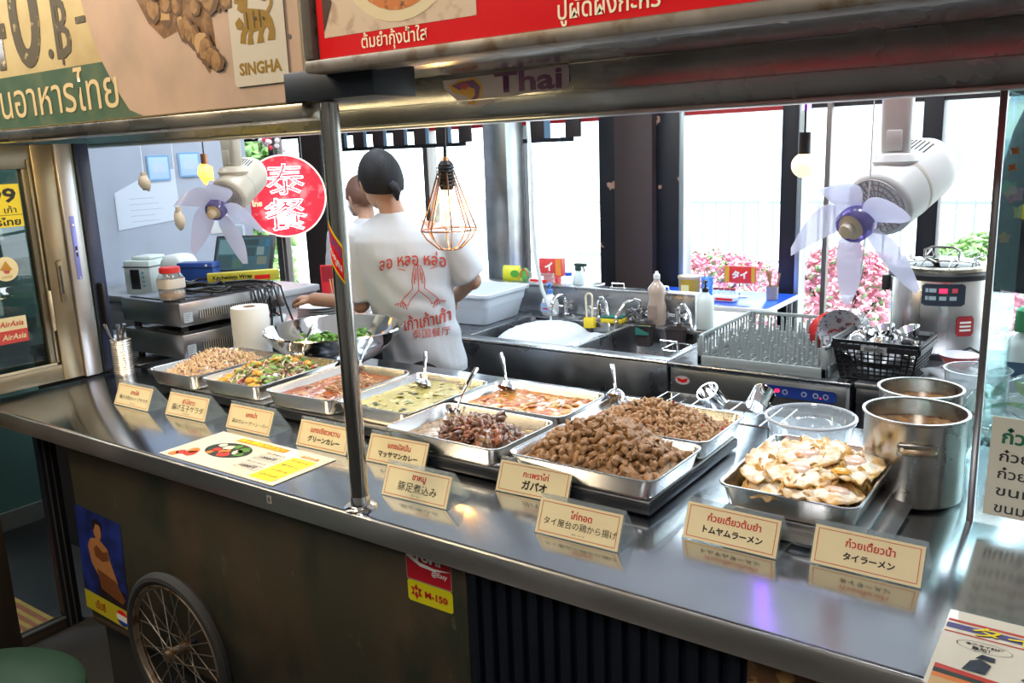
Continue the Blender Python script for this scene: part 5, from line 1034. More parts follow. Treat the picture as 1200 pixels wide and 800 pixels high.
# things on the ledge behind the sink
LZ = .9525; lg = thing('window_shelf', 'narrow shelf behind the splashback under the window', 'shelf', (-1.95, 3.26, .2))
MB().box((-.38, -.092, .740), (.09, .06, .752), .002).build('board', steel, lg); MB().box((-.38, -.09, 0), (-.36, .05, .740)).build('bracket', steel_dark, lg, smooth=0); MB().box((.07, -.09, 0), (.09, .05, .740)).build('bracket', steel_dark, lg, smooth=0)
t = thing('snack_packet', 'yellow packet with green leaf print hanging behind the sink', 'packet', (-2.27, 3.19, LZ), (0, 0, .2)); MB().loft([[(x, y, z) for x, y in rr(w, d, .006, 3)] for w, d, z in ((.085, .006, 0), (.085, .03, .015), (.085, .032, .055), (.085, .006, .075))]).build('packet', mat('packet_yellow', (.62, .64, .03), .35), t); MB().poly([(.02+.022*cos(k*pi/6), .04+.016*sin(k*pi/6)) for k in range(12)], -.018).build('leaf_print', flatc('leaf_green_print', '4FA03A'), t, smooth=0)
t = thing('peeler', 'green and red handled sponge clip at the yellow packet', 'clip', (-2.19, 3.18, LZ)); MB().ell((0, 0, .035), (.022, .012, .035)).build('clip_body', mat('clip_green', (.10, .42, .08), .4), t); MB().tube([(.02*cos(a*.5), -.012, .035+.03*sin(a*.5)) for a in range(8)], .003, 6).build('clip_edge', mat('clip_red', (.6, .08, .05), .4), t)
t = thing('red_carton', 'red and white carton with Japanese letter behind the sink', 'box', (-2.085, 3.24, LZ), (0, 0, .15)); MB().box((-.055, -.02, .03), (.055, .02, .11), .001).box((-.035, -.02, 0), (.035, .02, .03), .001).build('carton', mat('carton_red', (.65, .05, .05), .4), t); MB().rect(.025, .035, .052, .108, -.0206).build('orange_print', flatc('carton_orange', 'E08A3A'), t, smooth=0); txt('イ', t, white_print, -.008, .075, h=.04, y=-.021, bold=.05)
t = thing('clear_box', 'clear plastic box with red lettering left of the spray bottle', 'box', (-2.10, 3.185, LZ)); MB().box((-.085, -.015, 0), (.055, .015, .05), .002).build('box_wall', clear_plastic, t); txt('Tefal', t, red_print, -.02, .02, w=.05, y=-.0165, bold=.03) if False else MB().rect(-.06, .012, .03, .022, -.0158).build('red_print', red_print, t, smooth=0)
bottle('small_bottle', 'small clear bottle with blue cap behind the sink', -1.975, 3.20, LZ, [(.018, 0), (.019, .003), (.019, .03), (.014, .038), (.014, .042)], clear_plastic, [('cap', MB().lathe([(.015, .042), (.015, .056), (0, .057)], 16), mat('cap_blue', (.02, .10, .60), .4))])
t = bottle('trigger_bottle', 'trigger spray bottle with dark green head behind the sink', -1.925, 3.20, LZ, [(.024, 0), (.026, .004), (.024, .035), (.012, .06), (.010, .066)], mat('trigger_body', (.55, .66, .68), .3), [('trigger_head', MB().box((-.012, -.010, .066), (.012, .010, .085), .002).box((-.016, -.010, .085), (.040, .010, .099), .003), mat('trigger_green', (.02, .05, .045), .4)), ('trigger', MB().tube([(.022, 0, .086), (.030, 0, .07), (.026, 0, .058)], .003, 6), mat('trigger_green', (0, 0, 0)))])
for k, x in enumerate((-1.70, -1.50)): 
    t = thing('towel_rail', ['small chrome hook handle on the splashback ledge, left', 'chrome bar handle on the splashback ledge, right'][k], 'rail', (x, 3.14, .967)); MB().tube([(-.028, 0, 0), (-.028, 0, .016), (.028, 0, .016), (.028, 0, 0)], .003, 8).build('bar', chrome, t); MB().box((-.034, -.006, -.001), (.034, .006, .002)).build('plate', chrome, t, smooth=0)

# ---------------------------------------------------------------- dishwasher, rack, right counter
dw = thing('dishwasher', 'undercounter stainless dishwasher with blue control strip', 'dishwasher', (-.885, 2.8, .2)); e_ = lambda x, y, z: (x+.885, y-2.8, z-.2)
MB().box(e_(-1.165, 2.50, .22), e_(-.605, 3.10, .842), .003).build('body', sst, dw); MB().box(e_(-1.17, 2.485, .838), e_(-.60, 3.10, .852), .004).build('top', mat('dw_top', (.55, .56, .58), .22, 1, rnoise=(10, .15, .35)), dw)
MB().box(e_(-1.155, 2.492, .25), e_(-.615, 2.50, .745), .002).build('door', sst, dw); MB().box(e_(-1.155, 2.494, .752), e_(-.615, 2.50, .832), .002).build('control_panel', mat('dw_panel', (.42, .43, .41), .35, .9), dw)
c = MB().loft([[(x+.128, y_, z+.6) for x, z in rr(.235, .034, .012, 4)] for y_ in (-.306, -.3085)]).build('control_strip', mat('strip_blue', (.02, .05, .28), .3), dw)
sg = mat('led_red', (.3, 0, .02), .4, emit=('FF2040', 4)); 
txt('60', c, sg, .072, .602, h=.012, y=-.3092, bold=.04); MB().rect(.045, .600, .050, .604, -.3092).build('led', sg, c, smooth=0); MB().rect(.198, .592, .202, .596, -.3092).build('led', sg, c, smooth=0)
for x in (.096, .152, .186, .215): MB().poly([(x+.0085*cos(k*pi/8), .600+.0085*sin(k*pi/8)) for k in range(16)], -.3090).build('button', flatc('button_pale', 'A8B0C8'), c, smooth=0); MB().poly([(x+.005*cos(k*pi/8), .600+.005*sin(k*pi/8)) for k in range(16)], -.3092).build('button_ring', flatc('button_blue', '2A3A80'), c, smooth=0)
bd = MB().poly([(-.235+.025*cos(k*pi/12), .596+.015*sin(k*pi/12)) for k in range(24)], -.3070).build('maker_badge', flatc('badge_white', 'C8C0C0'), dw, smooth=0); MB().poly([(-.253, .604), (-.235, .598), (-.217, .604), (-.220, .592), (-.235, .587), (-.250, .592)], -.3075).build('badge_mark', red_print, bd, smooth=0)
for x in (-1.14, -.63):
    for y in (2.53, 3.06): MB().cyl(e_(x, y, .2), e_(x, y, .22), .015).build('foot', black_plastic, dw)
rk = thing('dish_rack', 'grey plastic peg dish rack on the dishwasher top', 'rack', (-.8735, 2.735, .852)); gw, gd, gh = .200, .235, .095
MB().box((-gw, -gd, 0), (gw, -gd+.008, .030), .002).box((-gw, gd-.008, 0), (gw, gd, .030), .002).box((-gw, -gd, 0), (-gw+.008, gd, .030), .002).box((gw-.008, -gd, 0), (gw, gd, .030), .002).build('base_frame', grey_plastic, rk)
MB().box((-gw, gd-.008, gh-.012), (gw, gd, gh), .002).box((-gw, -gd, gh-.012), (-gw+.008, gd, gh), .002).box((gw-.008, -gd, gh-.012), (gw, gd, gh), .002).build('top_rim', grey_plastic, rk)
for sx in (-1, 1):
    for sy in (-1, 1): MB().box((sx*(gw-.008)-.008, sy*(gd-.008)-.008, .0), (sx*(gw-.008)+.008, sy*(gd-.008)+.008, gh), .002).build('corner_post', grey_plastic, rk)
mb = MB()
for k in range(17): y = -gd+.02+k*(2*gd-.04)/16; [mb.box((sx*(gw-.004)-.003, y-.003, .03), (sx*(gw-.004)+.003, y+.003, gh-.012)) for sx in (-1, 1)]
for k in range(16): x = -gw+.02+k*(2*gw-.04)/15; mb.box((x-.003, gd-.008, .03), (x+.003, gd-.002, gh-.012))
tag(mb.build('side_bars', grey_plastic, rk, smooth=0), kind='stuff'); mb = MB()
for k in range(15): y = -gd+.015+k*(2*gd-.03)/14; mb.box((-gw+.006, y-.002, .002), (gw-.006, y+.002, .010))
for k in range(15): x = -gw+.015+k*(2*gw-.03)/14; mb.box((x-.002, -gd+.006, .003), (x+.002, gd-.006, .011))
tag(mb.build('floor_grid', grey_plastic, rk, smooth=0), kind='stuff'); pg = MB().cyl((0, 0, 0), (0, 0, .072), .0055, .0035, 8).mesh('peg', grey_plastic)
for i in range(9):
    for j in range(10): link('peg', pg, rk, (-gw+.032+i*(2*gw-.064)/8+(.012 if j % 2 else 0), -gd+.03+j*(2*gd-.06)/9, .01))
def dish(label, x, y, z, rot, r, m, foot, cat='bowl'):
    t = thing('dish_bowl', label, cat, (x, y, z), rot)
    MB().lathe([(0, .001), (r*.42, 0), (r*.44, .004), (r*.8, r*.30), (r, r*.62), (r*1.01, r*.63), (r*.97, r*.63), (r*.76, r*.32), (r*.4, .008), (0, .007)], 40).build('shell', m, t, smooth=60)
    MB().lathe([(r*.44, 0), (r*.46, -.008), (r*.42, -.009), (r*.40, 0)], 32).build('foot_ring', foot, t); return t
dish('red bowl resting on edge in the dish rack', -.735, 2.80, .91, (R(-75), 0, R(25)), .072, mat('bowl_red', (.55, .03, .03), .3), mat('bowl_red', (0, 0, 0)))
dish('white patterned bowl with pale blue foot propped in the dish rack', -.725, 2.80, .955, (R(100), 0, R(22)), .066, mat('bowl_pattern', (.68, .68, .72), .3, noise_=[(60, (.16, .10, .20), .56, .60), (50, (.45, .16, .14), .62, .66)]), mat('foot_blue', (.50, .66, .76), .3))
dish('clear glass bowl behind the red one in the rack', -.715, 2.90, .92, (R(-80), 0, R(5)), .062, clear_plastic, clear_plastic)
kc = thing('back_counter', 'stainless counter with dark cupboard right of the dishwasher', 'counter', (-.0, 2.8, .2))
MB().box((-.595, -.30, .635), (1.6, .30, .652), .003).build('top', sst, kc); MB().box((-.59, -.29, .0), (1.6, .29, .635)).build('carcass', mat('carcass_blue', (.03, .035, .045), .5), kc, smooth=0); MB().box((-.59, -.296, .59), (1.6, -.29, .635), .001).build('fascia', sst, kc)
for x in (-.57, -.26, .05): d_ = MB().box((x, -.300, .05), (x+.29, -.291, .575), .003).build('door', mat('door_steel_dark', (.05, .055, .065), .35, .6), kc); MB().box((x+.08, -.312, .50), (x+.2, -.300, .52), .003).build('handle', black_plastic, d_)
# basket of steel cups
bk = thing('plastic_basket', 'black lattice plastic basket full of small steel cups', 'basket', (-.545, 2.62, .853), (0, 0, -.04)); bw, bdp, bh = .118, .105, .118
def rim_pts(w, d, z): return [(x, y, z) for x, y in rr(w, d, .015, 3)]
mb = MB().loft([rim_pts(2*bw-.02, 2*bdp-.02, bh-.010), rim_pts(2*bw+.004, 2*bdp+.004, bh-.010), rim_pts(2*bw+.006, 2*bdp+.006, bh), rim_pts(2*bw-.006, 2*bdp-.006, bh), rim_pts(2*bw-.02, 2*bdp-.02, bh-.010)], False, False); mb.build('rim', black_plastic, bk)
mb = MB().loft([rim_pts(2*bw-.045, 2*bdp-.045, 0), rim_pts(2*bw-.043, 2*bdp-.043, .006)]); mb.build('floor', black_plastic, bk); mb = MB()
for side in range(4):
    L0 = bw if side % 2 == 0 else bdp; D0 = bdp if side % 2 == 0 else bw
    def P3(u, h): 
        k = .80+.20*h/bh; a, b_ = u*L0*k, -D0*k
        return {0: (a, b_, h), 1: (-b_, a, h), 2: (-a, -b_, h), 3: (b_, -a, h)}[side]
    for k in range(13): mb.tube([P3(-1+k/6, .002), P3(-1+k/6, bh-.008)], .0028, 4)
    for k in range(9): mb.tube([P3(-1, .004+k*.0125), P3(1, .004+k*.0125)], .0026, 4)
    mb.tube([P3(-1, bh-.020), P3(1, bh-.020)], .010, 4)
tag(mb.build('lattice', black_plastic, bk, smooth=0), kind='stuff')
MB().rect(-.035, bh-.027, .035, bh-.012, -bdp-.0065).build('name_label', flatc('name_label', '9C9C98'), bk, smooth=0); txt('ซอสพริก', bk, black_print, 0, bh-.0195, w=.05, y=-bdp-.0075, bold=.02)
random.seed(17); cm = MB().lathe([(0, 0), (.016, 0), (.024, .012), (.029, .030), (.031, .031), (.028, .030), (.022, .013), (0, .003)], 24).mesh('sauce_cup', chrome, 60)
wh = ['front left', 'front centre', 'front right', 'middle left', 'centre', 'middle right', 'back left', 'back centre', 'back right', 'top left of the heap', 'top centre of the heap', 'top right of the heap']
for k in range(12):
    i, j = k % 3, k//3; up = k >= 9; x = -.545+(i-1)*.066+random.uniform(-.006, .006); y = 2.62+(((j-1)*.060) if not up else (i-1)*.01)+random.uniform(-.004, .004)
    o = link('sauce_cup', cm, None, (x, y, .853+(.085 if not up else .115)), (random.choice((0, pi*.9, .5))+random.uniform(-.4, .4), random.uniform(-.5, .5), 0)); tag(o, 'small steel sauce cup in the black basket, '+wh[k], 'cup', 'steel sauce cups in the black basket')
tag(MB().add(*lump(2, 2, .4, (.085, .075, .035))).build('cup_heap', steel_dark, None, (-.545, 2.62, .903), smooth=80), 'steel cups underneath, filling the black basket', 'cups', kind='stuff')
# rice warmer
rw = thing('soup_warmer', 'tall round stainless electric soup warmer with digital panel', 'warmer', (-.470, 3.01, .852)); rr_ = .146
MB().lathe([(0, .012), (rr_-.006, .012), (rr_, .018), (rr_, .245), (rr_-.004, .25)], 64).build('drum', mat('warmer_steel', (.56, .54, .52), .24, 1, stretch=(1, 1, .02), rnoise=(20, .18, .4)), rw, smooth=45)
MB().lathe([(rr_+.001, .0), (rr_+.004, .004), (rr_+.004, .016), (rr_-.004, .02), (rr_-.02, .0)], 48).build('base_ring', black_plastic, rw)
MB().lathe([(rr_-.002, .245), (rr_+.006, .248), (rr_+.007, .262), (rr_, .268), (rr_-.01, .266)], 64).build('black_collar', black_plastic, rw)
MB().lathe([(rr_-.006, .266), (rr_-.004, .272), (rr_-.004, .282), (rr_-.02, .286), (rr_-.03, .284)], 56).build('inner_pot_rim', mat('brassy_steel', (.6, .54, .42), .25, 1), rw)
MB().lathe([(rr_-.022, .287), (rr_-.04, .294), (.06, .302), (0, .304)], 48).build('clear_lid', glass('lid_glass', (.85, .9, .92), .9), rw)
MB().tube([(-.05, 0, .300), (-.05, 0, .325), (-.03, 0, .335), (.03, 0, .335), (.05, 0, .325), (.05, 0, .300)], .004, 8).build('lid_handle', chrome, rw)
for a in range(10): MB().tube([(.13*cos(a*.63), .13*sin(a*.63), .288), (.12*cos(a*.63+.1), .12*sin(a*.63+.1), .315), (.10*cos(a*.63+.3), .10*sin(a*.63+.3), .30)], .0025, 6).build('lid_clip', chrome, rw)
va = math.atan2(-3.01, .470); cd_ = va
def on_drum(a, z, w_, h_, name, m, dr=.002, n=10, corner=None):
    mb = MB(); R_ = rr_+dr; da = w_/2/R_
    vs = []; 
    for k in range(n+1):
        t_ = a-da+2*da*k/n; ins = 0
        if k in (0, n): ins = corner or 0
        vs += [(R_*cos(t_), R_*sin(t_), z-h_/2+ins), (R_*cos(t_), R_*sin(t_), z+h_/2-ins)]
    mb.add(vs, [(2*k, 2*k+2, 2*k+3, 2*k+1) for k in range(n)]); return mb.build(name, m, rw)
# left in the picture is the side of smaller x: angle decreases
A0 = va+.0
def A(dx): return A0+dx/rr_
on_drum(A(.012), .205, .124, .068, 'control_panel', mat('panel_navy', (.02, .03, .045), .25), .002, 12, .006)
on_drum(A(.010), .218, .022, .014, 'red_display', mat('led_red', (0, 0, 0)), .0035)
on_drum(A(.042), .219, .016, .014, 'stop_button', mat('button_red', (.6, .06, .08), .4), .0035)
for k, (dx, z) in enumerate([(-.018, .219), (-.018, .195), (.010, .195), (.038, .195), (-.034, .219), (-.034, .195)]): on_drum(A(dx), z, .020 if k < 4 else .008, .012, 'button', flatc('button_grey', '93A6AC'), .0035)
on_drum(A(.080), .108, .056, .062, 'red_badge', flatc('badge_dark_red', '9A2028'), .002, 8, .010)
for z in (.120, .108, .096): on_drum(A(.080), z, .036, .006, 'badge_text_line', white_print, .003)
for s_ in (-1, 1): MB().box((s_*(rr_+.012)-.012, -.02, .195), (s_*(rr_+.012)+.012, .02, .245), .004).build('side_handle', black_plastic, rw, (0, 0, 0), (0, 0, A0+pi/2))
tag(MB().tube([(-.41, 2.66, .86), (-.38, 2.72, .905), (-.34, 2.76, .925), (-.30, 2.74, .91), (-.28, 2.66, .862)], .004, 8).build('cable', black_plastic), 'black lead arching beside the soup warmer', 'cable')
t = thing('red_bowl', 'small red bowl with white inside beside the black basket', 'bowl', (-.345, 2.60, .895)); r = .052
MB().lathe([(0, 0), (.018, 0), (.020, .004), (.040, .022), (r, .044)], 36).build('outer', mat('bowl_red2', (.50, .05, .03), .3), t, smooth=60); MB().lathe([(r, .044), (r-.003, .044), (.038, .024), (.018, .006), (0, .005)], 36).build('inner', mat('bowl_lilac', (.62, .62, .72), .3), t, smooth=60)
tag(MB().add(*lump(9, 3, .5, (.085, .08, .028), freq=2.4)).build('plastic_bag', mat('bag_grey', (.42, .44, .46), .25, bump=(30, .9)), None, (-.345, 2.60, .874), smooth=80), 'crumpled clear bag under the small red bowl', 'bag')

# ---------------------------------------------------------------- window table
tb = thing('window_table', 'blue topped table by the window with white edge', 'table', (-1.55, 3.86, .2)); 
MB().box((-.45, -.20, .60), (.30, .24, .618), .003).build('top', mat('table_blue', (.02, .12, .75), .25), tb); MB().box((-.452, -.207, .598), (.302, -.200, .620), .001).box((.300, -.207, .598), (.308, .24, .620), .001).build('edge', white_plastic, tb)
for x in (-.42, .27):
    for y in (-.17, .21): MB().cyl((x, y, 0), (x, y, .60), .013).build('leg', steel_dark, tb)
BZ = .82
bottle('sauce_container', 'yellow sauce container with clear lid on the blue table', -1.700, 3.86, BZ, [(.045, 0), (.048, .004), (.052, .085), (.054, .088)], mat('sauce_yellow', (.68, .42, .01), .3), [('lid', MB().lathe([(.055, .086), (.056, .090), (.056, .098), (0, .100)], 28), mat('lid_amber', (.55, .45, .3), .3)), ('label_print', MB().rect(-.02, .03, .02, .06, -.0525), flatc('label_pale_yellow', 'F0E49A'))], 'container')
t = thing('blue_glass', 'blue tumbler beside the yellow sauce container', 'glass', (-1.625, 3.90, BZ)); MB().lathe([(0, .001), (.024, 0), (.030, .09), (.028, .09), (.022, .004), (0, .004)], 24).build('wall', glass('blue_glass', (.45, .68, .95), .8, .0, ((.3, .55, .9), .25)), t)
t = thing('table_sign', 'red table sign reading タイ on the blue table', 'sign', (-1.475, 3.93, BZ), (0, 0, .08)); MB().box((-.075, -.004, .065), (.075, .004, .145), .001).build('card', mat('sign_red2', (.72, .03, .03), .4), t); txt('タイ', t, white_print, .0, .105, w=.075, y=-.005, bold=.06); [MB().rect(a_, .068, b_, .142, -.0046).build('yellow_print', flatc('sign_yellow2', 'D8A83A'), t, smooth=0) for a_, b_ in ((-.072, -.05), (.055, .072))]; MB().box((-.004, -.003, 0), (.004, .003, .065)).build('stem', chrome, t, smooth=0); MB().box((-.04, -.02, 0), (.04, .02, .003)).build('foot', chrome, t, smooth=0)
t = thing('condiment_caddy', 'white and red condiment caddy under the red table sign', 'caddy', (-1.50, 3.80, BZ)); MB().box((-.06, -.03, 0), (.06, .03, .022), .004).build('tray', white_plastic, t); MB().box((-.03, -.031, .006), (.05, -.0305, .016)).build('red_print', red_print, t, smooth=0)
for k in range(4): j = MB().lathe([(0, 0), (.012, 0), (.012, .03), (0, .03)], 14).build('jar', clear_plastic, t, (-.042+.028*k, 0, .022)); MB().lathe([(.0125, .028), (.0125, .038), (0, .039)], 14).build('lid', mat('lid_dull_red', (.35, .05, .05), .4), j)
t = thing('cutlery_cup', 'cup of wooden chopsticks at the right end of the blue table', 'cup', (-1.315, 3.92, BZ)); MB().lathe([(0, .001), (.026, 0), (.028, .06), (.026, .06), (.024, .003), (0, .003)], 20).build('cup_wall', mat('cup_grey', (.28, .26, .26), .4), t)
for k in range(8): MB().cyl((.012*cos(k*2), .012*sin(k*2), .004), (.035*cos(k*2.2), .02*sin(k*2.2), .12+.008*(k % 3)), .003, n=6).build('chopstick', mat('wood_brown', (.42, .20, .09), .6), t)

# ---------------------------------------------------------------- slotted valance at the window head
for n_, (x0, x1, l) in enumerate(((-4.16, -3.14, 'black slotted valance with light cut-outs above the staff'), (-2.87, -2.42, 'short black slotted valance right of the steel column'))):
    t = thing('valance', l, 'valance', ((x0+x1)/2, 4.0, 1.575)); hw = (x1-x0)/2
    MB().box((-hw, -.006, 0), (hw, .006, .022)).build('lower_rail', black_metal, t, smooth=0); MB().box((-hw, -.006, .135), (hw, .006, .16)).build('upper_rail', black_metal, t, smooth=0)
    n = int((x1-x0)/.17)
    for k in range(n+1):
        x = -hw+k*2*hw/n; MB().box((x-.045, -.007, .022), (x+.045, .007, .135), .002).build('block', mat('valance_brown', (.035, .025, .025), .6), t)
    for k in range(n): x = -hw+(k+.28)*2*hw/n; MB().box((x-.02, -.003, .022), (x+.02, .003, .135)).build('blue_slat', mat('slat_blue', (.16, .30, .45), .5), t, smooth=0)
    MB().box((-hw, .01, .16), (-hw+.01, .16, .17)).build('bracket', black_metal, t, smooth=0); MB().box((hw-.01, .01, .16), (hw, .16, .17)).build('bracket', black_metal, t, smooth=0)
# ---------------------------------------------------------------- neon sign
t = thing('neon_sign', 'round red neon sign with glowing characters in the left window', 'neon sign', (-3.52, 2.975, 1.355), (0, 0, R(45)))
MB().at(rot=(pi/2, 0, 0)).lathe([(0, -.006), (.200, -.006), (.204, 0), (.200, .006), (0, .006)], 64).build('disc', mat('neon_backing', (.55, .04, .06), .25, emit=('D81830', .55), noise_=[(14, (.75, .25, .25), .52, .66)]), t)
MB().tube([(.204*cos(2*pi*k/64), -.01, .204*sin(2*pi*k/64)) for k in range(64)], .004, 8, True).build('rim', mat('neon_rim', (.8, .75, .7), .3, emit=('FFD8C8', .8)), t)
ng = mat('neon_glow', (1, .9, .9), .3, emit=('FFF2F0', 5)); ngr = mat('neon_green', (.2, .9, .5), .3, emit=('9CFFC8', 3))
txt('泰', t, ng, .01, .085, w=.19, h=.155, y=-.022, res=2, bold=0, outline=.010, name='neon_tube'); txt('餐', t, ng, .0, -.090, w=.21, h=.165, y=-.022, res=2, bold=0, outline=.010, name='neon_tube')
txt('ไทย', t, ngr, -.14, -.03, w=.05, y=-.02, outline=.012, name='neon_tube')
for x, z in ((-.1, .15), (.1, .15)): MB().cyl((x, 0, z+.02), (x, 0, 1.44), .0015, n=6).build('wire', steel_dark, t)
# hanging flower garland left of the neon
t = thing('flower_garland', 'string of small red and white flowers hanging by the left window', 'garland', (-3.30, 2.66, 1.62)); random.seed(12)
MB().tube([(-.04, -.02, 1.18), (-.03, -.01, .10), (0, 0, .02), (.05, .02, -.03), (.10, .04, -.05)], .002, 5).build('string', mat('string_green', (.05, .2, .05), .6), t)
for k in range(26):
    x = random.uniform(-.04, .12); MB().ell((0, 0, 0), .012, 8, 5).build('flower', mat('flower_red', (.55, .03, .06), .5) if k % 3 == 0 else mat('flower_white', (.75, .68, .70), .5), t, (x, x*.4+random.uniform(-.02, .02), .03-x*.6+random.uniform(-.03, .05)))

# ---------------------------------------------------------------- wall/ceiling fans
bladem = glass('fan_blade', (.84, .85, .95), 1.0, .1, ((.80, .80, .90), .58)); hubp = glass('fan_hub_violet', (.42, .36, .72), .9, .05, ((.35, .32, .62), .5))
def fan(label, hub, rear, r, L, top, bodym, tint=None, seed=0):
    hub = Vector(hub); rear = Vector(rear); ax = (hub-rear).normalized(); t = thing('ceiling_fan', label, 'fan', rear)
    def fr(d): q_ = d.to_track_quat('Z', 'Y'); return q_
    Q = fr(ax); ln = (hub-rear).length
    def put(o): o.rotation_mode = 'QUATERNION'; o.rotation_quaternion = Q; return o
    put(MB().lathe([(0, -r*1.0), (r*.45, -r*.95), (r*.80, -r*.70), (r*.98, -r*.3), (r, 0), (r, ln*.62), (r*.97, ln*.66), (r*.86, ln*.68), (0, ln*.68)], 40).build('motor_housing', bodym, t, smooth=50))
    put(MB().lathe([(r*1.003, ln*.30), (r*1.012, ln*.31), (r*1.012, ln*.34), (r*1.003, ln*.35)], 40).build('seam_band', mat('fan_seam', (.45, .42, .36), .5), t))
    g = MB()
    for k in range(24): a = k*pi/12; g.cyl((r*.25*cos(a), r*.25*sin(a), ln*.685), (r*.82*cos(a), r*.82*sin(a), ln*.685), .0016, n=4)
    for q_ in (.3, .5, .68, .84): g.tube([(r*q_*cos(k*pi/16), r*q_*sin(k*pi/16), ln*.687) for k in range(32)], .0018, 4, True)
    put(g.build('front_vent', mat('vent_grey', (.35, .34, .32), .5), t))
    v = MB()
    for k in range(9): a = -.55+k*.13; v.box((r*.99*cos(a+1.57)-.001, r*.99*sin(a+1.57)-.001, -r*.1), (r*.99*cos(a+1.57)+.0015, r*.99*sin(a+1.57)+.002, r*.5))
    put(v.build('rear_vent', mat('vent_dark', (.06, .06, .06), .6), t, smooth=0))
    put(MB().cyl((0, 0, ln*.66), (0, 0, ln), .008).build('shaft', chrome, t))
    put(MB().lathe([(r*.30, ln-.035), (r*.48, ln-.030), (r*.52, ln-.010), (r*.50, ln+.018), (r*.42, ln+.024), (r*.40, ln+.012)], 36).build('hub_ring', hubp, t, smooth=60))
    put(MB().lathe([(r*.38, ln+.0), (r*.38, ln+.02), (r*.22, ln+.026), (r*.20, ln+.042), (r*.10, ln+.046), (0, ln+.046)], 32).build('hub_cap', mat('hub_cream', (.58, .50, .36), .4), t))
    DN = Q.inverted() @ Vector((0, 0, -1))
    for b_ in range(5):
        a0 = b_*2*pi/5+seed; vs = []; nU, nV = 12, 6
        for i in range(nU+1):
            u = i/nU; wv = L*.30*(sin(pi*min(1, u*.80+.14))**.8)
            for j in range(nV+1):
                s_ = (j/nV-.5)*2; rad = r*.45+L*u; lat = s_*wv+L*.18*u*u; dep = ln-.005+.30*lat*(1-.4*u)+.10*L*u*u*cos(3*u+b_)
                p_ = Vector((rad*cos(a0)-lat*sin(a0), rad*sin(a0)+lat*cos(a0), dep)); vs.append(tuple(p_+DN*(.55*L*u*u*(1-.5*max(0, DN.dot(Vector((cos(a0), sin(a0), 0))))))))
        m_ = nV+1; fs = [(i*m_+j, i*m_+j+1, (i+1)*m_+j+1, (i+1)*m_+j) for i in range(nU) for j in range(nV)]
        n0 = len(vs); vs2 = [(x, y, z-.0016) for x, y, z in vs]; fs2 = [tuple(q_+n0 for q_ in reversed(f)) for f in fs]
        put(MB().add(vs+vs2, fs+fs2).build('blade', bladem, t, smooth=80))
    # bracket to the ceiling
    tp_ = Vector(top)-rear; jx = ax*ln*.42+Vector((0, 0, r*.95))
    MB().loft([[(tp_.x*0+jx.x+x, jx.y+y, z) for x, y in rr(w, d, .012, 3)] for w, d, z in ((.036, .030, jx.z-.005), (.058, .040, jx.z+.02), (.062, .042, jx.z+.10), (.066, .046, jx.z+.30), (.07, .05, 2.8-rear.z))]).build('bracket', bodym, t)
    MB().box((jx.x-.016, jx.y-.026, jx.z+.02), (jx.x+.016, jx.y-.016, jx.z+.065), .003).build('bracket_clip', bodym, t)
    MB().lathe([(0, -.012), (.042, -.012), (.048, 0), (.040, .014), (.022, .02), (0, .02)], 30).build('swivel', bodym, t, (jx.x, jx.y, jx.z-.002))
    return t
fr_m = mat('fan_white', (.58, .58, .56), .38); fl_m = mat('fan_beige', (.50, .45, .36), .4)
# right: hub at the lower left end, motor to the upper right
fan('white bladed fan hanging in front of the window, right one', (-.472, 1.93, 1.355), (-.395, 2.155, 1.452), .074, .125, (-.47, 2.14, 1.6), fr_m, seed=.5)
fan('beige motor fan with clear blades hanging before the white wall', (-2.275, 1.655, 1.395), (-2.344, 1.836, 1.485), .060, .125, (-2.42, 1.8, 1.6), fl_m, seed=1.1)
tag(MB().tube([(-.447, 1.93, 1.66), (-.447, 1.928, 1.45), (-.452, 1.92, 1.28), (-.456, 1.92, 1.25)], .0014, 5).build('pull_string', white_plastic), 'thin white pull string hanging in front of the right fan', 'string')

# ---------------------------------------------------------------- lamps
warm_glass = glass('bulb_glass', (1, .95, .85), .8)
t = thing('cage_lamp', 'hanging filament bulb in an open copper wire cage', 'lamp', (-1.475, 1.79, 1.40)); cop = mat('copper_wire', (.42, .20, .10), .3, .9)
MB().lathe([(0, .115), (.013, .115), (.021, .105), (.022, .06), (.018, .045), (.016, .04), (0, .04)], 24).build('socket', black_plastic, t)
for k in range(6): MB().tube([(.0235*cos(2*pi*q_/24), .0235*sin(2*pi*q_/24), .052+k*.009) for q_ in range(24)], .0022, 6, True).build('socket_rib', black_plastic, t)
MB().lathe([(0, .125), (.008, .125), (.012, .115)], 14).build('copper_cap', cop, t)
MB().tube([(0, 0, .12), (.002, 0, .4), (0, 0, 1.4)], .0045, 8).build('cord', black_plastic, t)
MB().lathe([(.013, .045), (.018, .025), (.031, -.010), (.034, -.030), (.028, -.052), (.014, -.064), (0, -.067)], 28).build('bulb', warm_glass, t, smooth=60)
fil = MB()
for k in range(6):
    a = k*pi/3; fil.tube([(.006*cos(a), .006*sin(a), .02), (.012*cos(a), .012*sin(a), -.012), (.016*cos(a+.3), .016*sin(a+.3), -.042)], .0022, 5)
fil.build('filament', mat('filament_glow', (1, .6, .2), .5, emit=('FFB860', 60)), t)
for k in range(8):
    a = k*pi/4; MB().tube([(.022*cos(a), .022*sin(a), .085), (.050*cos(a), .050*sin(a), .0), (.074*cos(a), .074*sin(a), -.065), (.060*cos(a), .060*sin(a), -.088), (.030*cos(a), .030*sin(a), -.115), (.014*cos(a), .014*sin(a), -.118)], .0021, 6).build('cage_wire', cop, t)
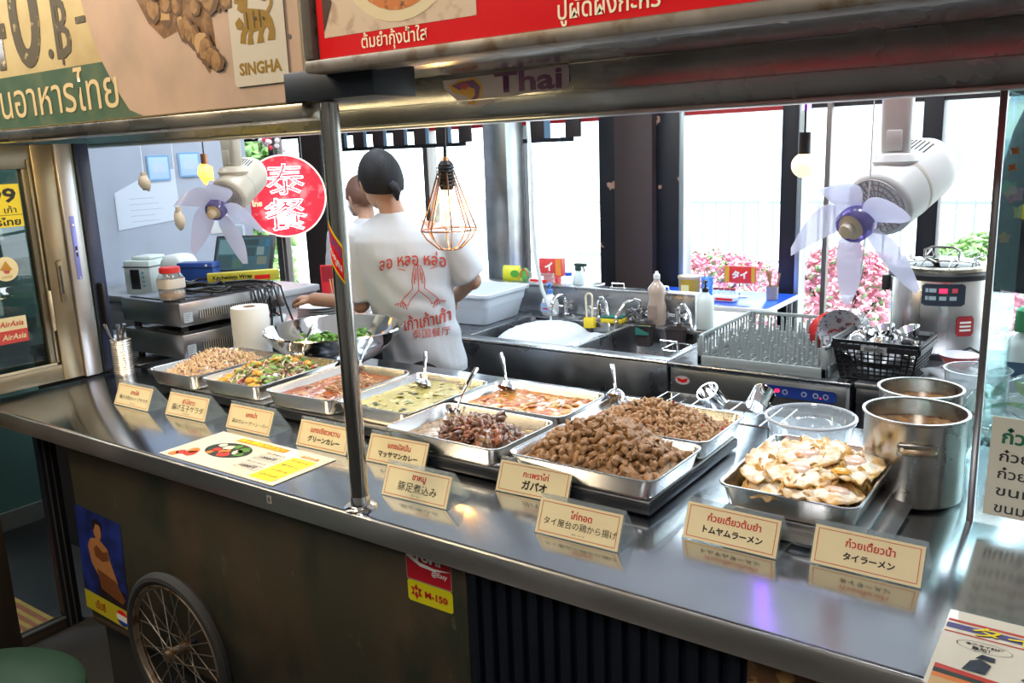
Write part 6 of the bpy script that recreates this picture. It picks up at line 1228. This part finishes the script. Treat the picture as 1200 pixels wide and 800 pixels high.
for r_, z in ((.074, -.065), (.014, -.118)): MB().tube([(r_*cos(2*pi*q_/32), r_*sin(2*pi*q_/32), z) for q_ in range(32)], .0023, 6, True).build('cage_ring', cop, t)
d = light('cage_lamp_light', 'POINT', (-1.475, 1.79, 1.375), 2.2, (1, .66, .30), soft=.03)
t = thing('globe_lamp', 'warm round bulb hanging on a dark socket left of the right fan', 'lamp', (-.628, 2.07, 1.475))
MB().ell((0, 0, 0), .0285, 24, 16).build('globe', mat('globe_glow', (1, .8, .6), .3, emit=('FFCFA0', 1.6)), t, smooth=80); MB().cyl((0, 0, .026), (0, 0, .075), .014).build('socket', black_plastic, t); MB().tube([(0, 0, .07), (0, 0, .3), (0, 0, 1.32)], .003, 6).build('cord', black_plastic, t)
t = thing('neon_tube', 'violet blue lit tube hanging over the globe bulb', 'light tube', (-.635, 2.10, 1.60)); MB().cyl((0, 0, 0), (0, 0, .62), .010).build('tube', mat('violet_glow', (.2, .1, 1), .4, emit=('A060FF', 7)), t); MB().cyl((0, 0, .62), (0, 0, 1.2), .002, n=6).build('cord', black_plastic, t)  # unseen upper length added so the counter shows a violet streak
t = thing('flame_lamp', 'glowing amber shell lamp left of the beige fan', 'lamp', (-2.68, 1.92, 1.495)); MB().add(*lump(6, 2, .6, (.026, .026, .038))).build('shade', mat('amber_glow', (1, .5, .1), .4, emit=('FF9A30', 5)), t, smooth=80); MB().cyl((0, 0, .035), (0, 0, .07), .012).build('socket', cop, t); MB().cyl((0, 0, .06), (0, 0, 1.305), .0025, n=6).build('cord', black_plastic, t)

# ---------------------------------------------------------------- people
skin = mat('skin', (.42, .235, .155), .5, noise_=[(10, (.48, .27, .18), .4, .7)], sss=.15); hair = mat('hair_black', (.006, .006, .008), .6, stretch=(40, 40, 4), bump=(10, .4), spec=.3); hair2 = mat('hair_brown', (.10, .042, .022), .45, stretch=(30, 30, 3), bump=(10, .7))
shirtm = mat('shirt_white', (.52, .56, .61), .75, bump=(14, .5)); trous = mat('trousers_black', (.02, .02, .025), .8)
def limb(mb, pts, rs): mb.tube(pts, rs, 14); [mb.ell(p, r, 12, 8) for p, r in zip(pts, rs)]
def hand(mb, wrist, dirv, up, s=1., curl=.5):
    dirv = Vector(dirv).normalized(); up = Vector(up); up = (up-dirv*up.dot(dirv)).normalized(); side = dirv.cross(up); w_ = Vector(wrist)
    B = Matrix((side, dirv, up)).transposed()
    g = lambda x, y, z: w_+B @ Vector((x*s, y*s, z*s))
    secs = []
    for y, hw, hh in ((-.005, .018, .013), (.015, .022, .013), (.045, .029, .012), (.066, .029, .010)): secs.append([g(hw*cos(2*pi*k/14), y, hh*sin(2*pi*k/14)) for k in range(14)])
    mb.loft(secs)
    for i, (x, l) in enumerate(((-.022, .042), (-.008, .048), (.007, .045), (.021, .035))):
        P = [g(x*.9, .055, 0)]; a = .2; y, z = .066, 0
        for seg in (.45, .30, .25): a += curl*.75; y += l*seg*cos(a); z -= l*seg*sin(a); P.append(g(x, y, z))
        mb.tube(P, [.0068*s, .0066*s, .006*s, .0048*s], 8); mb.ell(P[-1], .0048*s, 8, 6)
    P = [g(-.018, .012, -.002), g(-.036, .032, -.010), g(-.040, .052, -.018), g(-.036, .066, -.022)]; mb.tube(P, [.010*s, .009*s, .008*s, .006*s], 8); mb.ell(P[-1], .006*s, 8, 6)
def person(label, loc, rz, hairm, pose, headrot, shirt_m, pony=True, prints=False, lean=0., hs=1.):
    t = thing('person', label, 'person', loc, (0, 0, rz)); t.scale = (hs, hs, hs); b_ = MB()
    lx = lambda z: lean*max(0, z-.66)
    pose = {k: ([(p[0]+lx(p[2]), p[1], p[2]) for p in v] if k in 'LR' else v) for k, v in pose.items()}
    # head built about its own pivot at the top of the neck
    HM = Matrix.Translation((-.012+lx(1.23), .018, 1.195)) @ Euler(headrot).to_matrix().to_4x4() @ Matrix.Diagonal((1.02, 1.02, 1.02, 1))
    def H(p): return HM @ Vector(p)
    b_.M = HM; b_.ell((0, .0, .075), (.062, .076, .082), 20, 14); b_.ell((0, .030, .035), (.048, .050, .052), 16, 10); b_.ell((0, .052, .010), (.030, .030, .024), 12, 8)
    b_.loft([[(x*w_, y0+y*.3*w_, z) for x, y in circ(1, 10)] for w_, y0, z in ((.004, .080, .085), (.009, .090, .060), (.013, .094, .048), (.009, .084, .042))])       # nose
    b_.ell((0, .082, .026), (.018, .008, .006), 10, 6); b_.ell((0, .080, .018), (.016, .008, .006), 10, 6)
    for s_ in (-1, 1):
        b_.M = HM @ TRS((s_*.062, -.004, .052), (0, 0, s_*.35)); b_.ell((0, 0, 0), (.0065, .017, .026), 12, 10); b_.ell((s_*.003, -.006, .004), (.006, .010, .018), 10, 8)
    b_.M = Matrix.Identity(4)
    limb(b_, [(lx(1.10), .0, 1.10), (lx(1.155)-.002, .004, 1.155), (lx(1.20)-.008, .012, 1.20), (lx(1.24)-.012, .022, 1.245)], [.050, .040, .038, .042])
    limb(b_, [(-.12+lx(1.075), 0, 1.075), (lx(1.10), 0, 1.10), (.12+lx(1.075), 0, 1.075)], [.045, .055, .045]); limb(b_, [(0, 0, .62), (lx(.8), 0, .80), (lx(.98), 0, .98)], [.082, .078, .080])
    for s_, A_ in ((-1, pose['L']), (1, pose['R'])):
        limb(b_, A_[:3], [.040, .033, .024]); d = Vector(A_[2])-Vector(A_[1]); hand(b_, A_[2], d, pose.get('up', (0, 0, 1)), .95, .7)
        limb(b_, [(s_*.065, 0, .62), (s_*.07, .01, .34), (s_*.075, -.005, .06)], [.070, .046, .030]); b_.ell((s_*.078, .045, .028), (.032, .085, .026), 14, 8)
    body = remeshed(b_, 'body', skin, .0052, t, smooth_it=3)
    # eyes, brows and lips
    for s_ in (-1, 1):
        mb = MB(); mb.M = HM; mb.ell((s_*.024, .073, .066), (.010, .007, .0065), 12, 8); mb.build('eye', mat('eye_white', (.7, .7, .7), .2), t); mb = MB(); mb.M = HM; mb.ell((s_*.024, .0785, .066), (.0045, .003, .0045), 10, 6); mb.build('iris', mat('eye_dark', (.02, .012, .01), .2), t)
        mb = MB(); mb.M = HM; mb.tube([(s_*.010, .080, .082), (s_*.024, .079, .086), (s_*.038, .068, .081)], .0022, 6); mb.build('eyebrow', hairm, t)
    # hair: cap following the skull, open over the face
    h = MB(); h.M = HM; secs = []; nk = 40
    vs = []; rows = 16
    for j in range(rows+1):
        for k in range(nk):
            a = 2*pi*k/nk; back = .5-.5*sin(a)                   # 1 at the back of the head (-y)
            lim = R(66)+R(64)*back**.7; ph = lim*j/rows; rr2 = 1.10+.018*noise.noise(Vector((cos(a)*7, sin(a)*7, ph*2)))
            vs.append((.062*rr2*sin(ph)*cos(a)*1.03, -.004+.078*rr2*sin(ph)*sin(a), .070+.086*rr2*cos(ph)-.010*(back > .6)*(j/rows)))
    fs = [(j*nk+k, j*nk+(k+1) % nk, (j+1)*nk+(k+1) % nk, (j+1)*nk+k) for j in range(rows) for k in range(nk)]
    n0 = len(vs); vs2 = [(x*.90, y*.90, .07+(z-.07)*.90) for x, y, z in vs]; fs2 = [tuple(q_+n0 for q_ in reversed(f)) for f in fs]; rimf = [(rows*nk+k, rows*nk+(k+1) % nk, rows*nk+(k+1) % nk+n0, rows*nk+k+n0) for k in range(nk)]
    h.add(vs+vs2, fs+fs2+rimf); h.build('hair', hairm, t, smooth=80)
    random.seed(6)
    if pony:
        mb = MB(); mb.M = HM; mb.tube([(0.004, -.070, .028), (.010, -.088, .018), (.014, -.090, -.004), (.014, -.082, -.026)], [.011, .015, .014, .004], 12); mb.build('ponytail', hairm, t, smooth=70)
        mb = MB(); mb.M = HM; mb.tube([(.013*cos(a*.52)+.006, -.078-.004*sin(a*.52), .024+.013*sin(a*.52)) for a in range(12)], .0035, 6, True); mb.build('hair_tie', mat('tie_purple', (.20, .08, .35), .6), t)
    else:
        mb = MB(); mb.M = HM; mb.ell((0, -.082, .085), (.034, .030, .034), 18, 12); mb.build('hair_bun', hairm, t, smooth=80)
    if not pony:
        mb = MB(); mb.M = HM; mb.loft([[(.040*w_*sin(a), .052+.036*w_*cos(a)*.8, z) for a in [R(-100+200*k/14) for k in range(15)]] for w_, z in ((1.05, .056), (1.22, .040), (1.20, .020), (.95, -.002))], False, False, closed=False); mb.build('face_mask', mat('mask_white', (.75, .77, .8), .8), t, smooth=60)
    # shirt: one closed garment with sleeves
    g = MB(); secs = []
    for z, hw, hd, cy in ((.62-.0, .142, .098, 0), (.70, .138, .096, 0), (.80, .132, .092, .0), (.92, .142, .098, 0), (1.02, .156, .102, 0), (1.07, .160, .092, 0), (1.10, .140, .078, 0), (1.125, .100, .064, .002), (1.145, .062, .052, .004), (1.158, .050, .046, .006)):
        secs.append([(lx(z)+hw*cos(2*pi*k/28), cy+hd*sin(2*pi*k/28), z) for k in range(28)])
    g.loft(secs)
    for s_, A_ in ((-1, pose['L']), (1, pose['R'])):
        p0, p1 = Vector(A_[0]), Vector(A_[1]); e = p0.lerp(p1, .92); g.tube([p0+Vector((-s_*.03, 0, .0)), p0, p0.lerp(p1, .5), e], [.050, .055, .055, .060], 18); g.ell(p0, .054, 14, 10)
    def wr(p, n):
        s_ = .0028*sin(p.z*62+p.x*38+3*noise.noise(p*9))*max(0, min(1, (1.08-p.z)*5))+.0045*noise.noise(Vector((p.x*16, p.y*16, p.z*7)))
        return n*s_
    sh_ = remeshed(g, 'shirt', shirt_m, .0062, t, smooth_it=3, disp=wr)
    tr_ = MB(); limb(tr_, [(0, 0, .66), (0, 0, .62)], [.102, .102])
    for s_ in (-1, 1): tr_.tube([(s_*.060, 0, .64), (s_*.070, .01, .34), (s_*.076, -.003, .05)], [.080, .058, .046], 18)
    remeshed(tr_, 'trousers', trous, .009, t)
    if prints:
        me = sh_.data; bvh = BVHTree.FromPolygons([tuple(v.co/S) for v in me.vertices], [tuple(p.vertices) for p in me.polygons])
        def project(mesh, nm, m, off=.0050):
            for v in mesh.vertices:
                p = v.co; hit = bvh.ray_cast(Vector((p.x, -.5, p.z)), Vector((0, 1, 0)))[0]
                y = hit.y if hit else -.09; v.co = Vector((p.x, y-off, p.z))*S
            mesh.materials.clear(); mesh.materials.append(m); link(nm, mesh, t)
        def ptxt(s, x, z, w_, h_, bold=.012, arcz=0, tiltz=0):
            mm2 = text_mesh(s, 1, bold, 2); bm = bmesh.new(); bm.from_mesh(mm2); bm.verts.index_update()
            xs_ = [v.co.x for v in bm.verts]; ys_ = [v.co.y for v in bm.verts]; x0, x1, y0, y1 = min(xs_), max(xs_), min(ys_), max(ys_)
            for v in bm.verts: u = (v.co.x-x0)/(x1-x0)-.5; q_ = (v.co.y-y0)/(y1-y0)-.5; v.co = Vector((x+lx(z)+u*w_, 0, z+q_*h_-arcz*u*u*4+tiltz*u))
            bmesh.ops.triangulate(bm, faces=bm.faces); vs = [v.co.copy() for v in bm.verts]; T = [[v.index for v in f.verts] for f in bm.faces]; bm.free()
            for _ in range(2):          # fine triangles, so the print can follow the folds
                N_ = []
                for a, b2, c2 in T:
                    if max((vs[a]-vs[b2]).length, (vs[b2]-vs[c2]).length, (vs[c2]-vs[a]).length) < .009: N_.append((a, b2, c2)); continue
                    n0 = len(vs); vs += [(vs[a]+vs[b2])/2, (vs[b2]+vs[c2])/2, (vs[c2]+vs[a])/2]; N_ += [(a, n0, n0+2), (n0, b2, n0+1), (n0+2, n0+1, c2), (n0, n0+1, n0+2)]
                T = N_
            mm2 = bpy.data.meshes.new('back_lettering'); mm2.from_pydata([tuple(v) for v in vs], [], T); project(mm2, 'back_lettering', m_red)
        m_red = mat('shirt_red_print', (.52, .055, .03), .7)
        ptxt('ลอ หลอ หล่อ', .044, 1.020, .205, .046, arcz=.016, bold=.012); ptxt('เก้าเก้าเก้า', .048, .822, .146, .048, tiltz=.02, bold=.016); ptxt('泰国餐厅', .052, .778, .118, .028, bold=0)
        def stroke(pts, w_=.0018):
            P = []; Q_ = [Vector((a, 0, b2)) for a, b2 in pts]; R2 = []
            for a, b2 in zip(Q_, Q_[1:]):
                n_ = max(1, int((b2-a).length/.008)); R2 += [a.lerp(b2, k/n_) for k in range(n_)]
            R2.append(Q_[-1]); vs = []; 
            for i, p in enumerate(R2):
                d = (R2[min(i+1, len(R2)-1)]-R2[max(i-1, 0)]).normalized(); nn = Vector((-d.z, 0, d.x))*w_/1; vs += [tuple(p+nn), tuple(p-nn)]
            return vs, [(2*i, 2*i+1, 2*i+3, 2*i+2) for i in range(len(R2)-1)]
        hm = MB(); ox, oz = .050+lx(.95), .938
        hands = [[(0, .060), (-.010, .055), (-.016, .035), (-.020, .010), (-.018, -.015), (-.050, -.045)], [(0, .060), (.010, .055), (.016, .035), (.020, .010), (.018, -.015), (.050, -.045)], [(0, .058), (0, .0), (0, -.020), (-.030, -.052)], [(0, -.020), (.030, -.052)],
                 [(-.006, .048), (-.008, .012)], [(.006, .048), (.008, .012)], [(-.012, .035), (-.012, .0)], [(.012, .035), (.012, .0)], [(-.050, -.045), (-.058, -.056), (-.036, -.068), (-.030, -.052)], [(.050, -.045), (.058, -.056), (.036, -.068), (.030, -.052)]]
        for k in range(5): hands += [[(-.052-.004*k, -.052-.002*k), (-.040-.010*k, -.080+.004*k)], [(.052+.004*k, -.052-.002*k), (.040+.010*k, -.080+.004*k)]]
        for k in range(7): a = R(20+23.3*k); hands.append([(.040*cos(a), .030+.040*sin(a)), (.064*cos(a), .030+.058*sin(a))]) if not 60 < 20+23.3*k < 120 else None
        for P in hands: v, f = stroke([(x+ox, z+oz) for x, z in P], .0013); hm.add(v, f)
        mm2 = hm.mesh('back_drawing', m_red, 0)
        for v in mm2.vertices: v.co = v.co/S
        project(mm2, 'praying_hands_print', m_red)
    return t
person('standing person seen from behind in white printed shirt, black hair tied low', (-1.858, 2.10, .2), R(34), hair,
       {'L': [(-.150, 0, 1.075), (-.176, .02, .862), (-.345, .10, .868)], 'R': [(.150, 0, 1.070), (.205, .03, .925), (.13, .16, .855)]}, (R(-18), R(-4), R(26)), shirtm, True, True, lean=-.16)
person('second person with brown hair bun and mask, mostly hidden by the steel pole', (-2.68, 2.70, .2), R(20), hair2,
       {'L': [(-.150, 0, 1.075), (-.19, .03, .88), (-.16, .20, .86)], 'R': [(.150, 0, 1.075), (.19, .03, .88), (.12, .20, .86)]}, (R(-22), 0, R(55)), mat('shirt_grey', (.45, .45, .47), .8), False, hs=.93)

# ---------------------------------------------------------------- outside
og = struct(MB().box((-26, 4.26, .02), (18, 40, .14)).build('floor_terrace', mat('terrace', (.55, .53, .50), .8, noise_=[(2, (.48, .46, .43), .4, .6)]), smooth=0))
random.seed(40); azl = mat('azalea_pink', (.72, .24, .34), .6, noise_=[(6, (.80, .42, .50), .4, .6)]); azg = mat('azalea_leaf', (.20, .32, .14), .6)
lv = [leafv(2), lump(1, 1, .6, (1, .7, .4))]
def bush(label, cx_, cy_, rx, ry, h, n, mats, w, name='flowering_bush', sz=(.03, .055)):
    t = thing(name, label, 'bush', (cx_, cy_, .14))
    def pl2(i):
        a = random.uniform(0, 2*pi); q_ = random.random()**.45; z = random.random()**.6; k = (1-z*z*.5)
        return TRS((rx*q_*k*cos(a), ry*q_*k*sin(a), h*z*(1-.25*q_)), (random.uniform(-1, 1), random.uniform(-1, 1), random.uniform(0, 6)), random.uniform(*sz)), random.choice((0, 1)), random.choices(range(len(mats)), w)[0]
    o = scatter('leaves', lv, n, pl2, mats, t); o['kind'] = 'stuff'
    for k in range(5): a = k*1.3; MB().tube([(0, 0, 0), (rx*.3*cos(a), ry*.3*sin(a), h*.4), (rx*.5*cos(a), ry*.5*sin(a), h*.75)], [.02, .014, .006], 6).build('stem', mat('bark', (.10, .06, .04), .8), t)
bush('pink flowering bush outside the window behind the right fan', -1.60, 6.3, .75, .5, .72, 2600, [azl, azg], [5, 1], sz=(.018, .036)); bush('pink flowering bush outside, left of the blue table', -3.0, 7.4, .8, .5, .50, 1900, [azl, azg], [4, 1], sz=(.018, .036)); bush('pink flowering bush outside behind the soup warmer', -.30, 6.9, .55, .5, .60, 1700, [azl, azg], [5, 1], sz=(.018, .036))
gr1 = mat('leaf_green_light', (.30, .50, .16), .6); gr2 = mat('leaf_green_dark', (.16, .30, .10), .6)
bush('green shrub outside the right window above the soup warmer', -.95, 8.2, .7, .4, .62, 1300, [gr1, gr2], [2, 1], 'green_shrub', (.02, .045)); bush('green bamboo like shrub outside the left window behind the neon sign', -7.15, 5.6, .42, .4, 2.2, 1500, [gr1, gr2], [2, 1], 'green_shrub', (.05, .09))
def fence(label, x0, x1, y, h, step=.16):
    t = thing('fence', label, 'fence', ((x0+x1)/2, y, .14)); hw = (x1-x0)/2; fm = mat('fence_grey', (.30, .34, .36), .5, .3)
    for z in (.12, h-.05): MB().box((-hw, -.012, z), (hw, .012, z+.03)).build('rail', fm, t, smooth=0)
    pm = MB().box((-.010, -.010, 0), (.010, .010, h)).mesh('picket', fm, 0)
    for k in range(int((x1-x0)/step)+1): link('picket', pm, t, (-hw+k*step, 0, 0))
fence('grey railing outside behind the pink bushes', -9.5, 1.0, 9.2, .80)
def build_(label, x, y, w_, d, h, col, nx, nz_):
    t = thing('building', label, 'building', (x, y, .14)); MB().box((-w_/2, 0, 0), (w_/2, d, h)).build('wall', mat('facade_'+str(nx)+str(nz_), col, .8), t, smooth=0); MB().box((-w_/2-.1, -.1, h), (w_/2+.1, d, h+.15)).build('roof', mat('roof_grey', (.4, .4, .42), .8), t, smooth=0)
    for i in range(nx):
        for j in range(nz_): f = MB().box((-w_/2+(i+.25)*w_/nx, -.04, (j+.3)*h/nz_), (-w_/2+(i+.75)*w_/nx, .02, (j+.8)*h/nz_)).build('window', mat('frame_pale', (.5, .5, .52), .5), t, smooth=0); MB().box((-w_/2+(i+.28)*w_/nx, -.05, (j+.34)*h/nz_), (-w_/2+(i+.72)*w_/nx, -.041, (j+.76)*h/nz_)).build('pane', mat('far_pane', (.30, .38, .42), .2), f, smooth=0)
build_('pale grey building across the street seen through the middle window', -9.0, 20, 7, 5, 4.2, (.60, .62, .64), 5, 3); build_('cream building across the street at the right', -1.5, 24, 6, 5, 3.2, (.66, .63, .58), 4, 2)
for k, (x, y, l) in enumerate([(-3.65, 9.8, 'thin lamp post outside the window, left of the pink bushes'), (-3.0, 8.6, 'thin grey post outside the window by the railing')]):
    t = thing('street_post', l, 'post', (x, y, .14)); MB().cyl((0, 0, 0), (0, 0, 2.2 if k else 3.4), .04, .03).build('shaft', mat('post_pale', (.42, .46, .48), .5), t); MB().cyl((0, 0, 0), (0, 0, .1), .08).build('base', mat('post_pale', (0, 0, 0)), t)
